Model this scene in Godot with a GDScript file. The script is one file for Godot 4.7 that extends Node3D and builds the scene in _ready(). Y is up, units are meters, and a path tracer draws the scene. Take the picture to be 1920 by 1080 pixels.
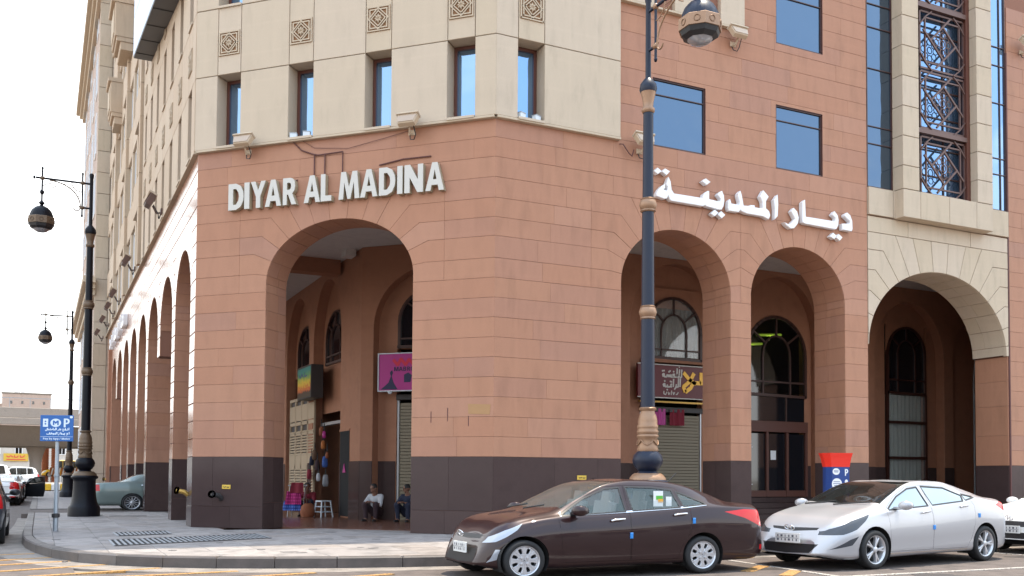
extends Node3D
# Corner building with arcades on a city street. Metres, y up; the pavement is y = 0, the road y = -0.17.
const W := 5.542          # plan size of the cut corner
const ROAD := -0.17
const TOP := 9.24         # top of the pink granite storey
const BAND := 1.716       # top of the dark granite base
const SPRING := 5.86
const CROWN := 7.27
var mats := {}
var rng := RandomNumberGenerator.new()
var face_street := Transform3D(Basis.IDENTITY, Vector3.ZERO)
var face_cut := Transform3D(Basis(Vector3(0.70711, 0, 0.70711), Vector3.UP, Vector3(-0.70711, 0, 0.70711)), Vector3(-W, 0, -W))
var face_side := Transform3D(Basis(Vector3(0, 0, 1), Vector3.UP, Vector3(-1, 0, 0)), Vector3(-W, 0, -W))

# ---------------------------------------------------------------- mesh building
class MB:
	var v := PackedVector3Array()
	var n := PackedVector3Array()
	func tri(a: Vector3, b: Vector3, c: Vector3) -> void:        # counter-clockwise seen from outside
		var k := (b - a).cross(c - a)
		if k.length_squared() < 1e-16:
			return
		k = k.normalized()
		v.append_array(PackedVector3Array([a, c, b])); n.append_array(PackedVector3Array([k, k, k]))
	func tri_n(a: Vector3, b: Vector3, c: Vector3, na: Vector3, nb: Vector3, nc: Vector3) -> void:
		v.append_array(PackedVector3Array([a, c, b])); n.append_array(PackedVector3Array([na, nc, nb]))
	func quad(a: Vector3, b: Vector3, c: Vector3, d: Vector3) -> void:
		tri(a, b, c); tri(a, c, d)
	func box(c: Vector3, s: Vector3, t := Transform3D.IDENTITY, bev := 0.0) -> MB:
		var h := s / 2
		if bev > 0.0:
			var p := PackedVector2Array([Vector2(-h.x, -h.y), Vector2(h.x, -h.y), Vector2(h.x, h.y), Vector2(-h.x, h.y)])
			return prism(p, -h.z, h.z, bev, t * Transform3D(Basis.IDENTITY, c), bev)
		var q := []
		for i in 8:
			q.append(t * (c + Vector3(h.x if i & 1 else -h.x, h.y if i & 2 else -h.y, h.z if i & 4 else -h.z)))
		quad(q[0], q[2], q[3], q[1]); quad(q[4], q[5], q[7], q[6])
		quad(q[0], q[1], q[5], q[4]); quad(q[2], q[6], q[7], q[3])
		quad(q[0], q[4], q[6], q[2]); quad(q[1], q[3], q[7], q[5])
		return self
	# a polygon (in x, y) given depth from z0 to z1, its front edge bevelled
	func prism(p0: PackedVector2Array, z0: float, z1: float, bev := 0.0, t := Transform3D.IDENTITY, back := 0.0) -> MB:
		var p := p0
		if Geometry2D.is_polygon_clockwise(p):
			p = p.duplicate(); p.reverse()
		var m := p.size()
		var inner := MB.shrink(p, bev) if bev > 0 else p
		var rear := MB.shrink(p, back) if back > 0 else p
		var ix := Geometry2D.triangulate_polygon(inner)
		if ix.is_empty():
			inner = p; ix = Geometry2D.triangulate_polygon(p)
		for i in range(0, ix.size(), 3):
			var a := inner[ix[i]]; var b := inner[ix[i + 1]]; var c := inner[ix[i + 2]]
			if (b - a).cross(c - a) < 0:
				var s := b; b = c; c = s
			tri(t * Vector3(a.x, a.y, z1), t * Vector3(b.x, b.y, z1), t * Vector3(c.x, c.y, z1))
		ix = Geometry2D.triangulate_polygon(rear)
		for i in range(0, ix.size(), 3):
			var a := rear[ix[i]]; var b := rear[ix[i + 1]]; var c := rear[ix[i + 2]]
			if (b - a).cross(c - a) < 0:
				var s := b; b = c; c = s
			tri(t * Vector3(a.x, a.y, z0), t * Vector3(c.x, c.y, z0), t * Vector3(b.x, b.y, z0))
		var zb := z1 - bev
		var za := z0 + back
		for i in m:
			var j := (i + 1) % m
			quad(t * Vector3(p[i].x, p[i].y, za), t * Vector3(p[j].x, p[j].y, za), t * Vector3(p[j].x, p[j].y, zb), t * Vector3(p[i].x, p[i].y, zb))
			if bev > 0:
				quad(t * Vector3(p[i].x, p[i].y, zb), t * Vector3(p[j].x, p[j].y, zb), t * Vector3(inner[j].x, inner[j].y, z1), t * Vector3(inner[i].x, inner[i].y, z1))
			if back > 0:
				quad(t * Vector3(rear[i].x, rear[i].y, z0), t * Vector3(rear[j].x, rear[j].y, z0), t * Vector3(p[j].x, p[j].y, za), t * Vector3(p[i].x, p[i].y, za))
		return self
	static func shrink(p: PackedVector2Array, d: float) -> PackedVector2Array:
		var o := PackedVector2Array()
		var m := p.size()
		for i in m:
			var e0 := (p[i] - p[(i + m - 1) % m]).normalized()
			var e1 := (p[(i + 1) % m] - p[i]).normalized()
			var n0 := Vector2(-e0.y, e0.x); var n1 := Vector2(-e1.y, e1.x)
			var k := n0 + n1
			k = k / maxf(k.length_squared() / 2.0, 0.35)
			o.append(p[i] + k * d)
		return o
	# profile points are (radius, height); lobes > 0 flutes the radius
	func lathe(prof: Array, seg := 20, t := Transform3D.IDENTITY, lobes := 0, deep := 0.0, sx := 1.0, flat := false) -> MB:
		var rows := []
		for q: Vector2 in prof:
			var row := PackedVector3Array()
			for k in seg + 1:
				var a := TAU * k / seg
				var r := q.x * (1.0 + (deep * absf(sin(a * lobes / 2.0)) if lobes else 0.0))
				row.append(Vector3(cos(a) * r * sx, q.y, sin(a) * r))
			rows.append(row)
		for i in prof.size() - 1:
			var d: Vector2 = prof[i + 1] - prof[i]
			if d.length() < 1e-6:
				continue
			var d0: Vector2 = (prof[i] - prof[i - 1]).normalized() if i > 0 else d.normalized()
			var d2: Vector2 = (prof[i + 2] - prof[i + 1]).normalized() if i + 2 < prof.size() else d.normalized()
			var dn := d.normalized()
			var s0 := (dn + d0).normalized() if dn.dot(d0) > 0.55 else dn
			var s1 := (dn + d2).normalized() if dn.dot(d2) > 0.55 else dn
			for k in seg:
				var a := TAU * k / seg; var b := TAU * (k + 1) / seg
				if flat:
					quad(t * rows[i][k], t * rows[i + 1][k], t * rows[i + 1][k + 1], t * rows[i][k + 1])
					continue
				var A := [rows[i][k], rows[i][k + 1], rows[i + 1][k + 1], rows[i + 1][k]]
				var N := []
				for w in [[a, s0], [b, s0], [b, s1], [a, s1]]:
					N.append((t.basis * Vector3(cos(w[0]) * w[1].y, -w[1].x, sin(w[0]) * w[1].y)).normalized())
				tri_n(t * A[0], t * A[3], t * A[2], N[0], N[3], N[2])
				tri_n(t * A[0], t * A[2], t * A[1], N[0], N[2], N[1])
		return self
	func tube(pts: Array, r: float, seg := 8, taper := 1.0) -> MB:
		var rings := []; var up := Vector3.UP
		for i in pts.size():
			var d: Vector3 = (pts[mini(i + 1, pts.size() - 1)] - pts[maxi(i - 1, 0)]).normalized()
			if absf(d.dot(up)) > 0.95:
				up = Vector3.RIGHT if absf(d.x) < 0.9 else Vector3.BACK
			var a := d.cross(up).normalized(); var b := a.cross(d).normalized()
			up = b
			var rr := r * lerpf(1.0, taper, float(i) / maxf(pts.size() - 1, 1))
			var ring := []
			for k in seg:
				var w := TAU * k / seg
				ring.append([pts[i] + (a * cos(w) + b * sin(w)) * rr, a * cos(w) + b * sin(w)])
			rings.append(ring)
		for i in pts.size() - 1:
			for k in seg:
				var j := (k + 1) % seg
				var A = rings[i][k]; var B = rings[i][j]; var C = rings[i + 1][j]; var D = rings[i + 1][k]
				tri_n(A[0], C[0], B[0], A[1], C[1], B[1]); tri_n(A[0], D[0], C[0], A[1], D[1], C[1])
		for e in [0, pts.size() - 1]:
			for k in seg - 2:
				if e == 0: tri(rings[0][0][0], rings[0][k + 1][0], rings[0][k + 2][0])
				else: tri(rings[e][0][0], rings[e][k + 2][0], rings[e][k + 1][0])
		return self
	func ball(c: Vector3, r: Vector3, seg := 14) -> MB:
		var prof := []
		for i in seg / 2 + 1:
			var a := -PI / 2 + PI * i / (seg / 2)
			prof.append(Vector2(maxf(cos(a), 0.001), sin(a)))
		return lathe(prof, seg, Transform3D(Basis.from_scale(r), c))
	func add(o: MB, t := Transform3D.IDENTITY) -> MB:
		for i in o.v.size():
			v.append(t * o.v[i]); n.append((t.basis * o.n[i]).normalized())
		return self
	func mirror_z() -> MB:
		var o := MB.new()
		for i in range(0, v.size(), 3):
			for k in [0, 2, 1]:
				o.v.append(v[i + k] * Vector3(1, 1, -1)); o.n.append(n[i + k] * Vector3(1, 1, -1))
		return o
	func mesh(m: Material) -> ArrayMesh:
		var a := []; a.resize(Mesh.ARRAY_MAX)
		a[Mesh.ARRAY_VERTEX] = v; a[Mesh.ARRAY_NORMAL] = n
		var r := ArrayMesh.new()
		if v.size():
			r.add_surface_from_arrays(Mesh.PRIMITIVE_TRIANGLES, a); r.surface_set_material(0, m)
		return r

func mb() -> MB:
	return MB.new()

func obj(called: String, b: MB, m: Material, parent: Node = null) -> MeshInstance3D:
	return inst(called, b.mesh(m), parent)

func inst(called: String, mesh: Mesh, parent: Node = null, t := Transform3D.IDENTITY) -> MeshInstance3D:
	var o := MeshInstance3D.new()
	o.name = called; o.mesh = mesh; o.transform = t
	(parent if parent else self).add_child(o, true)
	return o

func group(called: String, parent: Node = null, t := Transform3D.IDENTITY) -> Node3D:
	var o := Node3D.new()
	o.name = called; o.transform = t
	(parent if parent else self).add_child(o, true)
	return o

func tag(o: Node, label: String, category: String, grp := "") -> Node:
	o.set_meta("label", label); o.set_meta("category", category)
	if grp:
		o.set_meta("group", grp)
	return o

func thing(called: String, label: String, category: String, at := Vector3.ZERO, turn := 0.0, grp := "") -> Node3D:
	var o := group(called, null, Transform3D(Basis(Vector3.UP, turn), at))
	tag(o, label, category, grp)
	return o

func struct(o: Node) -> Node:
	o.set_meta("kind", "structure")
	return o

func another(o: Node3D, label: String, t: Transform3D) -> Node3D:
	var c: Node3D = o.duplicate()
	add_child(c, true)
	c.transform = t
	c.set_meta("label", label)
	return c

func rect(x0: float, y0: float, x1: float, y1: float) -> PackedVector2Array:
	return PackedVector2Array([Vector2(x0, y0), Vector2(x1, y0), Vector2(x1, y1), Vector2(x0, y1)])

func pts(a: Array) -> PackedVector2Array:
	var o := PackedVector2Array()
	for i in range(0, a.size(), 2):
		o.append(Vector2(a[i], a[i + 1]))
	return o

func at(x: float, y: float, z: float) -> Transform3D:
	return Transform3D(Basis.IDENTITY, Vector3(x, y, z))

# ---------------------------------------------------------------- materials
func noise_tex(seed_: int, freq: float, oct: int, stops: Array, size := 512, cell := false, normal := 0.0) -> NoiseTexture2D:
	var f := FastNoiseLite.new()
	f.seed = seed_; f.frequency = freq; f.fractal_octaves = oct
	f.noise_type = FastNoiseLite.TYPE_CELLULAR if cell else FastNoiseLite.TYPE_SIMPLEX_SMOOTH
	if cell:
		f.cellular_return_type = FastNoiseLite.RETURN_CELL_VALUE
	var t := NoiseTexture2D.new()
	t.noise = f; t.width = size; t.height = size; t.seamless = true; t.seamless_blend_skirt = 0.2
	if normal > 0:
		t.as_normal_map = true; t.bump_strength = normal
	else:
		var g := Gradient.new()
		var off := PackedFloat32Array(); var col := PackedColorArray()
		for s in stops:
			off.append(s[0]); col.append(Color(s[1], s[1], s[1]) if s[1] is float else s[1])
		g.offsets = off; g.colors = col
		t.color_ramp = g
	return t

func lin(r: float, g: float, b: float) -> Color:
	return Color(r, g, b).linear_to_srgb()

func plain(key: String, c: Color, rough := 0.6, metal := 0.0, spec := 0.5) -> StandardMaterial3D:
	var m := StandardMaterial3D.new()
	m.resource_name = key; m.albedo_color = c; m.roughness = rough; m.metallic = metal; m.metallic_specular = spec
	mats[key] = m
	return m

# a stone-like surface: fine grain over broad stains, mapped in world space
func stone(key: String, c: Color, rough: float, grain: Texture2D, g_tile: float, stain: Texture2D, s_tile: float, normal: Texture2D = null, n_scale := 0.5) -> StandardMaterial3D:
	var m := plain(key, c, rough)
	m.albedo_texture = grain
	m.uv1_triplanar = true; m.uv1_world_triplanar = true; m.uv1_scale = Vector3.ONE / g_tile
	if stain:
		m.detail_enabled = true; m.detail_albedo = stain; m.detail_blend_mode = BaseMaterial3D.BLEND_MODE_MUL
		m.detail_uv_layer = BaseMaterial3D.DETAIL_UV_2
		m.uv2_triplanar = true; m.uv2_world_triplanar = true; m.uv2_scale = Vector3(1.9, 0.45, 1.9) / s_tile if s_tile > 4.2 and s_tile < 6.0 else Vector3.ONE / s_tile
	if normal:
		m.normal_enabled = true; m.normal_texture = normal; m.normal_scale = n_scale
	return m

func make_materials() -> void:
	var speck := noise_tex(3, 0.22, 3, [[0.0, 0.72], [0.45, 0.93], [0.6, 1.0], [1.0, 0.9]])
	var blotch := noise_tex(8, 0.012, 5, [[0.0, 0.93], [0.4, 0.985], [0.6, 1.0], [1.0, 0.965]])
	var streak := noise_tex(11, 0.02, 4, [[0.0, 0.935], [0.4, 0.985], [1.0, 1.0]])
	var salt := noise_tex(5, 0.3, 2, [[0.0, 0.45], [0.5, 0.8], [0.62, 1.0], [1.0, 1.0]])
	var rough_n := noise_tex(21, 0.08, 4, [], 512, false, 3.0)
	var wavy := noise_tex(23, 0.006, 2, [], 512, false, 5.0)
	var asphalt_g := noise_tex(31, 0.25, 3, [[0.0, 0.55], [0.5, 0.85], [0.7, 1.0], [1.0, 0.9]])
	var patch := noise_tex(33, 0.01, 5, [[0.0, 0.76], [0.4, 0.93], [0.6, 1.0], [1.0, 0.86]])
	var pinks := [[0.455, 0.2267, 0.1414], [0.4596, 0.2293, 0.1414], [0.4505, 0.2235, 0.1388], [0.4453, 0.2235, 0.1453], [0.4647, 0.2345, 0.1466], [0.4517, 0.2208, 0.1356], [0.4387, 0.2208, 0.1447], [0.4699, 0.241, 0.1563], [0.427, 0.2189, 0.1479]]
	for i in pinks.size():
		var p: Array = pinks[i]
		var m := stone("pink_granite_%d" % i, lin(p[0], p[1], p[2]), 0.5, speck, 0.9, blotch, 4.3)
		m.metallic_specular = 0.3
	for i in pinks.size():
		var p: Array = pinks[i]
		var m := stone("polished_granite_%d" % i, lin(p[0], p[1], p[2]), 0.16, speck, 0.9, blotch, 4.3)
		m.metallic_specular = 0.65
	var darks := [[0.098, 0.064, 0.060], [0.108, 0.070, 0.065], [0.09, 0.058, 0.055]]
	for i in darks.size():
		var p: Array = darks[i]
		stone("dark_granite_%d" % i, lin(p[0], p[1], p[2]), 0.2, salt, 1.3, blotch, 3.1).metallic_specular = 0.28
	var tans := [[0.60, 0.478, 0.35], [0.59, 0.468, 0.335], [0.61, 0.488, 0.365]]
	for i in tans.size():
		var p: Array = tans[i]
		stone("limestone_%d" % i, lin(p[0], p[1], p[2]), 0.8, speck, 0.7, streak, 5.7, rough_n, 0.2)
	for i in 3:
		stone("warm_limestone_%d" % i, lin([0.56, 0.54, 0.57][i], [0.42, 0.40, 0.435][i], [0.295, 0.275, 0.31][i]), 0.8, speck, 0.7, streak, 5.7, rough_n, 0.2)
	stone("mortar", lin(0.28, 0.13, 0.085), 0.95, speck, 0.6, null, 1)
	stone("tan_mortar", lin(0.2, 0.13, 0.08), 0.95, speck, 0.6, null, 1)
	stone("inner_stone", lin(0.42, 0.20, 0.122), 0.5, speck, 0.9, blotch, 3.7).metallic_specular = 0.25
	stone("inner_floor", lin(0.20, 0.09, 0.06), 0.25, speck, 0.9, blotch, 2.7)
	stone("plaster", lin(0.74, 0.70, 0.66), 0.9, speck, 1.1, streak, 4.0)
	stone("paving", lin(0.37, 0.33, 0.31), 0.75, asphalt_g, 0.8, patch, 3.9, rough_n, 0.25)
	stone("paving_pale", lin(0.42, 0.375, 0.35), 0.75, asphalt_g, 0.8, patch, 4.4, rough_n, 0.25)
	stone("paving_warm", lin(0.36, 0.31, 0.28), 0.75, asphalt_g, 0.8, patch, 3.3, rough_n, 0.25)
	stone("paving_joint", lin(0.12, 0.105, 0.10), 0.95, asphalt_g, 0.8, null, 1)
	stone("kerb_stone", lin(0.14, 0.115, 0.105), 0.6, salt, 0.6, patch, 2.2, rough_n, 0.2)
	stone("kerb_pale", lin(0.19, 0.165, 0.155), 0.6, salt, 0.6, patch, 2.2, rough_n, 0.2)
	stone("asphalt", lin(0.155, 0.122, 0.108), 0.85, asphalt_g, 0.55, patch, 5.3, rough_n, 0.6)
	stone("tar", lin(0.06, 0.048, 0.045), 0.6, asphalt_g, 0.5, patch, 1.1)
	stone("grime", lin(0.22, 0.20, 0.19), 0.7, asphalt_g, 0.5, patch, 1.1)
	stone("gutter_concrete", lin(0.34, 0.29, 0.25), 0.85, asphalt_g, 0.7, patch, 2.9, rough_n, 0.4)
	stone("far_ground", lin(0.38, 0.31, 0.24), 0.9, asphalt_g, 2.0, patch, 17.0)
	stone("road_white", lin(0.62, 0.56, 0.5), 0.8, asphalt_g, 0.5, noise_tex(41, 0.04, 4, [[0.0, 0.45], [0.45, 0.85], [0.6, 1.0], [1.0, 1.0]]), 1.3)
	stone("road_orange", lin(0.62, 0.33, 0.10), 0.8, asphalt_g, 0.5, noise_tex(43, 0.04, 4, [[0.0, 0.4], [0.45, 0.85], [0.6, 1.0], [1.0, 1.0]]), 1.1)
	stone("concrete", lin(0.27, 0.22, 0.175), 0.9, asphalt_g, 1.4, streak, 9.0)
	stone("concrete_pale", lin(0.44, 0.37, 0.31), 0.9, asphalt_g, 1.4, streak, 9.0)
	stone("far_wall", lin(0.50, 0.37, 0.30), 0.9, speck, 1.4, streak, 11.0)
	stone("white_wall", lin(0.66, 0.61, 0.55), 0.9, speck, 1.4, streak, 7.0)
	# glass
	var g := plain("blue_glass", lin(0.105, 0.15, 0.21), 0.05, 0.85, 0.5)
	g.uv1_triplanar = true; g.uv1_world_triplanar = true; g.uv1_scale = Vector3.ONE / 3.7
	g.normal_enabled = true; g.normal_texture = wavy; g.normal_scale = 0.22
	g = plain("sky_glass", lin(0.21, 0.33, 0.50), 0.05, 0.85, 0.5)
	g.uv1_triplanar = true; g.uv1_world_triplanar = true; g.uv1_scale = Vector3.ONE / 3.7
	g.normal_enabled = true; g.normal_texture = wavy; g.normal_scale = 0.22
	plain("box_glass", lin(0.34, 0.46, 0.62), 0.3, 0.0, 0.3)
	g = plain("deep_glass", lin(0.12, 0.22, 0.42), 0.05, 0.8, 0.5)
	g.uv1_triplanar = true; g.uv1_world_triplanar = true; g.uv1_scale = Vector3.ONE / 3.7
	g.normal_enabled = true; g.normal_texture = wavy; g.normal_scale = 0.14
	plain("dark_pane", lin(0.010, 0.011, 0.014), 0.05, 0.0, 0.85)
	for k in [["clear_pane", Color(0.9, 0.95, 0.95, 0.10)], ["car_pane", Color(0.45, 0.55, 0.55, 0.16)], ["car_pane_dark", Color(0.10, 0.12, 0.12, 0.72)]]:
		g = plain(k[0], k[1], 0.03, 0.0, 0.6)
		g.transparency = BaseMaterial3D.TRANSPARENCY_ALPHA
	# joinery and metal
	plain("brown_frame", lin(0.10, 0.032, 0.02), 0.45)
	plain("lattice_bronze", lin(0.125, 0.066, 0.052), 0.45, 0.2)
	plain("dark_frame", lin(0.055, 0.02, 0.014), 0.4)
	plain("letter_front", lin(0.52, 0.49, 0.44), 0.5)
	plain("letter_side", lin(0.36, 0.30, 0.20), 0.5)
	plain("letter_white", lin(0.78, 0.77, 0.77), 0.35)
	stone("navy_paint", lin(0.018, 0.025, 0.052), 0.40, salt, 0.4, streak, 2.0).metallic_specular = 0.4
	stone("black_paint", lin(0.009, 0.009, 0.014), 0.42, salt, 0.4, streak, 2.0).metallic_specular = 0.3
	stone("gold_paint", lin(0.36, 0.21, 0.125), 0.42, speck, 0.4, streak, 1.0).metallic = 0.35
	stone("old_gold", lin(0.15, 0.095, 0.055), 0.5, speck, 0.4, streak, 1.0).metallic = 0.25
	plain("steel", lin(0.42, 0.43, 0.45), 0.35, 0.8)
	plain("galvanised", lin(0.33, 0.35, 0.37), 0.5, 0.5)
	plain("chrome", lin(0.75, 0.76, 0.78), 0.12, 1.0)
	plain("rubber", lin(0.012, 0.012, 0.013), 0.75)
	plain("black_plastic", lin(0.014, 0.014, 0.016), 0.5)
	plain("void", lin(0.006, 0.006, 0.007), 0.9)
	plain("cable", lin(0.10, 0.035, 0.03), 0.7)
	plain("dark_metal", lin(0.05, 0.045, 0.045), 0.5, 0.3)
	plain("flood_body", lin(0.50, 0.38, 0.26), 0.5)
	plain("flood_lens", lin(0.40, 0.29, 0.20), 0.25)
	plain("flood_brown", lin(0.10, 0.05, 0.035), 0.5)
	plain("white_paint", lin(0.75, 0.75, 0.74), 0.5)
	plain("white_plastic", lin(0.58, 0.62, 0.66), 0.45)
	plain("sign_blue", lin(0.008, 0.10, 0.34), 0.4)
	plain("kiosk_blue", lin(0.012, 0.045, 0.20), 0.35)
	plain("kiosk_red", lin(0.75, 0.03, 0.015), 0.35)
	plain("label_yellow", lin(0.62, 0.40, 0.05), 0.5)
	plain("brass", lin(0.42, 0.25, 0.06), 0.35, 0.6)
	plain("maroon", lin(0.11, 0.008, 0.012), 0.4)
	plain("gold_letter", lin(0.75, 0.40, 0.04), 0.35, 0.2)
	plain("sign_pink", lin(0.42, 0.03, 0.22), 0.4)
	plain("sign_red", lin(0.62, 0.02, 0.06), 0.4)
	plain("shutter_metal", lin(0.21, 0.175, 0.12), 0.5, 0.15)
	plain("louvre_cream", lin(0.42, 0.32, 0.215), 0.6)
	var lt := plain("light_tube", lin(0.7, 0.85, 0.2), 0.5)
	lt.emission_enabled = true; lt.emission = Color(0.75, 0.9, 0.3); lt.emission_energy_multiplier = 0.9

func pink() -> Material:
	return mats["pink_granite_%d" % [0, 0, 0, 0, 1, 1, 1, 1, 2, 2, 2, 3, 3, 4, 4, 5, 5, 6, 7, 8][rng.randi() % 20]]

func polished() -> Material:
	return mats["polished_granite_%d" % [0, 0, 1, 1, 2, 3, 4, 5, 6][rng.randi() % 9]]

func dark() -> Material:
	return mats["dark_granite_%d" % (rng.randi() % 3)]

func warm_stone() -> Material:
	return mats["warm_limestone_%d" % (rng.randi() % 3)]

func tan_stone() -> Material:
	return mats["limestone_%d" % (rng.randi() % 3)]

# ---------------------------------------------------------------- masonry
const ROWS := [1.716, 2.154, 2.593, 3.031, 3.47, 3.908, 4.346, 4.785, 5.223, 5.662, 6.1, 6.59, 7.01, 7.44, 7.9, 8.35, 8.79, 9.24]

# every polygon becomes a stone of its own, its face at z1
func lay(called: String, polys: Array, parent: Node, mat: Callable, z0 := -0.03, z1 := 0.0, bev := 0.003, gap := 0.0026) -> void:
	for p: PackedVector2Array in polys:
		if p.size() < 3:
			continue
		if Geometry2D.is_polygon_clockwise(p):
			p.reverse()
		var q := MB.shrink(p, gap)
		var lift := rng.randf_range(-0.0015, 0.0025)
		obj(called, mb().prism(q, z0, z1 + lift, bev), mat.call(), parent)

func lay_joined(called: String, polys: Array, parent: Node, m: Material, z0 := -0.03, z1 := 0.0) -> void:
	var b := mb()
	for p: PackedVector2Array in polys:
		if p.size() < 3:
			continue
		if Geometry2D.is_polygon_clockwise(p):
			p.reverse()
		b.prism(MB.shrink(p, 0.005), z0, z1 + rng.randf_range(-0.002, 0.003), 0.004)
	if b.v.size():
		obj(called, b, m, parent).set_meta("kind", "stuff")

func courses(x0: float, x1: float, ys: Array, lo := 1.3, hi := 2.3) -> Array:
	var out := []
	for i in ys.size() - 1:
		var x := x0
		var first := true
		while x < x1 - 0.02:
			var l := rng.randf_range(lo, hi) * (rng.randf_range(0.4, 1.0) if first else 1.0)
			first = false
			if x1 - x - l < 0.45:
				l = x1 - x
			if l > hi * 1.35:
				l = (x1 - x) / 2
			out.append(rect(x - 0.0018, ys[i], x + l + 0.0018, ys[i + 1]))
			x += l
	return out

func rows_between(y0: float, y1: float) -> Array:
	return ROWS.filter(func(y): return y > y0 - 0.01 and y < y1 + 0.01)

func clipped(polys: Array, holes: Array) -> Array:
	var out := polys
	for h in holes:
		var nxt := []
		for p in out:
			for q: PackedVector2Array in Geometry2D.clip_polygons(p, h):
				if not Geometry2D.is_polygon_clockwise(q):
					nxt.append(q)
		out = nxt
	return out

func arc(c: float, rx: float, spring: float, ry: float, a0: float, a1: float, n: int) -> PackedVector2Array:
	var o := PackedVector2Array()                     # angles from the vertical, clockwise
	for i in n + 1:
		var a := deg_to_rad(lerpf(a0, a1, float(i) / n))
		o.append(Vector2(c + rx * sin(a), spring + ry * cos(a)))
	return o

# the wedge stones round an arch: each has an edge on the arch and runs out to a course line
func arch_bay(xl: float, xr: float, c: float, rx: float, spring: float, ry: float, joints: Array, ytop: float, ybase: float) -> Array:
	var out := []
	for side in [1.0, -1.0]:
		var edge := xr if side > 0 else xl
		var prev_a := 90.0
		var prev_k := Vector2(edge, ybase)
		var prev_p := Vector2(c + side * rx, ybase)
		var prev_top := false
		for j in joints:                                # [angle from the vertical, height of the course line]
			var a: float = j[0]
			var p := Vector2(c + side * rx * sin(deg_to_rad(a)), spring + ry * cos(deg_to_rad(a)))
			var d := Vector2(side * sin(deg_to_rad(a)), cos(deg_to_rad(a)))
			var k: Vector2 = p + d * maxf((j[1] - p.y) / maxf(d.y, 0.12), 0.05)
			k.y = j[1]
			var is_top: bool = j[1] >= ytop - 0.01
			var poly := PackedVector2Array([prev_p])
			if not prev_top:
				if prev_a < 89.0:
					poly.append(prev_k)
				poly.append(Vector2(edge, prev_k.y))
				poly.append(Vector2(edge, k.y))
			else:
				poly.append(prev_k)
			poly.append(k)
			var bend := arc(c, side * rx, spring, ry, a, prev_a, 6)
			poly.append_array(bend)
			out.append(poly)
			prev_a = a; prev_k = k; prev_p = p; prev_top = is_top
	var last: Array = joints[-1]
	var key := arc(c, rx, spring, ry, -last[0], last[0], 4)
	var dx: float = (ytop - spring - ry * cos(deg_to_rad(last[0]))) * tan(deg_to_rad(last[0])) + rx * sin(deg_to_rad(last[0]))
	key.append(Vector2(c + dx, ytop)); key.append(Vector2(c - dx, ytop))
	out.append(key)
	var box := rect(xl, ybase, xr, ytop)
	var fin := []
	for p in out:
		for q: PackedVector2Array in Geometry2D.intersect_polygons(p, box):
			fin.append(q)
	return fin

const PINK_JOINTS := [[82, 6.1], [68, 6.59], [55, 7.01], [43, 7.44], [31, 7.9], [19, 7.9], [6.5, 7.9]]

# stones that line an opening, from its foot to its crown
func line_arch(parent: Node, mat: Callable, c: float, rx: float, spring: float, ry: float, joints: Array, depth: float, y0: float, legs := true, joined: MB = null) -> void:
	for side in [1.0, -1.0]:
		var segs := []
		if legs:
			var ys := [0.0, 0.62, BAND]
			ys.append_array(rows_between(BAND + 0.1, spring - 0.1))
			ys.append(spring)
			for i in ys.size() - 1:
				segs.append([rect(c + side * rx, ys[i] + 0.003, c + side * (rx + 0.02), ys[i + 1] - 0.003), ys[i] < BAND - 0.1])
		var prev := 90.0
		var js := joints.duplicate()
		js.append([-joints[-1][0] if side > 0 else joints[-1][0], 0])
		for j in js:
			if side < 0 and j == js[-1]:
				break
			var a: float = j[0]
			var p := arc(c, side * rx, spring, ry, prev - 0.15, a + 0.15, 5)
			var q := arc(c, side * (rx + 0.02), spring, ry + 0.02, a + 0.15, prev - 0.15, 5)
			p.append_array(q)
			segs.append([p, false])
			prev = a
		for s in segs:
			if joined:
				joined.prism(s[0], -depth + 0.004, -0.034)
				continue
			# two stones deep
			var cut := -0.034 - (depth - 0.04) * rng.randf_range(0.45, 0.62)
			var m: Material = dark() if s[1] else mat.call()
			obj("reveal_stone", mb().prism(s[0], cut + 0.003, -0.034, 0.004), m, parent)
			obj("reveal_stone", mb().prism(s[0], -depth + 0.004, cut - 0.003), dark() if s[1] else mat.call(), parent)

func wall_outline(x0: float, x1: float, y1: float, openings: Array, grow := 0.02) -> PackedVector2Array:
	var o := PackedVector2Array([Vector2(x0, 0)])
	for k in openings.size():
		var p: Array = openings[k]                    # centre, half width, spring, rise, foot on the left, foot on the right
		o.append(Vector2(p[0] - p[1] - grow, p[4])); o.append(Vector2(p[0] - p[1] - grow, p[2]))
		o.append_array(arc(p[0], p[1] + grow, p[2], p[3] + grow, -87, 87, 24))
		o.append(Vector2(p[0] + p[1] + grow, p[2])); o.append(Vector2(p[0] + p[1] + grow, p[5]))
	o.append_array(PackedVector2Array([Vector2(x1, 0), Vector2(x1, y1), Vector2(x0, y1)]))
	return o

# a wall plate with rectangular holes, cut into upright strips
func holed(b: MB, x0: float, x1: float, y0: float, y1: float, holes: Array, z0: float, z1: float) -> void:
	var xs := [x0, x1]
	for h in holes:
		for x in [h[0], h[2]]:
			if x > x0 and x < x1 and not xs.has(x):
				xs.append(x)
	xs.sort()
	for i in xs.size() - 1:
		var m: float = (xs[i] + xs[i + 1]) / 2
		var cuts := []
		for h in holes:
			if h[0] < m and h[2] > m:
				cuts.append([h[1], h[3]])
		cuts.sort()
		var y := y0
		for c in cuts:
			if c[0] > y:
				b.prism(rect(xs[i], y, xs[i + 1], c[0]), z0, z1)
			y = c[1]
		if y < y1:
			b.prism(rect(xs[i], y, xs[i + 1], y1), z0, z1)

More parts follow.
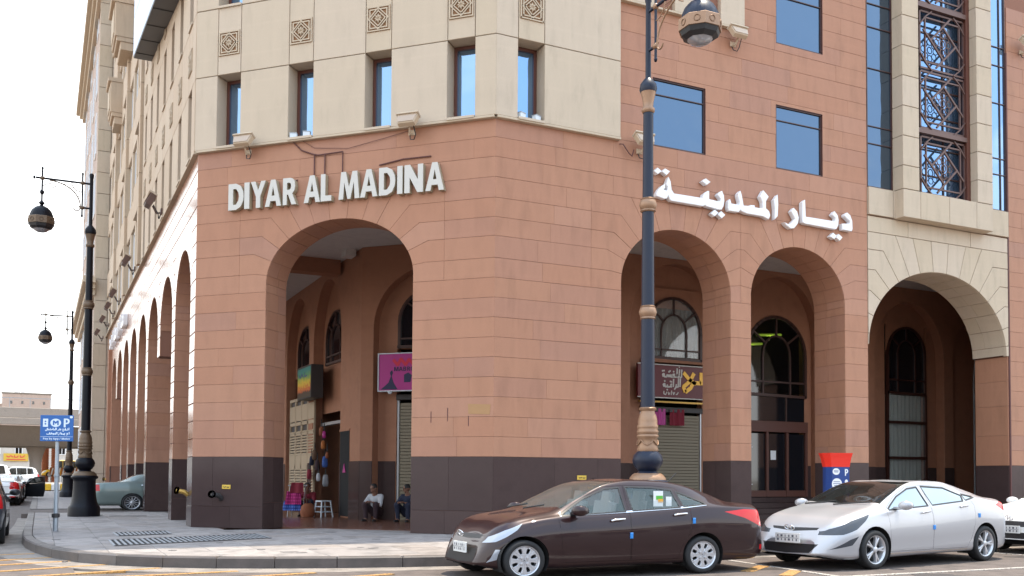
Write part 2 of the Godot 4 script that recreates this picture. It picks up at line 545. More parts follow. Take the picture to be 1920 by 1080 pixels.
func window(parent: Node, t: Transform3D, x0: float, y0: float, x1: float, y1: float, z: float, pane: String, frame := "brown_frame", fw := 0.05, bars_x := [], bars_y := [], deep := 0.07) -> Node3D:
	var g := group("window", parent, t)
	var b := mb()
	b.box(Vector3((x0 + x1) / 2, y0 + fw / 2, z), Vector3(x1 - x0, fw, deep)); b.box(Vector3((x0 + x1) / 2, y1 - fw / 2, z), Vector3(x1 - x0, fw, deep))
	for x in [x0 + fw / 2, x1 - fw / 2]:
		b.box(Vector3(x, (y0 + y1) / 2, z), Vector3(fw, y1 - y0 - 2 * fw, deep))
	obj("frame", b, mats[frame], g)
	var w := fw * 0.7
	for x in bars_x:
		obj("glazing_bar", mb().box(Vector3(x, (y0 + y1) / 2, z + 0.004), Vector3(w, y1 - y0 - 2 * fw, deep * 0.7)), mats[frame], g)
	var ys := [y0 + fw]
	for y in bars_y:
		obj("glazing_bar", mb().box(Vector3((x0 + x1) / 2, y, z + 0.002), Vector3(x1 - x0 - 2 * fw, w, deep * 0.7)), mats[frame], g)
		ys.append(y)
	ys.append(y1 - fw)
	for i in ys.size() - 1:
		obj("pane", mb().box(Vector3((x0 + x1) / 2, (ys[i] + ys[i + 1]) / 2, z - 0.01), Vector3(x1 - x0 - 2 * fw, ys[i + 1] - ys[i], 0.012)), mats[pane], g)
	return g

# ---------------------------------------------------------------- limestone storeys
var ornament_meshes := []
func ornament(parent: Node, t: Transform3D, s: float) -> void:
	if ornament_meshes.is_empty():
		var a := mb()
		a.box(Vector3(0, 0, -0.004), Vector3(1, 1, 0.008))
		ornament_meshes.append(a.mesh(mats["ornament_ground"]))
		var b := mb()
		for k in [0.46, 0.36]:
			for q in 4:
				var r := Transform3D(Basis(Vector3.BACK, q * PI / 2), Vector3.ZERO)
				b.box(Vector3(0, k, 0.012), Vector3(k * 2 + 0.05, 0.045, 0.03), r)
		for k in [0.30, 0.21]:
			for q in 4:
				var r := Transform3D(Basis(Vector3.BACK, q * PI / 2 + PI / 4), Vector3.ZERO)
				b.box(Vector3(0, k, 0.018), Vector3(k * 2 + 0.04, 0.04, 0.03), r)
		for q in 8:
			var r := Transform3D(Basis(Vector3.BACK, q * PI / 4), Vector3.ZERO)
			var p := pts([0.0, 0.0, 0.045, 0.09, 0.0, 0.19, -0.045, 0.09])
			b.prism(p, 0.0, 0.05, 0.02, r)
		ornament_meshes.append(b.mesh(mats["limestone_1"]))
	var o := inst("ornament", ornament_meshes[0], parent, t * Transform3D(Basis.from_scale(Vector3(s, s, 1)), Vector3.ZERO))
	inst("carving", ornament_meshes[1], o)

# xs: centre lines of the window columns; panels fill the rest
func limestone_grid(parent: Node, t: Transform3D, x0: float, x1: float, y0: float, floors: int, xs: Array, first_half := 0, ww := 0.66, dense := true) -> void:
	var rows := []
	var y := y0
	for f in floors:
		rows.append([y, y + 1.82, true]); rows.append([y + 1.82, y + 3.49, false])
		y += 3.49
	var edges := [x0]
	for x in xs:
		edges.append(x - ww / 2); edges.append(x + ww / 2)
	edges.append(x1)
	for r in rows:
		for i in edges.size() - 1:
			var a: float = edges[i]; var b: float = edges[i + 1]
			if b - a < 0.03:
				continue
			var col: bool = i % 2 == 1
			if col and r[2]:
				window(parent, t, a, r[0] + 0.05, b, r[1], -0.33, "sky_glass" if dense else "deep_glass", "brown_frame", 0.075)
				obj("sill", mb().box(Vector3((a + b) / 2, r[0] + 0.02, -0.13), Vector3(b - a - 0.01, 0.055, 0.54)), mats["limestone_2"], group("window_ledge", parent, t))
				continue
			if i == 0 and dense: a -= 0.045
			if i == edges.size() - 2 and dense and x1 > 5.0: b += 0.045
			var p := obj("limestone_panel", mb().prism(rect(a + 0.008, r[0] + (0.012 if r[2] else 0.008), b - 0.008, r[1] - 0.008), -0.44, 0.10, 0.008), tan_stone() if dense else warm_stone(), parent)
			p.transform = t
			if col and not r[2]:
				ornament(p, at((a + b) / 2, r[0] + 0.76, 0.102), 0.60)

func core_plan(inset: float) -> PackedVector2Array:
	return MB.shrink(PackedVector2Array([Vector2(0, 0), Vector2(30, 0), Vector2(30, 41.6), Vector2(-W, 41.6), Vector2(-W, W)]), inset)

func build_hotel() -> void:
	plain("ornament_ground", lin(0.24, 0.12, 0.055), 0.8)
	var up := Transform3D(Basis(Vector3(1, 0, 0), Vector3(0, 0, -1), Vector3(0, 1, 0)), Vector3.ZERO)
	var h := thing("corner_hotel", "large corner hotel with pink granite arcade, limestone upper floors and white letters", "building")
	obj("core", mb().prism(core_plan(0.46), 8.12, 33.0, 0, up), mats["tan_mortar"], h)
	obj("arcade_ceiling", mb().prism(core_plan(0.5), 8.0, 8.11, 0, up), mats["plaster"], h)

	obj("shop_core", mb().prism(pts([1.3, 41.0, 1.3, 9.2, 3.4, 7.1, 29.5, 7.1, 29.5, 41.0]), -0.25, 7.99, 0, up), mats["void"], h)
	obj("rear_wall", mb().box(Vector3(12.0, 4.0, -41.3), Vector3(35.0, 8.2, 0.3)), mats["mortar"], h)
	# ---- the cut corner
	var cut := obj("granite_wall", mb().prism(wall_outline(0.02, 7.818, TOP - 0.01, [[3.94, 1.93, SPRING, 1.41, 0.0, 0.0]]), -0.89, -0.03), mats["mortar"], h)
	cut.transform = face_cut
	var polys := courses(0.0, 2.01, rows_between(BAND, 5.662)) + courses(5.87, 7.838, rows_between(BAND, 5.662))
	polys += courses(0.0, 1.25, rows_between(5.662, 7.9)) + courses(6.63, 7.838, rows_between(5.662, 7.9)) + courses(0.0, 7.838, rows_between(7.9, TOP))
	polys += arch_bay(1.25, 6.63, 3.94, 1.93, SPRING, 1.41, PINK_JOINTS, 7.9, 5.662)
	lay("granite_block", polys, cut, pink)
	lay("base_slab", courses(0.0, 2.01, [0.0, 0.52, BAND], 1.0, 1.7) + courses(5.87, 7.838, [0.0, 0.52, BAND], 1.0, 1.7), cut, dark, -0.03, 0.004)
	line_arch(cut, pink, 3.94, 1.93, SPRING, 1.41, PINK_JOINTS, 0.89, 0.0)

	# ---- the street front
	var street := obj("granite_wall", mb().prism(wall_outline(0.02, 30.0, TOP - 0.01, [[4.87, 1.6, SPRING, 1.41, 0, 0], [8.685, 1.575, SPRING, 1.41, 0, 0], [13.84, 2.84, 4.95, 2.24, 0, 0]], 0.02), -1.14, -0.03), mats["mortar"], h)
	polys = courses(0.0, 3.27, rows_between(BAND, 5.662)) + courses(6.47, 7.11, rows_between(BAND, 5.662)) + courses(10.26, 11.08, rows_between(BAND, 5.662))
	polys += courses(0.0, 2.45, rows_between(5.662, 7.9)) + courses(0.0, 11.08, rows_between(7.9, TOP))
	polys += arch_bay(2.45, 6.79, 4.87, 1.6, SPRING, 1.41, PINK_JOINTS, 7.9, 5.662)
	polys += arch_bay(6.79, 11.08, 8.685, 1.575, SPRING, 1.41, PINK_JOINTS, 7.9, 5.662)
	polys += courses(16.74, 21.0, ROWS)
	lay("granite_block", polys, street, pink)
	lay("base_slab", courses(0.0, 3.27, [0.0, 0.52, BAND], 1.0, 1.7) + courses(6.47, 7.11, [0.0, 0.52, BAND]) + courses(10.26, 11.08, [0.0, 0.52, BAND]) + courses(16.68, 21.0, [0.0, 0.52, BAND], 1.0, 1.7), street, dark, -0.03, 0.004)
	line_arch(street, pink, 4.87, 1.6, SPRING, 1.41, PINK_JOINTS, 1.14, 0.0)
	line_arch(street, pink, 8.685, 1.575, SPRING, 1.41, PINK_JOINTS, 1.14, 0.0)
	for ys in [[0.0, 0.62], [0.62, BAND], [BAND, 2.6], [2.6, 3.47], [3.47, 4.2], [4.2, 4.92]]:
		for x in [11.0, 16.68]:
			obj("reveal_stone", mb().box(Vector3(x + (-0.01 if x > 12 else 0.01), (ys[0] + ys[1]) / 2, -0.57), Vector3(0.06, ys[1] - ys[0] - 0.006, 1.1)), dark() if ys[1] <= BAND else pink(), street)
	# limestone bay with its own wide arch
	var tj := [[83, 5.3], [70, 5.83], [57, 6.38], [46, 6.95], [36, 7.5], [26, 7.98], [16.5, 7.98], [5.5, 7.98]]
	polys = arch_bay(11.09, 16.67, 13.84, 2.72, 4.95, 2.16, tj, 7.98, 4.92)
	polys += [rect(11.09, 7.98, 12.6, 8.42), rect(12.6, 7.98, 15.1, 8.42), rect(15.1, 7.98, 16.67, 8.42)]
	lay("limestone_block", polys, street, tan_stone, -0.10, 0.012, 0.006, 0.007)
	line_arch(street, tan_stone, 13.84, 2.72, 4.95, 2.16, tj, 1.14, 0.0, false)
	lay("limestone_block", [rect(11.09, 8.44, 12.0, 9.2), rect(12.0, 8.44, 12.4, 9.2), rect(15.4, 8.44, 16.67, 9.2)], street, tan_stone, -0.10, 0.06, 0.006, 0.007)
	obj("expansion_joint", mb().box(Vector3(16.705, 7.0, -0.01), Vector3(0.05, 14.0, 0.05)), mats["cable"], street)
	# pink wall over the ledge, with square windows
	var holes := [[4.15, 9.25, 5.7, 10.9], [7.94, 9.25, 9.5, 10.9], [7.95, 12.52, 9.52, 15.4]]
	var plate := mb()
	holed(plate, 3.2, 11.08, TOP, 21.0, holes, -0.45, -0.03)
	holed(plate, 16.7, 30.0, TOP, 21.0, [], -0.45, -0.03)
	var uw := obj("granite_wall", plate, mats["mortar"], h)
	var ys2 := []
	for i in 19:
		ys2.append(TOP + i * 0.4396)
	var hp := []
	for q in holes:
		hp.append(rect(q[0], q[1], q[2], q[3]))
	hp.append(rect(3.0, 12.56, 6.86, 20.0))
	lay("granite_block", clipped(courses(3.2, 11.08, ys2.slice(0, 15)), hp) + courses(16.74, 21.0, ys2.slice(0, 15), 1.3, 2.0), uw, pink)
	for q in holes:
		var lining := mb()
		for e in [[rect(q[0] - 0.01, q[1], q[0], q[3]), 0], [rect(q[2], q[1], q[2] + 0.01, q[3]), 0], [rect(q[0], q[3], q[2], q[3] + 0.01), 0], [rect(q[0], q[1] - 0.01, q[2], q[1]), 0]]:
			lining.prism(e[0], -0.3, 0.002)
		obj("window_lining", lining, mats["brown_frame"], uw)
		window(h, Transform3D.IDENTITY, q[0] + 0.002, q[1] + 0.002, q[2] - 0.002, q[3] - 0.002, -0.06, "blue_glass" if q[1] < 10 else "blue_glass", "dark_frame", 0.03, [], [q[1] + 1.27])

	# ---- limestone over the corner
	limestone_grid(h, face_cut, 0.0, 7.838, TOP + 0.0, 2, [0.93, 2.94, 4.98, 7.04])
	limestone_grid(h, face_street, 0.0, 3.19, TOP + 0.0, 2, [0.83])
	for b in [[face_cut, 0.0, 7.838], [face_street, 0.0, 3.19]]:
		obj("ledge", mb().box(Vector3((b[1] + b[2]) / 2, TOP - 0.02, -0.02), Vector3(b[2] - b[1], 0.05, 0.27), Transform3D.IDENTITY, 0.006), mats["limestone_1"], h).transform = b[0]
	obj("panel_joint", mb().box(Vector3(2.5, 12.6, -0.02), Vector3(0.016, 6.8, 0.03)), mats["tan_mortar"], h)
	var sp := [[3.21, 4.2, 0], [4.2, 4.72, 1], [4.72, 5.7, 0], [5.7, 6.1, 1], [6.1, 6.86, 0]]
	for s in sp:
		if s[2] == 1:
			window(h, Transform3D.IDENTITY, s[0], 12.62, s[1], 14.4, -0.24, "blue_glass")
			obj("limestone_panel", mb().prism(rect(s[0] + 0.006, 14.41, s[1] - 0.006, 16.05), -0.44, 0.10, 0.008), tan_stone(), h)
		else:
			obj("limestone_panel", mb().prism(rect(s[0] + 0.006, 12.6, s[1] - 0.006, 14.4), -0.44, 0.10, 0.008), tan_stone(), h)
			obj("limestone_panel", mb().prism(rect(s[0] + 0.006, 14.41, s[1] - 0.006, 16.05), -0.44, 0.10, 0.008), tan_stone(), h)
	obj("ledge", mb().box(Vector3(5.03, 12.57, -0.02), Vector3(3.66, 0.05, 0.27), Transform3D.IDENTITY, 0.006), mats["limestone_1"], h)

	# ---- lattice bay: projecting limestone piers, a timber lattice between, strips of glass beside them
	var bay := group("lattice_bay", h)
	var zf := 0.35
	var py := [9.2, 9.85, 10.67, 11.5, 12.34, 13.18, 14.02, 14.86, 15.7]
	for i in py.size() - 1:
		for x in [[12.06, 12.68], [15.0, 15.63]]:
			obj("pier_stone", mb().prism(rect(x[0], py[i] + 0.008, x[1], py[i + 1] - 0.008), -0.3, zf, 0.008), tan_stone(), bay)
	for x in [[12.06, 12.72], [12.72, 13.85], [13.85, 14.95], [14.95, 15.63]]:
		obj("sill_stone", mb().prism(rect(x[0] + 0.006, 8.43, x[1] - 0.006, 9.19), -0.06, zf, 0.008), tan_stone(), bay)
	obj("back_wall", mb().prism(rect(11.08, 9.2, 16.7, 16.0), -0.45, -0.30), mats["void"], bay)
	window(h, Transform3D.IDENTITY, 11.1, 9.21, 12.05, 15.7, -0.04, "blue_glass", "dark_frame", 0.03, [], [10.42, 10.9, 12.5, 13.65, 14.3])
	window(h, Transform3D.IDENTITY, 15.64, 9.21, 16.68, 15.7, -0.04, "sky_glass", "dark_frame", 0.03, [16.45], [10.29, 10.77, 12.42, 13.55, 14.11])
	window(h, Transform3D.IDENTITY, 12.69, 9.2, 14.99, 15.7, -0.16, "sky_glass", "dark_frame", 0.05, [13.3, 14.2], [9.9, 10.7, 11.6, 12.4, 13.2, 14.0])
	obj("frame_post", mb().box(Vector3(14.92, 12.4, 0.04), Vector3(0.14, 6.4, 0.16)), mats["brown_frame"], bay)
	obj("frame_post", mb().box(Vector3(12.74, 12.4, 0.04), Vector3(0.1, 6.4, 0.16)), mats["brown_frame"], bay)
	for y in [11.03, 14.62]:
		obj("frame_rail", mb().box(Vector3(13.83, y, 0.05), Vector3(2.06, 0.13, 0.16)), mats["lattice_bronze"], bay)
	for y in [[9.25, 10.95], [11.11, 12.82], [12.82, 14.54], [14.7, 16.3]]:
		lattice(bay, 13.06, 14.86, y[0], y[1])

# a square of interlaced bars round a rosette
func lattice(parent: Node, x0: float, x1: float, y0: float, y1: float) -> void:
	var g := group("lattice", parent)
	var cx := (x0 + x1) / 2; var cy := (y0 + y1) / 2
	var w := (x1 - x0) / 2; var hh := (y1 - y0) / 2
	var b := mb()
	var bar := func(ax: float, ay: float, bx: float, by: float, z: float, th: float) -> void:
		var p := Vector3(cx + ax * w, cy + ay * hh, z); var q := Vector3(cx + bx * w, cy + by * hh, z)
		var d := q - p
		b.box(Vector3.ZERO, Vector3(d.length() + th, th, 0.045), Transform3D(Basis(Vector3.BACK, atan2(d.y, d.x)), (p + q) / 2))
	for s in [0.97, 0.76]:
		var z := 0.03 if s > 0.9 else 0.05
		for e in [[-1, -1, 1, -1], [1, -1, 1, 1], [1, 1, -1, 1], [-1, 1, -1, -1]]:
			bar.call(e[0] * s, e[1] * s * 0.97, e[2] * s, e[3] * s * 0.97, z, 0.05 if s > 0.9 else 0.04)
	for q in 4:
		var c := Vector2(1, 0).rotated(q * PI / 2); var p := Vector2(0, 1).rotated(q * PI / 2)
		var a0 := c * 0.56; var d := p - c
		bar.call((a0 - d * 0.30).x, (a0 - d * 0.30).y, (a0 + d * 0.56).x, (a0 + d * 0.56).y, 0.075 + 0.003 * q, 0.05)
		bar.call((c + p).x * 0.76, (c + p).y * 0.76, (c * 0.97 + p * 0.5).x, (c * 0.97 + p * 0.5).y, 0.062, 0.035)
		bar.call((c + p).x * 0.76, (c + p).y * 0.76, (c * 0.5 + p * 0.97).x, (c * 0.5 + p * 0.97).y, 0.060, 0.035)
	obj("bars", b, mats["lattice_bronze"], g)
	var r := mb()
	for k in 8:
		var a := TAU * k / 8
		var ring := []
		for i in 13:
			var q := TAU * i / 12
			ring.append(Vector3(cx + cos(a) * 0.24 + cos(q) * 0.09, cy + sin(a) * 0.24 + sin(q) * 0.09, 0.06))
		r.tube(ring, 0.014, 5)
	var hub := []
	for i in 13:
		hub.append(Vector3(cx + cos(TAU * i / 12) * 0.09, cy + sin(TAU * i / 12) * 0.10, 0.06))
	r.tube(hub, 0.016, 5)
	obj("rosette", r, mats["lattice_bronze"], g)

func build_side(h: Node3D) -> void:
	var side := obj("granite_wall", mb().prism(side_outline(), -1.1, -0.03), mats["mortar"], h)
	side.transform = face_side
	var near := []; var far := []; var near_d := []; var far_d := []
	for k in 9:
		var c := -2.45 - 3.83 * k
		var xl := c - 1.915; var xr := c + 1.915 if k > 0 else 0.0
		var set_p := near if k < 3 else far
		var set_d := near_d if k < 3 else far_d
		set_p.append_array(arch_bay(maxf(xl, -36.0), xr, c, 1.55, SPRING, 1.41, PINK_JOINTS, 7.9, 5.662))
		set_p.append_array(courses(xl, xr, rows_between(7.9, TOP), 1.4, 2.2))
		var hang_r: bool = k == 2 or k == 7      # the pier on this bay's right hangs
		var hang_l: bool = k == 1 or k == 6
		for e in [[c + 1.55, xr, hang_r], [xl, c - 1.55, hang_l]]:
			set_p.append_array(courses(e[0], e[1], [5.05, 5.662] if e[2] else rows_between(BAND, 5.662), 1.0, 2.0))
			if not e[2]:
				set_d.append_array(courses(e[0], e[1], [0.0, 0.52, BAND], 1.0, 2.0))
	lay("granite_block", near, side, polished, -0.03, 0.0, 0.008, 0.011)
	lay("base_slab", near_d, side, dark, -0.03, 0.004)
	lay_joined("far_granite_blocks", far, side, mats["polished_granite_1"])
	lay_joined("far_base_slabs", far_d, side, mats["dark_granite_0"])
	var jo := mb()
	for k in 9:
		var c := -2.45 - 3.83 * k
		if k < 2:
			line_arch(side, pink, c, 1.55, SPRING, 1.41, PINK_JOINTS, 1.1, 0.0, k != 1)
		else:
			line_arch(side, pink, c, 1.55, SPRING, 1.41, PINK_JOINTS, 1.1, 0.0, false, jo)
	for k in 9:                                      # linings of the piers seen down the side street
		var c := -2.45 - 3.83 * k
		for s in [-1.0, 1.0]:
			if k == 0 or (k == 1 and s < 0) or (k == 2 and s > 0) or (k == 6 and s < 0) or (k == 7 and s > 0):
				continue
			var ys := [0.0, BAND]; ys.append_array(rows_between(BAND + 0.1, 5.8)); ys.append(SPRING)
			for i in ys.size() - 1:
				if k < 5:
					obj("reveal_stone", mb().box(Vector3(c + s * 1.56, (ys[i] + ys[i + 1]) / 2, -0.56), Vector3(0.02, ys[i + 1] - ys[i] - 0.006, 1.05)), dark() if i == 0 else pink(), side)
				elif i > 0:
					jo.box(Vector3(c + s * 1.56, (ys[i] + ys[i + 1]) / 2, -0.56), Vector3(0.02, ys[i + 1] - ys[i] - 0.006, 1.05))
	obj("far_reveal_stones", jo, mats["pink_granite_2"], side).set_meta("kind", "stuff")
	obj("ledge", mb().box(Vector3(-18, TOP - 0.02, -0.02), Vector3(36, 0.05, 0.27), Transform3D.IDENTITY, 0.006), mats["limestone_1"], side)
	# limestone storeys above: narrow windows near the corner, tall strips further on
	var xs := []
	for i in 7:
		xs.push_front(-0.93 - 2.02 * i)
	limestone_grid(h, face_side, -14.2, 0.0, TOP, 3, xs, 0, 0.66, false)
	limestone_strips(h)
	# a glazed box that juts out over the street
	var gb := group("glazed_box", h, face_side)
	# its underside slopes down towards the corner
	var under := pts([-11.46, 16.02, -11.46, 24.0, -1.8, 24.0, -1.8, 14.45])
	obj("soffit", mb().prism(pts([-11.46, 15.96, -1.8, 14.39, -1.8, 14.45, -11.46, 16.02]), 0.03, 0.70), mats["dark_metal"], gb)
	obj("box_core", mb().prism(pts([-11.44, 16.03, -1.82, 14.46, -1.82, 24.0, -11.44, 24.0]), 0.05, 0.66), mats["dark_metal"], gb)
	for i in 5:
		for j in 6:
			var xa := -11.46 + i * 1.93; var xb := xa + 1.9
			var ya := 16.02 - (xa + 11.46) * 0.1625 + j * 1.4; var yb := 16.02 - (xb + 11.46) * 0.1625 + j * 1.4
			obj("pane", mb().prism(pts([xa, ya, xb, yb, xb, yb + 1.37, xa, ya + 1.37]), 0.67, 0.71), mats["box_glass"], gb)
	for i in 5:
		var x := -10.6 + i * 1.9
		var y := 16.02 - (x + 11.46) * 0.1625 - 0.065
		obj("soffit_joint", mb().box(Vector3(x, y - 0.004, 0.36), Vector3(0.04, 0.012, 0.66)), mats["black_plastic"], gb)

func side_outline() -> PackedVector2Array:
	var o := PackedVector2Array([Vector2(-36.0, 0)])
	for i in 9:
		var k := 8 - i
		var c := -2.45 - 3.83 * k
		var fl := 5.05 if (k == 1 or k == 6) else 0.0
		var fr := 5.05 if (k == 2 or k == 7) else 0.0
		o.append(Vector2(c - 1.57, fl)); o.append(Vector2(c - 1.57, SPRING))
		o.append_array(arc(c, 1.57, SPRING, 1.43, -87, 87, 20))
		o.append(Vector2(c + 1.57, SPRING)); o.append(Vector2(c + 1.57, fr))
	o.append_array(PackedVector2Array([Vector2(-0.02, 0), Vector2(-0.02, TOP - 0.01), Vector2(-36, TOP - 0.01)]))
	return o

func limestone_strips(h: Node3D) -> void:
	var t := face_side
	for f in 6:
		var y := TOP + 3.49 * f
		for i in 9:
			var x := -15.4 - 2.35 * i
			var z := 0.22 if i % 3 == 0 else 0.10
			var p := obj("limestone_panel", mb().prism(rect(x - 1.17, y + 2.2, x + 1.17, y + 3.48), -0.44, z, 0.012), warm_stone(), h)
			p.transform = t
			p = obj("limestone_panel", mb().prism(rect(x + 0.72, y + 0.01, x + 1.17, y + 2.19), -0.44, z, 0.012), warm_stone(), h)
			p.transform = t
			window(h, t, x - 1.17, y + 0.02, x + 0.72, y + 2.19, -0.10, "blue_glass", "white_paint", 0.09, [x - 0.85, x - 0.54, x - 0.22, x + 0.1, x + 0.4], [], 0.2)

# ---------------------------------------------------------------- behind the arches
func arched_window(parent: Node, t: Transform3D, c: float, hw: float, y0: float, spring: float, top: float, z: float, fw := 0.07, fan := true, pane := "dark_pane") -> void:
	var g := group("window", parent, t)
	var ry := top - spring
	var inner := PackedVector2Array([Vector2(c - hw + fw, y0 + fw)])
	inner.append_array(arc(c, hw - fw, spring, ry - fw, -90, 90, 16)); inner.append(Vector2(c + hw - fw, y0 + fw))
	obj("pane", mb().prism(inner, z - 0.02, z - 0.01), mats[pane], g)
	var sp := arc(c, hw - 0.01, spring, ry - 0.01, -90, 90, 16)
	sp.append(Vector2(c + hw - 0.01, top + 0.25)); sp.append(Vector2(c - hw + 0.01, top + 0.25))
	obj("spandrel", mb().prism(sp, z - 0.06, z - 0.012), mats["inner_stone"], g)
	var f := mb()
	var prev := Vector2(c - hw + fw / 2, y0)
	var line := arc(c, hw - fw / 2, spring, ry - fw / 2, -90, 90, 18)
	line.append(Vector2(c + hw - fw / 2, y0)); line.append(Vector2(c - hw, y0 + fw / 2))
	for p in line:
		var d := p - prev
		f.box(Vector3.ZERO, Vector3(d.length() + fw * 0.4, fw, 0.1), Transform3D(Basis(Vector3.BACK, d.angle()), Vector3((p.x + prev.x) / 2, (p.y + prev.y) / 2, z)))
		prev = p
	obj("frame", f, mats["dark_frame"], g)
	if fan:
		var b := mb()
		var small := arc(c, hw * 0.45, spring + 0.0, ry * 0.5, -90, 90, 12)
		prev = Vector2(c - hw * 0.45, y0 + fw)
		small.append(Vector2(c + hw * 0.45, y0 + fw))
		for p in small:
			var d := p - prev
			b.box(Vector3.ZERO, Vector3(d.length() + fw * 0.3, fw * 0.6, 0.07), Transform3D(Basis(Vector3.BACK, d.angle()), Vector3((p.x + prev.x) / 2, (p.y + prev.y) / 2, z)))
			prev = p
		for a in [-52.0, 0.0, 52.0]:
			var r := deg_to_rad(a)
			var p := Vector2(c + hw * 0.45 * sin(r), spring + ry * 0.5 * cos(r)); var q := Vector2(c + (hw - fw) * sin(r), spring + (ry - fw) * cos(r))
			var d := q - p
			b.box(Vector3.ZERO, Vector3(d.length(), fw * 0.6, 0.07), Transform3D(Basis(Vector3.BACK, d.angle()), Vector3((p.x + q.x) / 2, (p.y + q.y) / 2, z)))
		b.box(Vector3(c, lerpf(y0, spring, 0.35), z), Vector3(hw * 2 - fw * 2, fw * 0.6, 0.07))
		obj("glazing_bars", b, mats["dark_frame"], g)

func recess_outline(x0: float, x1: float, y1: float, recs: Array) -> PackedVector2Array:
	var o := PackedVector2Array([Vector2(x0, 0)])
	for r in recs:
		o.append(Vector2(r[0] - r[1], 0))
		o.append_array(arc(r[0], r[1], r[2], r[3] - r[2], -90, 90, 20))
		o.append(Vector2(r[0] + r[1], 0))
	o.append_array(PackedVector2Array([Vector2(x1, 0), Vector2(x1, y1), Vector2(x0, y1)]))
	return o

func base_band(parent: Node, spans: Array, z: float) -> void:
	for s in spans:
		obj("base_slab", mb().prism(rect(s[0], 0.0, s[1], BAND), z, z + 0.025, 0.004), dark(), parent)

func roller_shutter(parent: Node, t: Transform3D, x0: float, x1: float, y0: float, y1: float, z: float) -> void:
	var g := group("roller_shutter", parent, t)
	var n := int((y1 - y0) / 0.095)
	var prof := pts([0.0, 0.0, 0.012, 0.02, 0.022, 0.048, 0.012, 0.076, 0.0, 0.094])
	for i in n:
		var b := mb()
		b.prism(prof, -(x1 - x0) / 2, (x1 - x0) / 2, 0.0, Transform3D(Basis(Vector3.UP, -PI / 2), Vector3((x0 + x1) / 2, y0 + i * 0.095, z)))
		var q := mb()
		for k in b.v.size():
			q.v.append(Vector3(b.v[k].x, b.v[k].y, 2 * z - b.v[k].z)); q.n.append(b.n[k])
		obj("slat", mb().box(Vector3((x0 + x1) / 2, y0 + i * 0.095 + 0.046, z), Vector3(x1 - x0, 0.088, 0.02), Transform3D.IDENTITY, 0.008), mats["shutter_metal"], g)
	obj("guide_rail", mb().box(Vector3(x0 - 0.03, (y0 + y1) / 2, z), Vector3(0.06, y1 - y0, 0.08)), mats["steel"], g)
	obj("guide_rail", mb().box(Vector3(x1 + 0.03, (y0 + y1) / 2, z), Vector3(0.06, y1 - y0, 0.08)), mats["steel"], g)
	obj("shutter_box", mb().box(Vector3((x0 + x1) / 2, y1 + 0.08, z + 0.05), Vector3(x1 - x0 + 0.12, 0.16, 0.2), Transform3D.IDENTITY, 0.01), mats["dark_metal"], g)

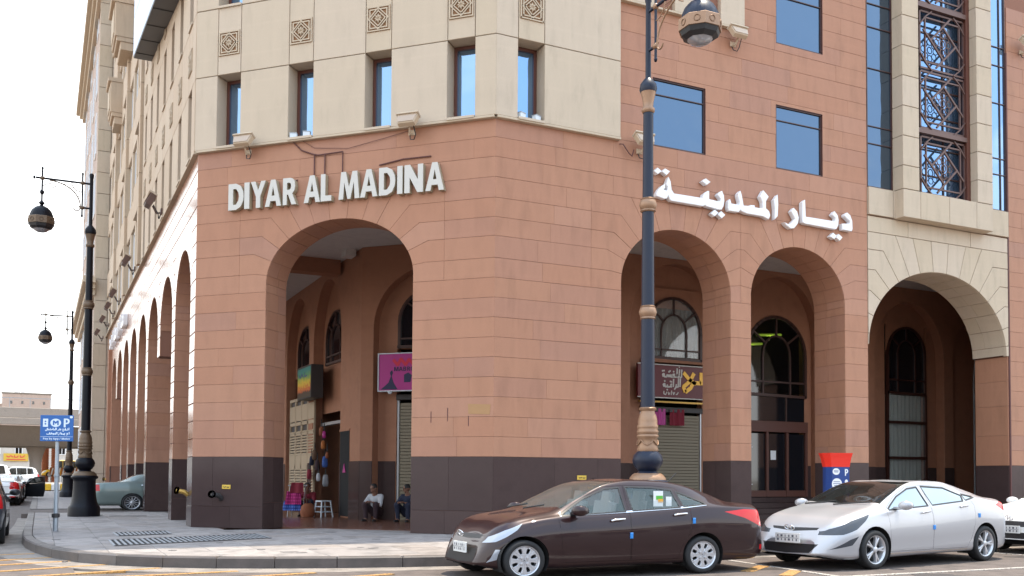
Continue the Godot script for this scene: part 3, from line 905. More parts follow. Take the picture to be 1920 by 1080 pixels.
func build_inside(h: Node3D) -> void:
	# the floor of the arcade
	var up := Transform3D(Basis(Vector3(1, 0, 0), Vector3(0, 0, -1), Vector3(0, 1, 0)), Vector3.ZERO)
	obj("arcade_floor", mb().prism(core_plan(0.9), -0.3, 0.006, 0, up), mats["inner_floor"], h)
	# the shop front along the street
	var f := Transform3D(Basis.IDENTITY, Vector3(0, 0, -5.2))
	var recs := [[8.6, 1.72, 5.9, 7.85], [12.62, 1.62, 5.9, 7.85], [18.45, 1.68, 5.5, 7.5], [21.4, 0.8, 5.6, 6.9]]
	var w := obj("shop_wall", mb().prism(recess_outline(2.5, 23.0, 8.0, recs), -0.35, 0.0, 0.012), mats["inner_stone"], h)
	w.transform = f
	obj("recess_wall", mb().prism(pts([2.0, 0, 7.45, 0, 7.45, 4.9, 9.75, 4.9, 9.75, 0, 11.3, 0, 11.3, 8, 2.0, 8]), -0.6, -0.35), mats["inner_stone"], w)
	obj("recess_wall", mb().prism(pts([13.95, 0, 17.6, 0, 17.6, 6.75, 19.65, 6.75, 19.65, 0, 23, 0, 23, 8, 13.95, 8]), -0.6, -0.35), mats["inner_stone"], w)
	obj("recess_wall", mb().prism(rect(11.3, 6.75, 13.95, 8.0), -0.6, -0.35), mats["inner_stone"], w)
	base_band(w, [[2.5, 6.88], [10.32, 11.0], [14.24, 16.77], [20.13, 20.6], [22.2, 23.0]], 0.0)
	base_band(w, [[6.9, 7.4], [9.8, 10.3], [14.0, 14.2], [16.8, 17.6], [19.68, 20.1]], -0.35)
	arched_window(w, Transform3D.IDENTITY, 8.6, 1.05, 4.93, 5.75, 6.86, -0.22, 0.08, true, "clear_pane")
	obj("window_ledge", mb().box(Vector3(8.6, 4.87, -0.28), Vector3(2.3, 0.12, 0.2), Transform3D.IDENTITY, 0.01), mats["inner_stone"], w)
	roller_shutter(w, Transform3D.IDENTITY, 7.5, 9.7, 0.0, 3.3, -0.40)
	# hotel door: fanlight, transoms, brown doors, steps
	arched_window(w, Transform3D.IDENTITY, 12.74, 1.27, 3.98, 5.3, 6.62, -0.33, 0.09, true, "fan_pane")
	var d := group("hotel_door", w)
	obj("upper_pane", mb().box(Vector3(12.74, 3.56, -0.36), Vector3(2.4, 0.8, 0.012)), mats["dark_pane"], d)
	obj("transom", mb().box(Vector3(12.74, 2.98, -0.33), Vector3(2.6, 0.36, 0.12), Transform3D.IDENTITY, 0.01), mats["brown_frame"], d)
	for x in [11.5, 12.33, 13.17, 13.98]:
		obj("door_post", mb().box(Vector3(x, 1.75, -0.33), Vector3(0.1, 2.1, 0.11), Transform3D.IDENTITY, 0.008), mats["brown_frame"], d)
	for x in [11.92, 12.75, 13.57]:
		obj("pane", mb().box(Vector3(x, 1.8, -0.36), Vector3(0.72, 1.9, 0.012)), mats["dark_pane"], d)
		obj("kick_rail", mb().box(Vector3(x, 0.8, -0.335), Vector3(0.72, 0.2, 0.09)), mats["brown_frame"], d)
	obj("glazing_bar", mb().box(Vector3(13.15, 3.56, -0.345), Vector3(0.05, 0.8, 0.06)), mats["dark_frame"], d)
	obj("notice", mb().box(Vector3(12.62, 2.05, -0.35), Vector3(0.22, 0.3, 0.004)), mats["white_paint"], d)
	for y in [1.1, 2.3]:
		obj("hinge", mb().box(Vector3(11.62, y, -0.3), Vector3(0.2, 0.03, 0.03)), mats["steel"], d)
	for i in 4:
		obj("step", mb().box(Vector3(12.7, 0.085 + i * 0.17, 0.62 - i * 0.3 - 0.6), Vector3(3.1, 0.17, 1.2), Transform3D.IDENTITY, 0.012), mats["dark_granite_0"], d)
	# tall door in the limestone bay
	arched_window(w, Transform3D.IDENTITY, 18.63, 0.95, 4.3, 5.7, 6.7, -0.33, 0.08, true)
	var td := group("tall_door", w)
	for y in [0.1, 2.05, 3.3]:
		obj("rail", mb().box(Vector3(18.63, y, -0.33), Vector3(1.9, 0.09, 0.1)), mats["dark_frame"], td)
	for x in [17.7, 19.56]:
		obj("post", mb().box(Vector3(x, 2.15, -0.33), Vector3(0.09, 4.3, 0.1)), mats["dark_frame"], td)
	obj("curtain", pleats(17.75, 19.5, 0.1, 4.28, -0.5), mats["curtain"], td)
	obj("pane", mb().box(Vector3(18.63, 2.2, -0.37), Vector3(1.75, 4.2, 0.01)), mats["clear_pane"], td)
	obj("curtain", pleats(7.62, 9.58, 4.95, 6.5, -0.295), mats["lace"], w)
	# the shop front behind the cut corner
	var fc := Transform3D(face_cut.basis, Vector3(-0.5, 0, -8.2))
	var wc := obj("shop_wall", mb().prism(recess_outline(0.0, 4.243, 8.0, [[2.12, 1.72, 5.6, 7.3]]), -0.35, 0.0, 0.012), mats["inner_stone"], h)
	wc.transform = fc
	obj("recess_wall", mb().prism(pts([0.3, 0, 1.0, 0, 1.0, 5.0, 3.3, 5.0, 3.3, 0, 4.2, 0, 4.2, 8, 0.3, 8]), -0.6, -0.35), mats["inner_stone"], wc)
	base_band(wc, [[0.0, 0.4], [3.84, 4.24]], 0.0)
	base_band(wc, [[0.42, 0.98], [3.32, 3.8]], -0.35)
	arched_window(wc, Transform3D.IDENTITY, 2.12, 1.08, 5.02, 5.8, 6.75, -0.33, 0.08, true)
	roller_shutter(wc, Transform3D.IDENTITY, 1.08, 3.2, 0.0, 3.5, -0.40)
	# the shops along the side street
	var fs := Transform3D(face_side.basis, Vector3(-0.5, 0, -8.2))
	var rs := []
	for k in 6:
		rs.push_front([-3.85 - 4.0 * k, 1.72, 5.6, 7.75])
	var ws := obj("shop_wall", mb().prism(recess_outline(-26.0, 0.0, 8.0, rs), -0.35, 0.0, 0.012), mats["inner_stone"], h)
	ws.transform = fs
	obj("recess_wall", mb().prism(pts([-26.0, 4.95, -0.3, 4.95, -0.3, 8.0, -26, 8.0]), -0.6, -0.35), mats["inner_stone"], ws)
	obj("recess_wall", mb().prism(pts([-26.0, 0, -9.6, 0, -9.6, 4.95, -26, 4.95]), -0.6, -0.35), mats["inner_stone"], ws)
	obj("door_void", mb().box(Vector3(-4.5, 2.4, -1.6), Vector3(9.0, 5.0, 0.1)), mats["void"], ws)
	obj("door_void", mb().box(Vector3(-6.4, 2.4, -0.9), Vector3(0.1, 5.0, 1.3)), mats["inner_stone"], ws)
	for k in 3:
		arched_window(ws, Transform3D.IDENTITY, -3.85 - 4.0 * k, 1.2, 5.02, 5.8, 6.75, -0.33, 0.08, true)
	base_band(ws, [[-1.05, 0.0], [-2.1, -1.98], [-6.1, -5.6], [-10.1, -9.6]], 0.0)
	obj("niche", mb().box(Vector3(-1.56, 1.35, 0.004), Vector3(1.0, 2.6, 0.02)), mats["void"], ws)
	obj("niche_trim", mb().box(Vector3(-1.56, 2.68, 0.012), Vector3(1.1, 0.06, 0.03)), mats["inner_stone"], ws)
	obj("recess_wall", mb().prism(rect(-2.75, 0.0, -2.1, 5.0), -0.36, -0.2), mats["inner_stone"], ws)
	obj("shop_lintel", mb().box(Vector3(-4.0, 4.2, -0.42), Vector3(3.3, 1.6, 0.1)), mats["inner_stone"], ws)
	obj("shop_lintel_bar", mb().box(Vector3(-4.0, 3.02, -0.3), Vector3(2.5, 0.1, 0.16)), mats["steel"], ws)
	# end walls and the beam across the ceiling
	obj("end_wall", mb().box(Vector3(22.9, 4.0, -3.2), Vector3(0.3, 8.0, 4.2)), mats["inner_stone"], h)
	obj("end_wall", mb().box(Vector3(-3.2, 4.0, -37.2), Vector3(5.0, 8.0, 0.3)), mats["inner_stone"], h)
	obj("ceiling_beam", mb().box(Vector3(-2.6, 7.78, -10.4), Vector3(4.0, 0.46, 0.5)), mats["inner_stone"], h)
	obj("ceiling_box", mb().box(Vector3(-0.75, 7.9, -8.75), Vector3(0.3, 0.2, 0.5)), mats["plaster"], h)
	for q in [[12.3, 5.75, -6.3], [13.3, 6.15, -6.5]]:
		obj("lamp_tube", mb().tube([Vector3(q[0] - 0.55, q[1] - 0.03, q[2]), Vector3(q[0] + 0.5, q[1] + 0.05, q[2])], 0.04, 8), mats["light_tube"], h)
		var l := OmniLight3D.new()
		l.name = "tube_light"; l.light_energy = 0.12; l.light_color = Color(0.85, 0.95, 0.5); l.omni_range = 6.0; l.omni_attenuation = 2.0; l.light_size = 0.1; l.shadow_enabled = true
		l.position = Vector3(q[0], q[1] - 0.12, q[2])
		add_child(l, true)

func pleats(x0: float, x1: float, y0: float, y1: float, z: float) -> MB:
	var b := mb()
	var n := int((x1 - x0) / 0.035)
	for i in n:
		var xa := lerpf(x0, x1, float(i) / n); var xb := lerpf(x0, x1, float(i + 1) / n)
		var za := z + sin(xa * 34.0) * 0.03 + sin(xa * 13.0) * 0.02; var zb := z + sin(xb * 34.0) * 0.03 + sin(xb * 13.0) * 0.02
		b.quad(Vector3(xa, y0, za), Vector3(xb, y0, zb), Vector3(xb, y1, zb), Vector3(xa, y1, za))
	return b

func build_far_block() -> void:
	# the taller wing at the far end of the side street
	var h := thing("far_wing", "beige stone wing with cornices jutting out at far end of arcade facade", "building")
	var t := face_side
	var wall := obj("wall", mb().box(Vector3(-47, 20, -2.0), Vector3(22, 40, 5.4)), mats["far_wall"], h)
	wall.transform = t
	for i in 28:
		for c in 2:
			obj("facing_stone", mb().box(Vector3(-35.96, 0.7 + i * 1.25, -0.35 + c * 0.75), Vector3(0.1, 1.22, 0.72), Transform3D.IDENTITY, 0.015), tan_stone(), wall)
	for y in [11.6, 29.0]:
		var b := mb()
		for s in [[0.0, 0.35, 0.25], [0.35, 0.3, 0.45], [0.65, 0.35, 0.7]]:
			b.box(Vector3(-47, y + s[0] + s[1] / 2, 0.7 + s[2] / 2), Vector3(22 + s[2] * 2, s[1], s[2]), Transform3D.IDENTITY, 0.03)
		obj("cornice", b, mats["limestone_0"], wall)
	for f in 9:
		for i in 5:
			window(h, t, -57.0 + 4.2 * i, 2.2 + f * 3.7, -55.4 + 4.2 * i, 4.7 + f * 3.7, 0.72, "deep_glass", "white_paint", 0.1, [-56.2 + 4.2 * i])
	# corbelled balconies high on the facade
	for q in [[-26.9, 18.5, 1.2, 0.62], [-21.4, 19.9, 1.6, 0.8]]:
		var b := group("balcony", h, t)
		for s in [[0.0, 0.35, 0.75], [0.35, 0.2, 0.95], [0.55, 1.5, 1.05], [2.05, 0.2, 1.25]]:
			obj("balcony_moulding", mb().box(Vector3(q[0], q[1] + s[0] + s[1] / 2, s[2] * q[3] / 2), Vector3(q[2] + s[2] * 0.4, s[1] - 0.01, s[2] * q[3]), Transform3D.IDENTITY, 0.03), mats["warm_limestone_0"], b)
		for k in 3:
			obj("balcony_panel", mb().box(Vector3(q[0] - q[2] / 3 + k * q[2] / 3, q[1] + 1.3, 1.05 * q[3] + 0.02), Vector3(q[2] / 3 - 0.06, 1.1, 0.05), Transform3D.IDENTITY, 0.02), mats["limestone_1"], b)

# ---------------------------------------------------------------- cars
# a triangle sheet that can be cut by outlines seen along an axis
class Sheet:
	var p := PackedVector3Array()
	var n := PackedVector3Array()
	func add_tri(a: Array) -> void:
		for k in 3:
			p.append(a[k]); n.append(a[k + 3])
	static func flat(v: Vector3, ax: int) -> Vector2:
		return Vector2(v.x, v.y) if ax == 0 else (Vector2(v.z, v.y) if ax == 1 else Vector2(v.x, v.z))
	# returns [inside, outside]
	func split(poly: PackedVector2Array, ax: int, lo := Vector3(-99, -99, -99), hi := Vector3(99, 99, 99)) -> Array:
		var ins := Sheet.new(); var out := Sheet.new()
		var r := Rect2(poly[0], Vector2.ZERO)
		for q in poly:
			r = r.expand(q)
		for i in range(0, p.size(), 3):
			var c := (p[i] + p[i + 1] + p[i + 2]) / 3.0
			var a2 := Sheet.flat(p[i], ax); var b2 := Sheet.flat(p[i + 1], ax); var c2 := Sheet.flat(p[i + 2], ax)
			var tr := Rect2(a2, Vector2.ZERO).expand(b2).expand(c2)
			var inside_lim := c.x > lo.x and c.y > lo.y and c.z > lo.z and c.x < hi.x and c.y < hi.y and c.z < hi.z
			var area := (b2 - a2).cross(c2 - a2)
			if not inside_lim or not r.grow(0.0001).intersects(tr.grow(0.0001)):
				out.copy(self, i); continue
			if absf(area) < 1e-7:
				(ins if Geometry2D.is_point_in_polygon((a2 + b2 + c2) / 3.0, poly) else out).copy(self, i); continue
			var t2 := PackedVector2Array([a2, b2, c2])
			var got := Geometry2D.intersect_polygons(t2, poly)
			if got.is_empty():
				out.copy(self, i); continue
			var sum := 0.0
			for g: PackedVector2Array in got:
				sum += absf(Sheet.area_of(g))
			if sum > absf(area) * 0.5 * 0.9995:
				ins.copy(self, i); continue
			for g in got:
				ins.lift(self, i, g, a2, b2, c2, area)
			for g in Geometry2D.clip_polygons(t2, poly):
				out.lift(self, i, g, a2, b2, c2, area)
		return [ins, out]
	static func area_of(g: PackedVector2Array) -> float:
		var s := 0.0
		for i in g.size():
			s += g[i].cross(g[(i + 1) % g.size()])
		return s / 2.0
	func copy(o: Sheet, i: int) -> void:
		for k in 3:
			p.append(o.p[i + k]); n.append(o.n[i + k])
	func lift(o: Sheet, i: int, g: PackedVector2Array, a: Vector2, b: Vector2, c: Vector2, area: float) -> void:
		var ix := Geometry2D.triangulate_polygon(g)
		for k in range(0, ix.size(), 3):
			var w := [g[ix[k]], g[ix[k + 1]], g[ix[k + 2]]]
			if ((w[1] - w[0]).cross(w[2] - w[0]) < 0) != (area < 0):
				w.reverse()
			for q: Vector2 in w:
				var u := (q - a).cross(c - a) / area
				var v := (b - a).cross(q - a) / area
				p.append(o.p[i] + (o.p[i + 1] - o.p[i]) * u + (o.p[i + 2] - o.p[i]) * v)
				n.append((o.n[i] + (o.n[i + 1] - o.n[i]) * u + (o.n[i + 2] - o.n[i]) * v).normalized())
	func to_mb(off := 0.0) -> MB:
		var b := MB.new()
		for i in range(0, p.size(), 3):
			b.tri_n(p[i] + n[i] * off, p[i + 1] + n[i + 1] * off, p[i + 2] + n[i + 2] * off, n[i], n[i + 1], n[i + 2])
		return b

static func kf(a: Array, x: float) -> float:           # smooth curve through [x, value] pairs
	if x <= a[0][0]: return a[0][1]
	if x >= a[-1][0]: return a[-1][1]
	for i in a.size() - 1:
		if x <= a[i + 1][0]:
			var d: float = a[i + 1][0] - a[i][0]
			var t: float = (x - a[i][0]) / d
			var s: float = (a[i + 1][1] - a[i][1]) / d
			var m0: float = s if i == 0 else kf_slope((a[i][1] - a[i - 1][1]) / (a[i][0] - a[i - 1][0]), s)
			var m1: float = s if i + 2 >= a.size() else kf_slope(s, (a[i + 2][1] - a[i + 1][1]) / (a[i + 2][0] - a[i + 1][0]))
			var t2 := t * t; var t3 := t2 * t
			return a[i][1] * (2 * t3 - 3 * t2 + 1) + m0 * d * (t3 - 2 * t2 + t) + a[i + 1][1] * (3 * t2 - 2 * t3) + m1 * d * (t3 - t2)
	return a[-1][1]

static func kf_slope(a: float, b: float) -> float:
	if a * b <= 0: return 0.0
	return 2 * a * b / (a + b)

# one half (z > 0) of a car body as a sheet; the car looks towards -x, the ground is y = 0
func body_half(s: Dictionary) -> Sheet:
	var nx := 96
	var x0: float = s.x0; var x1: float = s.x1
	var grid := []
	for i in nx + 1:
		var t := float(i) / nx
		var x := lerpf(x0, x1, t)
		if t < 0.1: x = x0 + (x1 - x0) * 0.1 * pow(t / 0.1, 1.7)
		if t > 0.9: x = x1 - (x1 - x0) * 0.1 * pow((1 - t) / 0.1, 1.7)
		var w: float = kf(s.plan, x)
		var belt := kf(s.belt, x); var top := maxf(kf(s.top, x), belt + 0.012); var roofw: float = kf(s.roofw, x) * w
		var low := kf(s.low, x)
		var up := clampf((top - belt) / 0.35, 0.0, 1.0)
		var edge_y := belt + (top - belt) * lerpf(0.5, 0.86, up)
		var c := [Vector2(w * 0.80, low), Vector2(w * 0.955, low + 0.035), Vector2(w * 0.985, lerpf(low, belt, 0.28)), Vector2(w, lerpf(low, belt, 0.52)), Vector2(w * 0.992, lerpf(low, belt, 0.74)), Vector2(w * 0.955, lerpf(low, belt, 0.93)), Vector2(w * 0.925, belt),
			Vector2(lerpf(w * 0.925, roofw, 0.5), lerpf(belt, edge_y, 0.5)), Vector2(roofw, edge_y), Vector2(roofw * 0.88, lerpf(edge_y, top, 0.72)), Vector2(roofw * 0.55, top - 0.012), Vector2(0, top)]
		# round off the two ends
		var e: float = clampf((x - x0) / s.nose, 0, 1); var e2: float = clampf((x1 - x) / s.tail, 0, 1)
		var f := sqrt(1 - pow(1 - e, 2)); var f2 := sqrt(1 - pow(1 - e2, 2))
		var col := PackedVector3Array()
		for k in c.size():
			col.append(Vector3(x, c[k].y, c[k].x))
		var fine := PackedVector3Array()
		for k in c.size() - 1:
			var q0 := col[maxi(k - 1, 0)]; var q3 := col[mini(k + 2, c.size() - 1)]
			if k + 2 >= c.size(): q3 = col[k] * Vector3(1, 1, -1)
			for j in 3:
				fine.append(col[k].cubic_interpolate(col[k + 1], q0, q3, j / 3.0))
		fine.append(col[-1])
		var mid := (low + belt) * 0.5
		for k in fine.size():
			var q := fine[k]
			var sc := minf(f, f2)
			q.z *= lerpf(s.end_w, 1.0, sc)
			if q.y < mid: q.y = lerpf(q.y, mid, (1 - sc) * 0.28)
			else: q.y = lerpf(q.y, mid, (1 - sc) * (0.42 if e < 1 else 0.22))
			# the faces of the bumpers lean
			q.x += (1 - f) * s.lean_f * (q.y - mid) - (1 - f2) * s.lean_r * (q.y - mid)
			fine[k] = q
		grid.append(fine)
	var m: int = grid[0].size()
	var nor := []
	for i in nx + 1:
		var row := PackedVector3Array()
		for k in m:
			var a: Vector3 = grid[mini(i + 1, nx)][k] - grid[maxi(i - 1, 0)][k]
			var b: Vector3 = grid[i][mini(k + 1, m - 1)] - grid[i][maxi(k - 1, 0)]
			if k == m - 1: b = Vector3(0, 0, -1)
			row.append(a.cross(b).normalized() * -1.0 if a.cross(b).dot(Vector3(0, 0.3, 1)) < 0 else a.cross(b).normalized())
		nor.append(row)
	var sh := Sheet.new()
	for i in nx:
		for k in m - 1:
			var A = grid[i][k]; var B = grid[i + 1][k]; var C = grid[i + 1][k + 1]; var D = grid[i][k + 1]
			sh.add_tri([A, B, C, nor[i][k], nor[i + 1][k], nor[i + 1][k + 1]])
			sh.add_tri([A, C, D, nor[i][k], nor[i + 1][k + 1], nor[i][k + 1]])
	for e in [0, nx]:
		var nn := Vector3(-1 if e == 0 else 1, 0, 0)
		for k in m - 1:
			var A: Vector3 = grid[e][k]; var B: Vector3 = grid[e][k + 1]
			var A0 := Vector3(A.x, A.y, 0); var B0 := Vector3(B.x, B.y, 0)
			for st in 8:
				var a1 := A.lerp(A0, st / 8.0); var a2 := A.lerp(A0, (st + 1) / 8.0); var b1 := B.lerp(B0, st / 8.0); var b2 := B.lerp(B0, (st + 1) / 8.0)
				for q in [[a1, b1, b2], [a1, b2, a2]]:
					if e == 0: sh.add_tri([q[0], q[1], q[2], nn, nn, nn])
					else: sh.add_tri([q[0], q[2], q[1], nn, nn, nn])
	return sh

# draws in (or lets out) the overhangs of a car beyond a and b
func overhang(s: Dictionary, a: float, ka: float, b: float, kb: float) -> Dictionary:
	var f := func(x: float) -> float: return a + (x - a) * ka if x < a else (b + (x - b) * kb if x > b else x)
	s.x0 = f.call(s.x0); s.x1 = f.call(s.x1)
	for k in ["top", "belt", "low", "plan", "roofw"]:
		for q in s[k]: q[0] = f.call(q[0])
	for l in s.lamps:
		if l[4] == 0:
			for i in range(0, l[1].size(), 2): l[1][i] = f.call(l[1][i])
	return s

func ellipse(cx: float, cy: float, rx: float, ry: float, n := 28) -> PackedVector2Array:
	var o := PackedVector2Array()
	for i in n:
		o.append(Vector2(cx + rx * cos(TAU * i / n), cy + ry * sin(TAU * i / n)))
	return o

var wheel_cache := {}
func wheel(car: Node3D, s: Dictionary, x: float, z: float, out: float) -> void:
	var key: String = s.wheel
	if not wheel_cache.has(key):
		var r: float = s.wr
		var tyre := mb().lathe([Vector2(r * 0.70, 0.085), Vector2(r * 0.78, 0.10), Vector2(r * 0.93, 0.095), Vector2(r * 0.985, 0.07), Vector2(r, 0.03), Vector2(r, -0.06), Vector2(r * 0.97, -0.09), Vector2(r * 0.7, -0.1)], 36)
		var rim := mb().lathe([Vector2(r * 0.62, -0.02), Vector2(r * 0.655, 0.06), Vector2(r * 0.70, 0.088), Vector2(r * 0.725, 0.09)], 36)
		var spoke := mb()
		var back := mb().lathe([Vector2(0.001, 0.0), Vector2(r * 0.64, -0.01)], 30)
		var flatten := Transform3D(Basis(Vector3(1, 0, 0), Vector3(0, 0, -1), Vector3(0, 1, 0)), Vector3.ZERO)
		if key == "hubcap":
			var disc := ellipse(0, 0, r * 0.67, r * 0.67, 40)
			var parts := [disc]
			for i in 8:
				var a := TAU * (i + 0.5) / 8
				var slot := PackedVector2Array()
				for q in pts([0.34, -0.045, 0.42, -0.075, 0.56, -0.085, 0.60, -0.06, 0.60, 0.06, 0.56, 0.085, 0.42, 0.075, 0.34, 0.045]):
					slot.append((q * r).rotated(a))
				var cell := PackedVector2Array([Vector2.ZERO, Vector2(cos(a - PI / 8), sin(a - PI / 8)) * r * 0.67, Vector2(cos(a), sin(a)) * r * 0.685, Vector2(cos(a + PI / 8), sin(a + PI / 8)) * r * 0.67])
				# two halves so that the slot stays an open cut
				for side in [-1, 1]:
					var half := PackedVector2Array([Vector2.ZERO, Vector2(cos(a), sin(a)) * r * 0.68, Vector2(cos(a + side * PI / 8), sin(a + side * PI / 8)) * r * 0.67])
					for g in Geometry2D.clip_polygons(half, slot):
						spoke.prism(g, 0.045, 0.075, 0.004, flatten)
			for i in 4:
				var a := TAU * (i + 0.5) / 4
				spoke.add(mb().lathe([Vector2(0.02, 0.07), Vector2(0.02, 0.088), Vector2(0.001, 0.09)], 8), Transform3D(Basis.IDENTITY, Vector3(cos(a) * r * 0.2, 0, sin(a) * r * 0.2)))
		else:
			var n: int = 5 if key == "alloy" else 12
			for i in n:
				var a := TAU * i / n
				for sd in ([-1, 1] if key == "alloy" else [0]):
					var p := pts([0.10, -0.05, 0.42, -0.085, 0.66, -0.05, 0.66, 0.05, 0.42, 0.02, 0.10, 0.04]) if key == "alloy" else pts([0.12, -0.035, 0.66, -0.025, 0.66, 0.025, 0.12, 0.035])
					var q := PackedVector2Array()
					for w in p:
						var ww := Vector2(w.x, w.y * (sd if sd != 0 else 1) + sd * 0.10 * smoothstep(0.1, 0.6, w.x))
						q.append((ww * r).rotated(a))
					spoke.prism(q, 0.03, 0.078, 0.008, flatten)
			spoke.add(mb().lathe([Vector2(r * 0.16, 0.03), Vector2(r * 0.16, 0.08), Vector2(r * 0.1, 0.09), Vector2(0.001, 0.09)], 14))
		wheel_cache[key] = [tyre.mesh(mats["rubber"]), rim.mesh(mats["wheel_silver"]), spoke.mesh(mats["wheel_silver"]), back.mesh(mats["black_plastic"])]
	var w: Array = wheel_cache[key]
	var t := Transform3D(Basis(Vector3(s.wx, 0, 0), Vector3(0, 0, out), Vector3(0, -out, 0)), Vector3(x, s.wr, z))
	var g := group("wheel", car, t)
	inst("tyre", w[0], g); inst("rim", w[1], g); inst("wheel_cover" if key == "hubcap" else "spokes", w[2], g); inst("brake_plate", w[3], g)

func both(called: String, sh: Sheet, m: Material, car: Node, off := 0.0, sides := 3) -> void:
	if sh.p.is_empty():
		return
	var b := sh.to_mb(off)
	if sides & 1: obj(called, b, m, car)
	if sides & 2: obj(called, b.mirror_z(), m, car)

# cut polygons are given in the car's side view (x, y), front view (z, y) or plan (x, z)
func build_car(called: String, label: String, s: Dictionary, t: Transform3D, grp := "") -> Node3D:
	var car := group(called, null, t)
	tag(car, label, "car", grp)
	var paint: Material = mats[s.paint]
	var sh := body_half(s)
	var wells := []
	for x in [s.ax_f, s.ax_r]:
		var rr: float = s.wr * 1.16
		var p := ellipse(x, s.wr + 0.01, rr * s.wx, rr)
		sh = sh.split(p, 0, Vector3(-9, -9, 0.45))[1]
		wells.append(x)
	var lim := Vector3(-9, 0, 0.4)
	# glass first, then doors, so that the panes lie in the doors' frames
	var glass: Material = mats[s.get("glass", "car_pane")]
	var blackout := []
	for w in s.windows:                                   # side windows, all in one black frame
		var poly := pts(w)
		var cut: Array = sh.split(poly, 0, lim)
		blackout.append(cut[0]); sh = cut[1]
		both("side_window", blackout[-1], glass, car, -0.006)
		var rim := mb()
		var ring := blackout[-1] as Sheet
		var hull: Array = Geometry2D.offset_polygon(poly, 0.022)
		var fr: Array = sh.split(hull[0], 0, lim)
		both("window_frame", fr[0], mats["black_plastic"], car, 0.002)
		sh = fr[1]
	for k in ["windscreen", "rear_window"]:
		var zz: float = s[k][2]
		var r: Array = sh.split(PackedVector2Array([Vector2(s[k][0], -0.1), Vector2(s[k][1], -0.1), Vector2(s[k][1] + s[k][5], zz * s[k][4]), Vector2(s[k][0] + s[k][3], zz)]), 2, Vector3(-9, 0.6, -1))
		var g: Material = mats["car_pane_dark"] if s.get("dark_screen", false) else glass
		var one: MB = (r[0] as Sheet).to_mb(-0.004)
		one.add(one.mirror_z())
		obj(k, one, g, car)
		sh = r[1]
	for w in s.get("lamps", []):                          # [name, polygon, material, offset, axis, low x, high x]
		var r: Array = sh.split(pts(w[1]), w[4], Vector3(w[5], 0, 0.5 if w[4] == 0 else -1.0), Vector3(w[6], 9, 9))
		both(w[0], r[0], mats[w[2]], car, w[3])
		if w[3] <= 0.0:
			sh = r[1]
	for d in s.doors:
		var poly := pts(d)
		if Geometry2D.is_polygon_clockwise(poly): poly.reverse()
		var r: Sheet = sh.split(Geometry2D.offset_polygon(poly, -0.004)[0], 0, lim)[0]
		sh = sh.split(poly, 0, lim)[1]
		both("door", r, paint, car)
	both("body", sh, paint, car)
	# dark lining, floor, seats and wheel wells
	var lining := mb()
	var wmax := 0.0
	for q in s.plan: wmax = maxf(wmax, q[1])
	lining.box(Vector3((s.x0 + s.x1) / 2, 0.22, 0), Vector3(s.x1 - s.x0 - 0.6, 0.1, wmax * 1.4))
	lining.box(Vector3((s.ax_f + s.ax_r) / 2, 0.42, 0), Vector3(s.ax_r - s.ax_f - s.wr * s.wx * 2.5, 0.4, wmax * 1.86))
	lining.box(Vector3((s.x0 + s.ax_f) / 2 + 0.15, 0.42, 0), Vector3(absf(s.ax_f - s.x0) - 0.3, 0.32, wmax * 1.0))
	lining.box(Vector3(s.x1 - 0.75, 0.45, 0), Vector3(0.9, 0.4, wmax * 1.1))
	obj("floor_pan", lining, mats["void"], car)
	for x in wells:
		for sd in [-1, 1]:
			var well := mb()
			var arch := ellipse(x, s.wr + 0.01, s.wr * 1.15 * s.wx, s.wr * 1.15, 24)
			for i in 24:
				var a := arch[i]; var b := arch[(i + 1) % 24]
				if a.y > 0.16 or b.y > 0.16:
					well.quad(Vector3(a.x, a.y, sd * (wmax - 0.03)), Vector3(b.x, b.y, sd * (wmax - 0.03)), Vector3(b.x, b.y, sd * (wmax - 0.36)), Vector3(a.x, a.y, sd * (wmax - 0.36)))
			obj("wheel_well", well, mats["void"], car)
	var seat_m: Material = mats[s.get("seats", "seat_grey")]
	for sx in s.get("seat_x", []):
		for z in [-0.42, 0.42]:
			var b := mb()
			b.box(Vector3(sx - 0.1, 0.52, z), Vector3(0.55, 0.16, 0.5), Transform3D.IDENTITY, 0.05)
			b.box(Vector3.ZERO, Vector3(0.16, 0.58, 0.48), Transform3D(Basis(Vector3.BACK, -0.22), Vector3(sx + 0.26, 0.80, z)), 0.05)
			b.box(Vector3.ZERO, Vector3(0.11, 0.17, 0.28), Transform3D(Basis(Vector3.BACK, -0.22), Vector3(sx + 0.36, 1.14, z)), 0.04)
			obj("seat", b, seat_m, car)
	if s.has("dash_x"):
		obj("dashboard", mb().box(Vector3(s.dash_x, 0.80, 0), Vector3(0.55, 0.18, wmax * 1.6), Transform3D.IDENTITY, 0.05), mats["black_plastic"], car)
		var ring := []
		for i in 17:
			ring.append(Vector3(s.dash_x + 0.36 - 0.07 * sin(TAU * i / 16), 0.86 + 0.16 * sin(TAU * i / 16), 0.42 + 0.17 * cos(TAU * i / 16)))
		obj("steering_wheel", mb().tube(ring, 0.014, 6), mats["black_plastic"], car)
	for x in [s.ax_f, s.ax_r]:
		for sd in [-1.0, 1.0]:
			wheel(car, s, x, sd * (wmax - 0.115), sd)
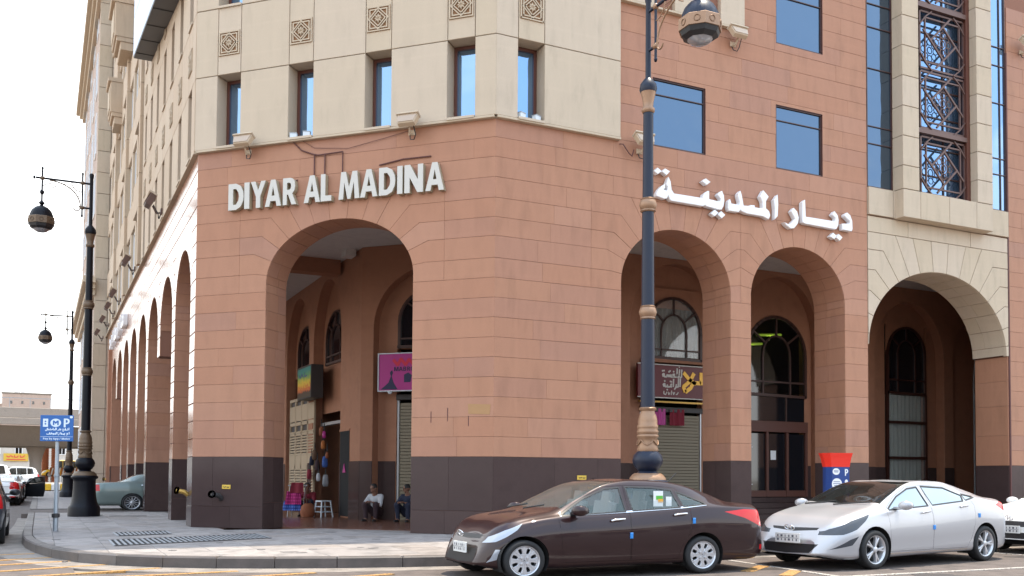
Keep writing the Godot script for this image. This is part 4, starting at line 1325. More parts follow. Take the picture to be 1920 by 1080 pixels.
	# mirrors, handles, trim
	if s.has("mirror"):
		for sd in [-1.0, 1.0]:
			var m := mb()
			var mx: float = s.mirror[0]; var my: float = s.mirror[1]
			m.ball(Vector3(mx, my, sd * (wmax + 0.10)), Vector3(0.13, 0.075, 0.115), 16)
			m.box(Vector3(mx + 0.0, my - 0.04, sd * (wmax - 0.02)), Vector3(0.09, 0.035, 0.18), Transform3D.IDENTITY, 0.01)
			var mm := obj("mirror", m, paint, car)
			obj("mirror_glass", mb().ball(Vector3(mx + 0.06, my, sd * (wmax + 0.10)), Vector3(0.075, 0.06, 0.095), 12), mats["black_plastic"], mm)
	for hd in s.get("handles", []):
		for sd in [-1.0, 1.0]:
			var b := mb()
			b.tube([Vector3(hd[0] - 0.11, hd[1] - 0.012, sd * (hd[2] + 0.002)), Vector3(hd[0] - 0.08, hd[1], sd * (hd[2] + 0.032)), Vector3(hd[0] + 0.07, hd[1] + 0.012, sd * (hd[2] + 0.032)), Vector3(hd[0] + 0.11, hd[1] + 0.012, sd * (hd[2] + 0.004))], 0.016, 8)
			obj("door_handle", b, mats[s.get("handle_mat", s.paint)], car)
	return car

# ---------------------------------------------------------------- ground
func kerb_line() -> PackedVector2Array:                # plan (x, z) of the kerb's outer edge, from the side street round the corner
	return pts([-9.2, -16.4, -9.2, -12.0, -9.2, -8.0, -9.2, -4.6, -9.19, -3.2, -9.11, -1.8, -8.93, -0.4, -8.68, 0.8, -8.3, 1.9, -7.78, 2.72, -7.15, 3.32, -6.42, 3.78, -5.6, 4.12, -4.7, 4.42, -3.7, 4.64, -2.6, 4.8, -1.4, 4.88, 0.0, 4.9, 30.0, 4.9])

func plan_prism(b: MB, p: PackedVector2Array, y0: float, y1: float, bev := 0.0) -> MB:
	var q := PackedVector2Array()
	for v in p:
		q.append(Vector2(v.x, -v.y))
	return b.prism(q, y0, y1, bev, Transform3D(Basis(Vector3(1, 0, 0), Vector3(0, 0, -1), Vector3(0, 1, 0)), Vector3.ZERO))

func build_ground() -> void:
	struct(obj("ground", mb().box(Vector3(0, -0.6, 0), Vector3(1200, 0.8, 1200)), mats["far_ground"]))
	var road := mb()
	plan_prism(road, rect(-60, 4.0, 90, 38.0), -0.25, ROAD)
	plan_prism(road, rect(-26.0, -76.0, -8.4, 4.0), -0.25, ROAD)
	plan_prism(road, rect(-9.4, -20.5, -3.0, -16.0), -0.25, -0.02)
	struct(obj("road", road, mats["asphalt"]))
	struct(obj("far_road", plan_prism(mb(), rect(-90, -92.0, 60, -76.0), -0.25, ROAD + 0.002), mats["asphalt"]))
	# pavement at the corner: a bed with slabs, and kerb stones along its edge
	var line := kerb_line()
	var inner := PackedVector2Array()
	var n := line.size()
	for i in n:
		var d := (line[mini(i + 1, n - 1)] - line[maxi(i - 1, 0)]).normalized()
		inner.append(line[i] + Vector2(d.y, -d.x) * 0.20)
	var bed := inner.duplicate()
	bed.append_array(pts([30.0, -4.0, -5.0, -4.0, -5.0, -16.4]))
	var pave := struct(obj("pavement", plan_prism(mb(), bed, -0.3, -0.012), mats["paving_joint"]))
	var hole := core_plan(0.88)
	var hp := PackedVector2Array()
	for v in hole:
		hp.append(Vector2(v.x, -v.y))
	var kinds := ["paving", "paving_pale", "paving", "paving_warm"]
	var slab := 0.78
	for i in 28:
		for j in 28:
			var x := -9.4 + i * slab; var z := -16.5 + j * slab + (0.39 if i % 2 else 0.0)
			var c := rect(x + 0.003, z + 0.003, x + slab - 0.003, z + slab - 0.003)
			if x > 12.5 or z > 5: continue
			for g in Geometry2D.intersect_polygons(c, bed):
				for q: PackedVector2Array in Geometry2D.clip_polygons(g, hp):
					if absf(Sheet.area_of(q)) < 0.02: continue
					if Geometry2D.is_polygon_clockwise(q): q.reverse()
					obj("paving_slab", plan_prism(mb(), q, -0.02, rng.randf_range(-0.002, 0.003), 0.004), mats[kinds[rng.randi() % 4]], pave)
	obj("far_slabs", plan_prism(mb(), rect(12.4, 0.0, 30, 4.7), -0.02, 0.002), mats["paving"], pave)
	var kerb := struct(group("kerb"))
	for i in n - 1:
		var a := line[i]; var b := line[i + 1]; var a2 := inner[i]; var b2 := inner[i + 1]
		var m := maxi(1, int(round(a.distance_to(b) / 1.05)))
		if i == n - 2: m = 24
		for k in m:
			var t0 := (k + 0.006) / m; var t1 := (k + 0.994) / m
			var q := PackedVector2Array([a.lerp(b, t0), a.lerp(b, t1), a2.lerp(b2, t1), a2.lerp(b2, t0)])
			obj("kerb_stone", plan_prism(mb(), q, -0.3, 0.006 + rng.randf_range(-0.003, 0.003), 0.022), mats["kerb_stone" if rng.randf() < 0.7 else "kerb_pale"], kerb)
	# dusty gutter along the kerb
	var outer := PackedVector2Array()
	for i in n:
		var d := (line[mini(i + 1, n - 1)] - line[maxi(i - 1, 0)]).normalized()
		outer.append(line[i] - Vector2(d.y, -d.x) * (0.30 + 0.35 * smoothstep(1.0, 5.0, i) * smoothstep(18.0, 12.0, i)))
	var gut := mb()
	for i in n - 1:
		plan_prism(gut, PackedVector2Array([line[i], line[i + 1], outer[i + 1], outer[i]]), ROAD - 0.05, ROAD + 0.005)
	struct(obj("gutter", gut, mats["gutter_concrete"]))
	# the next stretch of pavement down the side street
	var pave2 := struct(obj("pavement", plan_prism(mb(), rect(-8.95, -76, -5.0, -20.5), -0.3, 0.0), mats["paving"]))
	var kerb2 := struct(group("kerb"))
	for k in 27:
		obj("kerb_stone", mb().box(Vector3(-9.08, -0.15, -21.5 - k * 2.0), Vector3(0.24, 0.31, 1.98), Transform3D.IDENTITY, 0.02), mats["kerb_stone"], kerb2)
	for k in 3:
		obj("kerb_stone", mb().box(Vector3(-8.55 + k * 1.24, -0.13, -20.38), Vector3(1.22, 0.27, 0.24), Transform3D.IDENTITY, 0.02), mats["kerb_stone"], kerb2)
	# road paint
	var hatch := [[-9.9, -0.1, -8.95, -0.25], [-10.2, 1.35, -8.7, 0.75], [-10.2, 2.3, -8.3, 1.55], [-10.0, 3.35, -7.8, 2.45], [-9.2, 4.15, -7.2, 3.42], [-8.2, 4.6, -6.2, 4.35], [-7.4, 5.5, -5.2, 5.0], [-6.4, 6.2, -4.2, 5.6]]
	for q in hatch:
		var a := Vector2(q[0], q[1]); var b := Vector2(q[2], q[3]); var w := Vector2(-(b - a).y, (b - a).x).normalized() * 0.07
		struct(obj("road_marking", plan_prism(mb(), PackedVector2Array([a - w, b - w, b + w, a + w]), ROAD - 0.02, ROAD + 0.009), mats["road_orange"]))
	for q in [[-3.0, 8.45, 30.0, 8.45, 0.055, "road_white"], [2.05, 5.5, 1.75, 8.4, 0.05, "road_white"], [1.0, 7.25, 1.95, 6.55, 0.10, "road_orange"], [1.1, 8.0, 1.85, 7.4, 0.10, "road_orange"], [8.0, 5.3, 8.6, 8.4, 0.05, "road_white"], [8.0, 5.5, 14.0, 5.62, 0.05, "road_white"]]:
		var a := Vector2(q[0], q[1]); var b := Vector2(q[2], q[3]); var w: Vector2 = Vector2(-(b - a).y, (b - a).x).normalized() * q[4]
		struct(obj("road_marking", plan_prism(mb(), PackedVector2Array([a - w, b - w, b + w, a + w]), ROAD - 0.02, ROAD + 0.009), mats[q[5]]))
	# oil spots, tar patches and a manhole in the road, scuffs on the paving
	var blob := func(cx: float, cz: float, r: float) -> PackedVector2Array:
		var o := PackedVector2Array()
		var ph := rng.randf() * TAU
		for i in 18:
			var a := TAU * i / 18
			var q := r * (1.0 + 0.25 * sin(a * 2 + ph) + 0.16 * sin(a * 5 + ph * 2) + rng.randf_range(-0.08, 0.08))
			o.append(Vector2(cx + cos(a) * q * 1.3, cz + sin(a) * q))
		return o
	for q in [[1.6, 7.0, 0.22], [2.3, 7.6, 0.14], [-4.6, 6.3, 0.3], [7.9, 6.9, 0.25], [-7.0, 6.6, 0.2], [3.3, 8.9, 0.35], [-9.6, -1.2, 0.25], [-9.9, 1.9, 0.18]]:
		struct(obj("road_stain", plan_prism(mb(), blob.call(q[0], q[1], q[2]), ROAD - 0.02, ROAD + 0.0035), mats["tar"]))
	for k in 26:
		var r := rng.randf_range(0.03, 0.10)
		struct(obj("paving_stain", plan_prism(mb(), blob.call(rng.randf_range(-8.6, 2.5), rng.randf_range(-3.0, 4.2), r), -0.01, 0.0065), mats["grime"]))
	# drains in the pavement
	drain("long steel drain grating set into paving nearest the kerb corner", pts([-7.67, 0.66, -4.66, -0.6, -4.66, -2.1, -7.66, -1.0]), 30)
	drain("shorter steel drain grating set into paving near hotel corner pier", pts([-7.4, -2.35, -6.33, -2.75, -6.3, -3.9, -7.42, -3.55]), 12)
	for q in [[-8.1, -13.75, -7.1, -13.75], [-6.95, -12.9, -5.9, -12.7]]:
		var o := obj("slot_drain", plan_prism(mb(), pts([q[0], q[1], q[2], q[3], q[2], q[3] + 0.12, q[0], q[1] + 0.12]), -0.01, 0.012), mats["black_plastic"])
		tag(o, "thin dark slot drain in front of the tall black lamp base" if q[0] < -7 else "thin dark slot drain right of the tall black lamp base", "drain")

func drain(label: String, p: PackedVector2Array, n: int) -> void:
	var g := thing("drain_grating", label, "drain grating", Vector3.ZERO, 0, "drain gratings in the pavement")
	obj("pit", plan_prism(mb(), p, -0.008, 0.006), mats["void"], g)
	var a := p[0]; var b := p[1]; var c := p[2]; var d := p[3]
	for e in [[a, b], [d, c]]:
		var w: Vector2 = (Vector2(-(e[1] - e[0]).y, (e[1] - e[0]).x)).normalized() * 0.03
		obj("rail", plan_prism(mb(), PackedVector2Array([e[0] - w, e[1] - w, e[1] + w, e[0] + w]), 0.0, 0.014), mats["dark_metal"], g)
	var m := a.lerp(d, 0.5); var m2 := b.lerp(c, 0.5)
	for i in n + 1:
		var t := float(i) / n
		var u := a.lerp(b, t); var v := d.lerp(c, t)
		var w := (b - a).normalized() * 0.024
		obj("bar", plan_prism(mb(), PackedVector2Array([u - w, u + w, v + w, v - w]), 0.0, 0.013), mats["galvanised"], g)

# ---------------------------------------------------------------- street lamps
# the arm reaches along local +x
func make_lamp(at_: Vector3, turn: float, label: String, body: String, gold: String, reach := 1.72, lift := 0.0) -> Node3D:
	var g := thing("street_lamp", label, "street lamp", at_, turn, "ornate street lamps on the pavement")
	obj("pedestal", mb().lathe([Vector2(0.455, 0.0), Vector2(0.455, 0.26), Vector2(0.44, 0.30), Vector2(0.40, 0.34), Vector2(0.36, 0.46), Vector2(0.335, 0.6), Vector2(0.32, 0.8), Vector2(0.315, 1.05), Vector2(0.32, 1.12), Vector2(0.38, 1.16), Vector2(0.385, 1.2), Vector2(0.34, 1.24)], 32), mats[body], g)
	obj("base_collar", mb().lathe([Vector2(0.345, 1.235), Vector2(0.34, 1.27), Vector2(0.29, 1.33), Vector2(0.25, 1.36)], 28), mats[gold], g)
	obj("lower_bulb", mb().lathe([Vector2(0.20, 1.355), Vector2(0.16, 1.40), Vector2(0.20, 1.44), Vector2(0.26, 1.53), Vector2(0.275, 1.61), Vector2(0.25, 1.70), Vector2(0.19, 1.77)], 32, Transform3D.IDENTITY, 10, 0.05), mats[body], g)
	var cap := mb().lathe([Vector2(0.19, 1.76), Vector2(0.205, 1.79), Vector2(0.185, 1.86), Vector2(0.18, 1.96), Vector2(0.185, 2.02), Vector2(0.205, 2.04), Vector2(0.205, 2.07), Vector2(0.185, 2.09), Vector2(0.20, 2.12), Vector2(0.205, 2.15), Vector2(0.185, 2.18), Vector2(0.195, 2.21), Vector2(0.20, 2.25), Vector2(0.18, 2.28), Vector2(0.185, 2.34), Vector2(0.165, 2.43), Vector2(0.14, 2.49), Vector2(0.13, 2.53), Vector2(0.16, 2.55), Vector2(0.165, 2.58), Vector2(0.14, 2.60)], 28)
	for k in 5:
		var a := TAU * k / 5
		var fest := []
		for i in 7:
			var b := a + (i / 6.0) * TAU / 5
			fest.append(Vector3(cos(b) * 0.195, 1.98 - 0.09 * sin(PI * i / 6.0), sin(b) * 0.195))
		cap.tube(fest, 0.014, 5)
	obj("capital", cap, mats[gold], g)
	var pole := mb().lathe([Vector2(0.135, 2.58), Vector2(0.125, 4.4)], 24)
	pole.lathe([Vector2(0.122, 4.4), Vector2(0.11, 6.45)], 24); pole.lathe([Vector2(0.105, 6.45), Vector2(0.092, 8.28)], 24)
	pole.lathe([Vector2(0.055, 8.85), Vector2(0.05, 10.35), Vector2(0.062, 10.38), Vector2(0.068, 10.46), Vector2(0.05, 10.5), Vector2(0.001, 10.51)], 16)
	obj("pole", pole, mats[body], g)
	for y in [4.4, 6.45]:
		obj("ring", mb().lathe([Vector2(0.12, y - 0.14), Vector2(0.15, y - 0.12), Vector2(0.135, y - 0.09), Vector2(0.15, y - 0.07), Vector2(0.17, y), Vector2(0.15, y + 0.07), Vector2(0.135, y + 0.09), Vector2(0.145, y + 0.11), Vector2(0.115, y + 0.13)], 24), mats[gold], g)
	obj("upper_vase", mb().lathe([Vector2(0.10, 8.22), Vector2(0.125, 8.25), Vector2(0.125, 8.3), Vector2(0.095, 8.33), Vector2(0.10, 8.42), Vector2(0.145, 8.62)], 24), mats[gold], g)
	obj("upper_bulb", mb().lathe([Vector2(0.145, 8.62), Vector2(0.165, 8.68), Vector2(0.15, 8.77), Vector2(0.09, 8.86), Vector2(0.055, 8.9)], 24, Transform3D.IDENTITY, 12, 0.04), mats[body], g)
	# bracket: drop rod beside the pole, arm, quadrant with spokes
	var br := mb()
	br.tube([Vector3(0, 10.18, 0), Vector3(reach + 0.18, 10.18, 0)], 0.032, 8)
	br.tube([Vector3(0.25, 10.42, 0), Vector3(0.25, 9.2, 0)], 0.026, 8)
	br.tube([Vector3(0.0, 9.42, 0), Vector3(0.25, 9.42, 0)], 0.03, 8)
	obj("bracket", br, mats[body], g)
	var sc := mb()
	var q := []
	for i in 13:
		var a := (PI / 2) * i / 12
		q.append(Vector3(0.30 + (reach - 0.5) * (1 - cos(a)), 9.44 + 0.70 * sin(a), 0))
	sc.tube(q, 0.02, 6)
	var small := []
	for i in 7:
		var a := (PI / 2) * i / 6
		small.append(Vector3(0.27 + 0.28 * sin(a), 10.16 - 0.26 * cos(a), 0))
	sc.tube(small, 0.014, 5)
	for i in 4:
		var a := (PI / 2) * (i + 0.6) / 4.4
		sc.tube([Vector3(0.27 + 0.28 * sin(a), 10.16 - 0.26 * cos(a), 0), q[3 + i * 2]], 0.010, 5)
	var curl := []
	for i in 9:
		var a := -0.2 - PI * 1.2 * i / 8
		curl.append(Vector3(0.40 + 0.09 * cos(a), 9.40 + 0.09 * sin(a), 0))
	sc.tube(curl, 0.018, 6)
	sc.tube([Vector3(1.1, 10.05, 0), Vector3(1.25, 10.02, 0), Vector3(1.36, 9.94, 0)], 0.014, 5); sc.tube([Vector3(0.95, 10.06, 0), Vector3(1.0, 9.97, 0), Vector3(1.12, 9.9, 0)], 0.014, 5)
	obj("scrollwork", sc, mats[gold], g)
	for p in [Vector3(0.25, 10.18, 0), Vector3(0.25, 9.42, 0), Vector3(reach, 10.18, 0)]:
		obj("knot", mb().ball(p, Vector3(0.075, 0.06, 0.06), 10), mats[gold], g)
	for p in [Vector3(0.25, 10.46, 0), Vector3(0.25, 9.17, 0), Vector3(reach, 10.48, 0), Vector3(reach + 0.22, 10.18, 0)]:
		obj("finial", mb().ball(p, Vector3(0.035, 0.06, 0.035), 8), mats[body], g)
	# hanging lantern
	var l := group("lantern", g, at(reach, lift, 0))
	obj("stem", mb().lathe([Vector2(0.026, 10.46 - lift), Vector2(0.026, 9.82), Vector2(0.055, 9.80), Vector2(0.065, 9.75), Vector2(0.05, 9.7), Vector2(0.026, 9.68), Vector2(0.026, 9.5), Vector2(0.04, 9.48), Vector2(0.09, 9.42), Vector2(0.04, 9.36), Vector2(0.05, 9.33)].map(func(v): return v), 14), mats[body], l)
	obj("dome", mb().lathe([Vector2(0.335, 8.98), Vector2(0.325, 9.06), Vector2(0.27, 9.19), Vector2(0.18, 9.28), Vector2(0.08, 9.33), Vector2(0.03, 9.36)], 48, Transform3D.IDENTITY, 16, -0.05), mats[body], l)
	obj("crown_band", mb().lathe([Vector2(0.33, 8.76), Vector2(0.385, 8.765), Vector2(0.385, 8.965), Vector2(0.37, 8.98), Vector2(0.30, 8.985)], 8, Transform3D(Basis(Vector3.UP, PI / 8), Vector3.ZERO), 0, 0, 1.0, true), mats[gold], l)
	for k in 8:
		var a := TAU * (k + 0.0) / 8
		var rs := mb()
		var ring := []
		for i in 13:
			ring.append(Vector3(0.365, 8.865 + 0.055 * sin(TAU * i / 12), 0.055 * cos(TAU * i / 12)))
		rs.tube(ring, 0.007, 4)
		obj("rosette", rs, mats[gold], l).transform = Transform3D(Basis(Vector3.UP, a), Vector3.ZERO)
	obj("reflector", mb().lathe([Vector2(0.24, 8.62), Vector2(0.33, 8.68), Vector2(0.365, 8.77)], 8, Transform3D(Basis(Vector3.UP, PI / 8), Vector3.ZERO), 0, 0, 1.0, true), mats["black_plastic"], l)
	obj("glass_bowl", mb().lathe([Vector2(0.001, 8.52), Vector2(0.1, 8.535), Vector2(0.18, 8.575), Vector2(0.24, 8.64)], 24), mats["lamp_glass"], l)
	return g

# ---------------------------------------------------------------- signs and small street things
func text(called: String, s: String, size: float, depth: float, m: Material, parent: Node, t: Transform3D, bold := true, w := 1.0) -> void:
	var f := SystemFont.new()
	f.font_names = PackedStringArray(["Droid Sans"]); f.font_weight = 700 if bold else 400
	var tm := TextMesh.new()
	tm.text = s; tm.font = f; tm.font_size = 32; tm.pixel_size = size / 32.0; tm.depth = depth; tm.material = m
	inst(called, tm, parent, t * Transform3D(Basis.from_scale(Vector3(w, 1, 1)), Vector3.ZERO))

# pen strokes with a round nib, in the plane of a sign
func strokes(b: MB, lines: Array, r: float, z0: float, z1: float, ox := 0.0, oy := 0.0, sc := 1.0, sy := 1.0) -> MB:
	for l in lines:
		var p := PackedVector2Array()
		for v in pts(l):
			p.append(Vector2(ox + v.x * sc, oy + v.y * sc * sy))
		if p.size() == 1 or (p.size() == 2 and p[0].distance_to(p[1]) < 1e-4):
			b.prism(ellipse(p[0].x, p[0].y, r * 1.25, r * 1.25, 6), z0, z1)
			continue
		for q: PackedVector2Array in Geometry2D.offset_polyline(p, r, Geometry2D.JOIN_ROUND, Geometry2D.END_ROUND):
			if not Geometry2D.is_polygon_clockwise(q):
				b.prism(q, z0, z1)
	return b

func parking_sign() -> void:
	var g := thing("parking_sign", "blue pay parking sign on a thin grey post by the kerb", "sign", Vector3(-8.55, 0, -4.67), deg_to_rad(-22.0))
	obj("post", mb().lathe([Vector2(0.055, 0), Vector2(0.055, 0.34), Vector2(0.048, 0.36), Vector2(0.04, 2.2), Vector2(0.001, 2.21)], 14), mats["galvanised"], g)
	obj("clamp", mb().lathe([Vector2(0.05, 0.30), Vector2(0.085, 0.31), Vector2(0.085, 0.39), Vector2(0.05, 0.40)], 12), mats["dark_metal"], g)
	obj("clamp", mb().lathe([Vector2(0.04, 1.2), Vector2(0.06, 1.21), Vector2(0.06, 1.26), Vector2(0.04, 1.27)], 12), mats["galvanised"], g)
	var p := obj("panel", mb().prism(rect(-0.36, 2.0, 0.36, 2.58), 0.045, 0.06, 0.004), mats["sign_blue"], g)
	var m := mb()
	m.prism(rect(-0.30, 2.32, -0.19, 2.50), 0.060, 0.063)
	m.prism(ellipse(-0.025, 2.41, 0.115, 0.092, 24), 0.060, 0.063)
	obj("symbol", m, mats["sign_pale"], p)
	var k := mb()
	k.prism(ellipse(-0.245, 2.44, 0.018, 0.018, 10), 0.0632, 0.066); k.prism(ellipse(-0.245, 2.385, 0.018, 0.018, 10), 0.0632, 0.066)
	k.prism(pts([-0.085, 2.36, -0.085, 2.46, -0.055, 2.46, -0.025, 2.43, 0.005, 2.46, 0.04, 2.46, 0.04, 2.36, 0.01, 2.36, 0.01, 2.42, -0.025, 2.385, -0.055, 2.42, -0.055, 2.36]), 0.0632, 0.066)
	obj("symbol", k, mats["sign_blue"], p)
	text("letter", "P", 0.27, 0.006, mats["sign_pale"], p, at(0.205, 2.405, 0.062))
	var a := mb()
	a.prism(rect(-0.35, 2.098, 0.35, 2.104), 0.060, 0.062)
	# two lines of Arabic: "pay through the app" / "or the parking meter"
	strokes(a, [[2.9, 0, 2.9, 0.5, 2.9, 1.0], [2.6, 0.75, 2.72, 0.35, 2.62, 0.05, 2.38, 0.05], [2.25, 0.1, 2.25, 0.5, 2.05, 0.5, 2.05, 0.1, 2.45, 0.05, 1.9, 0.05], [1.8, 0.5, 1.6, 0.45, 1.75, 0.1, 1.6, -0.3, 1.85, -0.4], [1.3, 0.5, 1.15, 0.4, 1.25, 0.1, 1.0, 0.1, 0.95, 0.4, 0.95, 0.1, 0.7, 0.1, 0.6, -0.2], [0.3, 1.0, 0.3, 0.05], [0.15, 1.0, 0.1, 0.05, -0.1, 0.05, -0.1, 0.4], [-0.15, 0.1, -0.4, 0.1, -0.35, 0.9], [-0.4, 0.3, -0.65, 0.35, -0.7, 0.1, -0.95, 0.1, -0.95, 0.4], [-0.95, 0.1, -1.2, 0.1, -1.2, 0.4], [-1.2, 0.1, -1.45, 0.1, -1.4, 0.5, -1.65, 0.5, -1.6, 0.0, -1.85, -0.25, -2.0, 0.1], [1.0, 0.65, 1.0, 0.65], [-1.5, 0.75, -1.5, 0.75], [-0.95, 0.65, -0.95, 0.65], [2.15, 0.75, 2.15, 0.75]], 0.0075, 0.0602, 0.0622, -0.04, 2.245, 0.105, 0.55)
	strokes(a, [[2.7, 1.0, 2.7, 0.05], [2.4, 0.5, 2.2, 0.5, 2.25, 0.1, 2.4, 0.15, 2.4, 0.4], [2.35, 0.1, 2.1, -0.3], [1.85, 0.5, 1.6, 0.45, 1.5, 0.1, 1.85, -0.1, 1.3, 0.05], [1.25, 0.4, 1.15, 0.05, 0.95, 0.1, 1.1, 0.5, 1.2, 0.1], [0.9, 1.0, 0.85, 0.1], [0.6, 0.4, 0.5, 0.0, 0.3, -0.25], [0.1, 1.0, 0.1, 0.05], [-0.1, 1.0, -0.15, 0.1, -0.4, 0.05, -0.4, 0.35, -0.2, 0.3], [-0.45, 0.1, -0.7, 0.45, -0.85, 0.2, -0.65, 0.1, -0.8, -0.2], [-0.95, 0.1, -1.0, 0.45, -1.2, 0.4, -1.15, 0.1, -1.45, 0.1, -1.4, 0.5, -1.6, 0.45, -1.55, 0.1, -2.1, 0.05, -2.2, 0.3], [-1.1, 0.7, -1.1, 0.7], [-1.5, 0.75, -1.5, 0.75], [0.5, 0.65, 0.5, 0.65]], 0.0075, 0.0602, 0.0622, -0.0, 2.15, 0.10, 0.55)
	a.prism(ellipse(0.31, 2.54, 0.035, 0.028, 14), 0.0602, 0.0625)
	obj("lettering", a, mats["sign_pale"], p)
	text("lettering", "Pay by App / Meter", 0.058, 0.004, mats["sign_pale"], p, at(0.0, 2.055, 0.062), true, 1.12)

func parking_kiosk() -> void:
	var g := thing("parking_meter", "blue ticket meter with flared red top on pavement behind silver car", "parking meter", Vector3(6.73, 0, 3.3), deg_to_rad(-20.0))
	g.scale = Vector3(0.76, 1.0, 0.8)
	obj("cabinet", plan_prism(mb(), pts([-0.33, -0.22, 0.33, -0.22, 0.35, 0.0, 0.26, 0.2, -0.26, 0.2, -0.35, 0.0]), 0.0, 1.56, 0.01), mats["kiosk_blue"], g)
	var top := mb()
	var lo := pts([-0.34, -0.23, 0.34, -0.23, 0.36, 0.0, 0.27, 0.21, -0.27, 0.21, -0.36, 0.0])
	for k in 3:
		var s0: float = [1.0, 1.04, 1.13][k]; var s1: float = [1.04, 1.13, 1.26][k]; var y0: float = [1.55, 1.62, 1.74][k]; var y1: float = [1.62, 1.74, 1.84][k]
		for i in 6:
			var a := lo[i]; var b := lo[(i + 1) % 6]
			top.quad(Vector3(b.x * s0, y0, b.y * s0), Vector3(a.x * s0, y0, a.y * s0), Vector3(a.x * s1, y1, a.y * s1), Vector3(b.x * s1, y1, b.y * s1))
	var q := PackedVector2Array()
	for v in lo: q.append(v * 1.26)
	plan_prism(top, q, 1.838, 1.842)
	q = PackedVector2Array()
	for v in lo: q.append(v * 0.99)
	plan_prism(top, q, 1.54, 1.56)
	obj("red_cap", top, mats["kiosk_red"], g)
	var b := mb()
	b.prism(ellipse(-0.13, 1.44, 0.105, 0.072), 0.201, 0.206); b.prism(ellipse(-0.11, 1.17, 0.15, 0.125), 0.201, 0.206); b.prism(pts([-0.14, 1.07, -0.06, 1.07, -0.12, 0.99]), 0.2012, 0.2058)
	b.prism(pts([-0.26, 0.98, -0.1, 0.93, 0.05, 0.98, 0.2, 0.93, 0.2, 0.86, 0.05, 0.91, -0.1, 0.86, -0.26, 0.91]), 0.201, 0.206)
	b.prism(rect(-0.26, 0.6, -0.12, 0.84), 0.201, 0.206)
	b.prism(ellipse(0.17, 1.22, 0.045, 0.05), 0.201, 0.206); b.prism(ellipse(0.2, 1.09, 0.055, 0.06), 0.201, 0.206)
	obj("speech_bubble", b, mats["white_paint"], g)
	var ln := mb()
	for r in [[-0.2, 1.455, -0.06], [-0.19, 1.43, -0.07], [-0.21, 1.22, -0.02], [-0.22, 1.18, 0.0], [-0.2, 1.14, -0.02], [-0.18, 1.1, -0.06]]:
		ln.prism(rect(r[0], r[1] - 0.006, r[2], r[1] + 0.006), 0.2062, 0.2075)
	obj("lettering", ln, mats["kiosk_blue"], g)
	text("letter", "P", 0.2, 0.006, mats["white_paint"], g, at(0.17, 1.42, 0.203))

func floodlight(label: String, t: Transform3D, body := "flood_body", grp := "floodlights along the facade") -> Node3D:
	var g := group("floodlight", null, t)
	tag(g, label, "floodlight", grp)
	var b := mb()
	b.tube([Vector3(0, -0.22, 0), Vector3(0, -0.25, 0.12), Vector3(0.02, -0.1, 0.2)], 0.022, 6)
	b.box(Vector3(0, -0.2, 0.02), Vector3(0.16, 0.12, 0.04), Transform3D.IDENTITY, 0.01)
	obj("bracket", b, mats[body], g)
	var tilt := Transform3D(Basis(Vector3.RIGHT, -0.5), Vector3(0, 0.02, 0.28))
	obj("housing", mb().prism(pts([-0.20, -0.13, 0.20, -0.13, 0.26, 0.14, -0.26, 0.14]), -0.09, 0.05, 0.03, tilt), mats[body], g)
	obj("rim", mb().prism(pts([-0.27, 0.11, 0.27, 0.11, 0.27, 0.15, -0.27, 0.15]), -0.1, 0.09, 0.006, tilt), mats["limestone_0"], g)
	obj("lens", mb().prism(pts([-0.19, -0.11, 0.19, -0.11, 0.24, 0.10, -0.24, 0.10]), 0.051, 0.056, 0.0, tilt), mats["flood_lens"], g)
	var w := mb()
	w.tube([Vector3(-0.05, -0.22, 0.02), Vector3(-0.02, -0.36, 0.06), Vector3(0.08, -0.38, 0.08), Vector3(0.13, -0.28, 0.1), Vector3(0.12, -0.1, 0.2)], 0.012, 5)
	obj("flex", w, mats["black_plastic"], g)
	return g

# ---------------------------------------------------------------- writing on the building
const GLYPHS := {
	"D": [[0, 0, 0.5, 0, 0.8, 0.1, 0.97, 0.32, 1, 0.5, 0.7, 0.5, 0.66, 0.35, 0.5, 0.2, 0.3, 0.2, 0.3, 0.5, 0, 0.5], [0, 0.5, 0.3, 0.5, 0.3, 0.8, 0.5, 0.8, 0.66, 0.65, 0.7, 0.5, 1, 0.5, 0.97, 0.68, 0.8, 0.9, 0.5, 1, 0, 1]],
	"I": [[0, 0, 1, 0, 1, 1, 0, 1]],
	"Y": [[0.36, 0, 0.64, 0, 0.64, 0.42, 1, 1, 0.7, 1, 0.5, 0.65, 0.3, 1, 0, 1, 0.36, 0.42]],
	"A": [[0, 0, 0.27, 0, 0.33, 0.2, 0.5, 0.2, 0.5, 0.4, 0.4, 0.4, 0.5, 0.75, 0.5, 1, 0.36, 1], [1, 0, 0.64, 1, 0.5, 1, 0.5, 0.75, 0.6, 0.4, 0.5, 0.4, 0.5, 0.2, 0.67, 0.2, 0.73, 0]],
	"R": [[0, 0, 0.3, 0, 0.3, 0.38, 0.4, 0.38, 0.66, 0, 1, 0, 0.7, 0.42, 0.86, 0.52, 0.92, 0.69, 0.62, 0.69, 0.58, 0.6, 0.5, 0.56, 0.3, 0.56, 0.3, 0.69, 0, 0.69], [0, 0.69, 0.3, 0.69, 0.3, 0.82, 0.5, 0.82, 0.58, 0.79, 0.62, 0.69, 0.92, 0.69, 0.86, 0.88, 0.72, 0.97, 0.55, 1, 0, 1]],
	"L": [[0, 0, 1, 0, 1, 0.2, 0.42, 0.2, 0.42, 1, 0, 1]],
	"M": [[0, 0, 0.22, 0, 0.27, 0.62, 0.43, 0, 0.57, 0, 0.73, 0.62, 0.78, 0, 1, 0, 0.88, 1, 0.66, 1, 0.5, 0.42, 0.34, 1, 0.12, 1]],
	"N": [[0, 0, 0.28, 0, 0.28, 0.55, 0.7, 0, 1, 0, 1, 1, 0.72, 1, 0.72, 0.45, 0.3, 1, 0, 1]]}

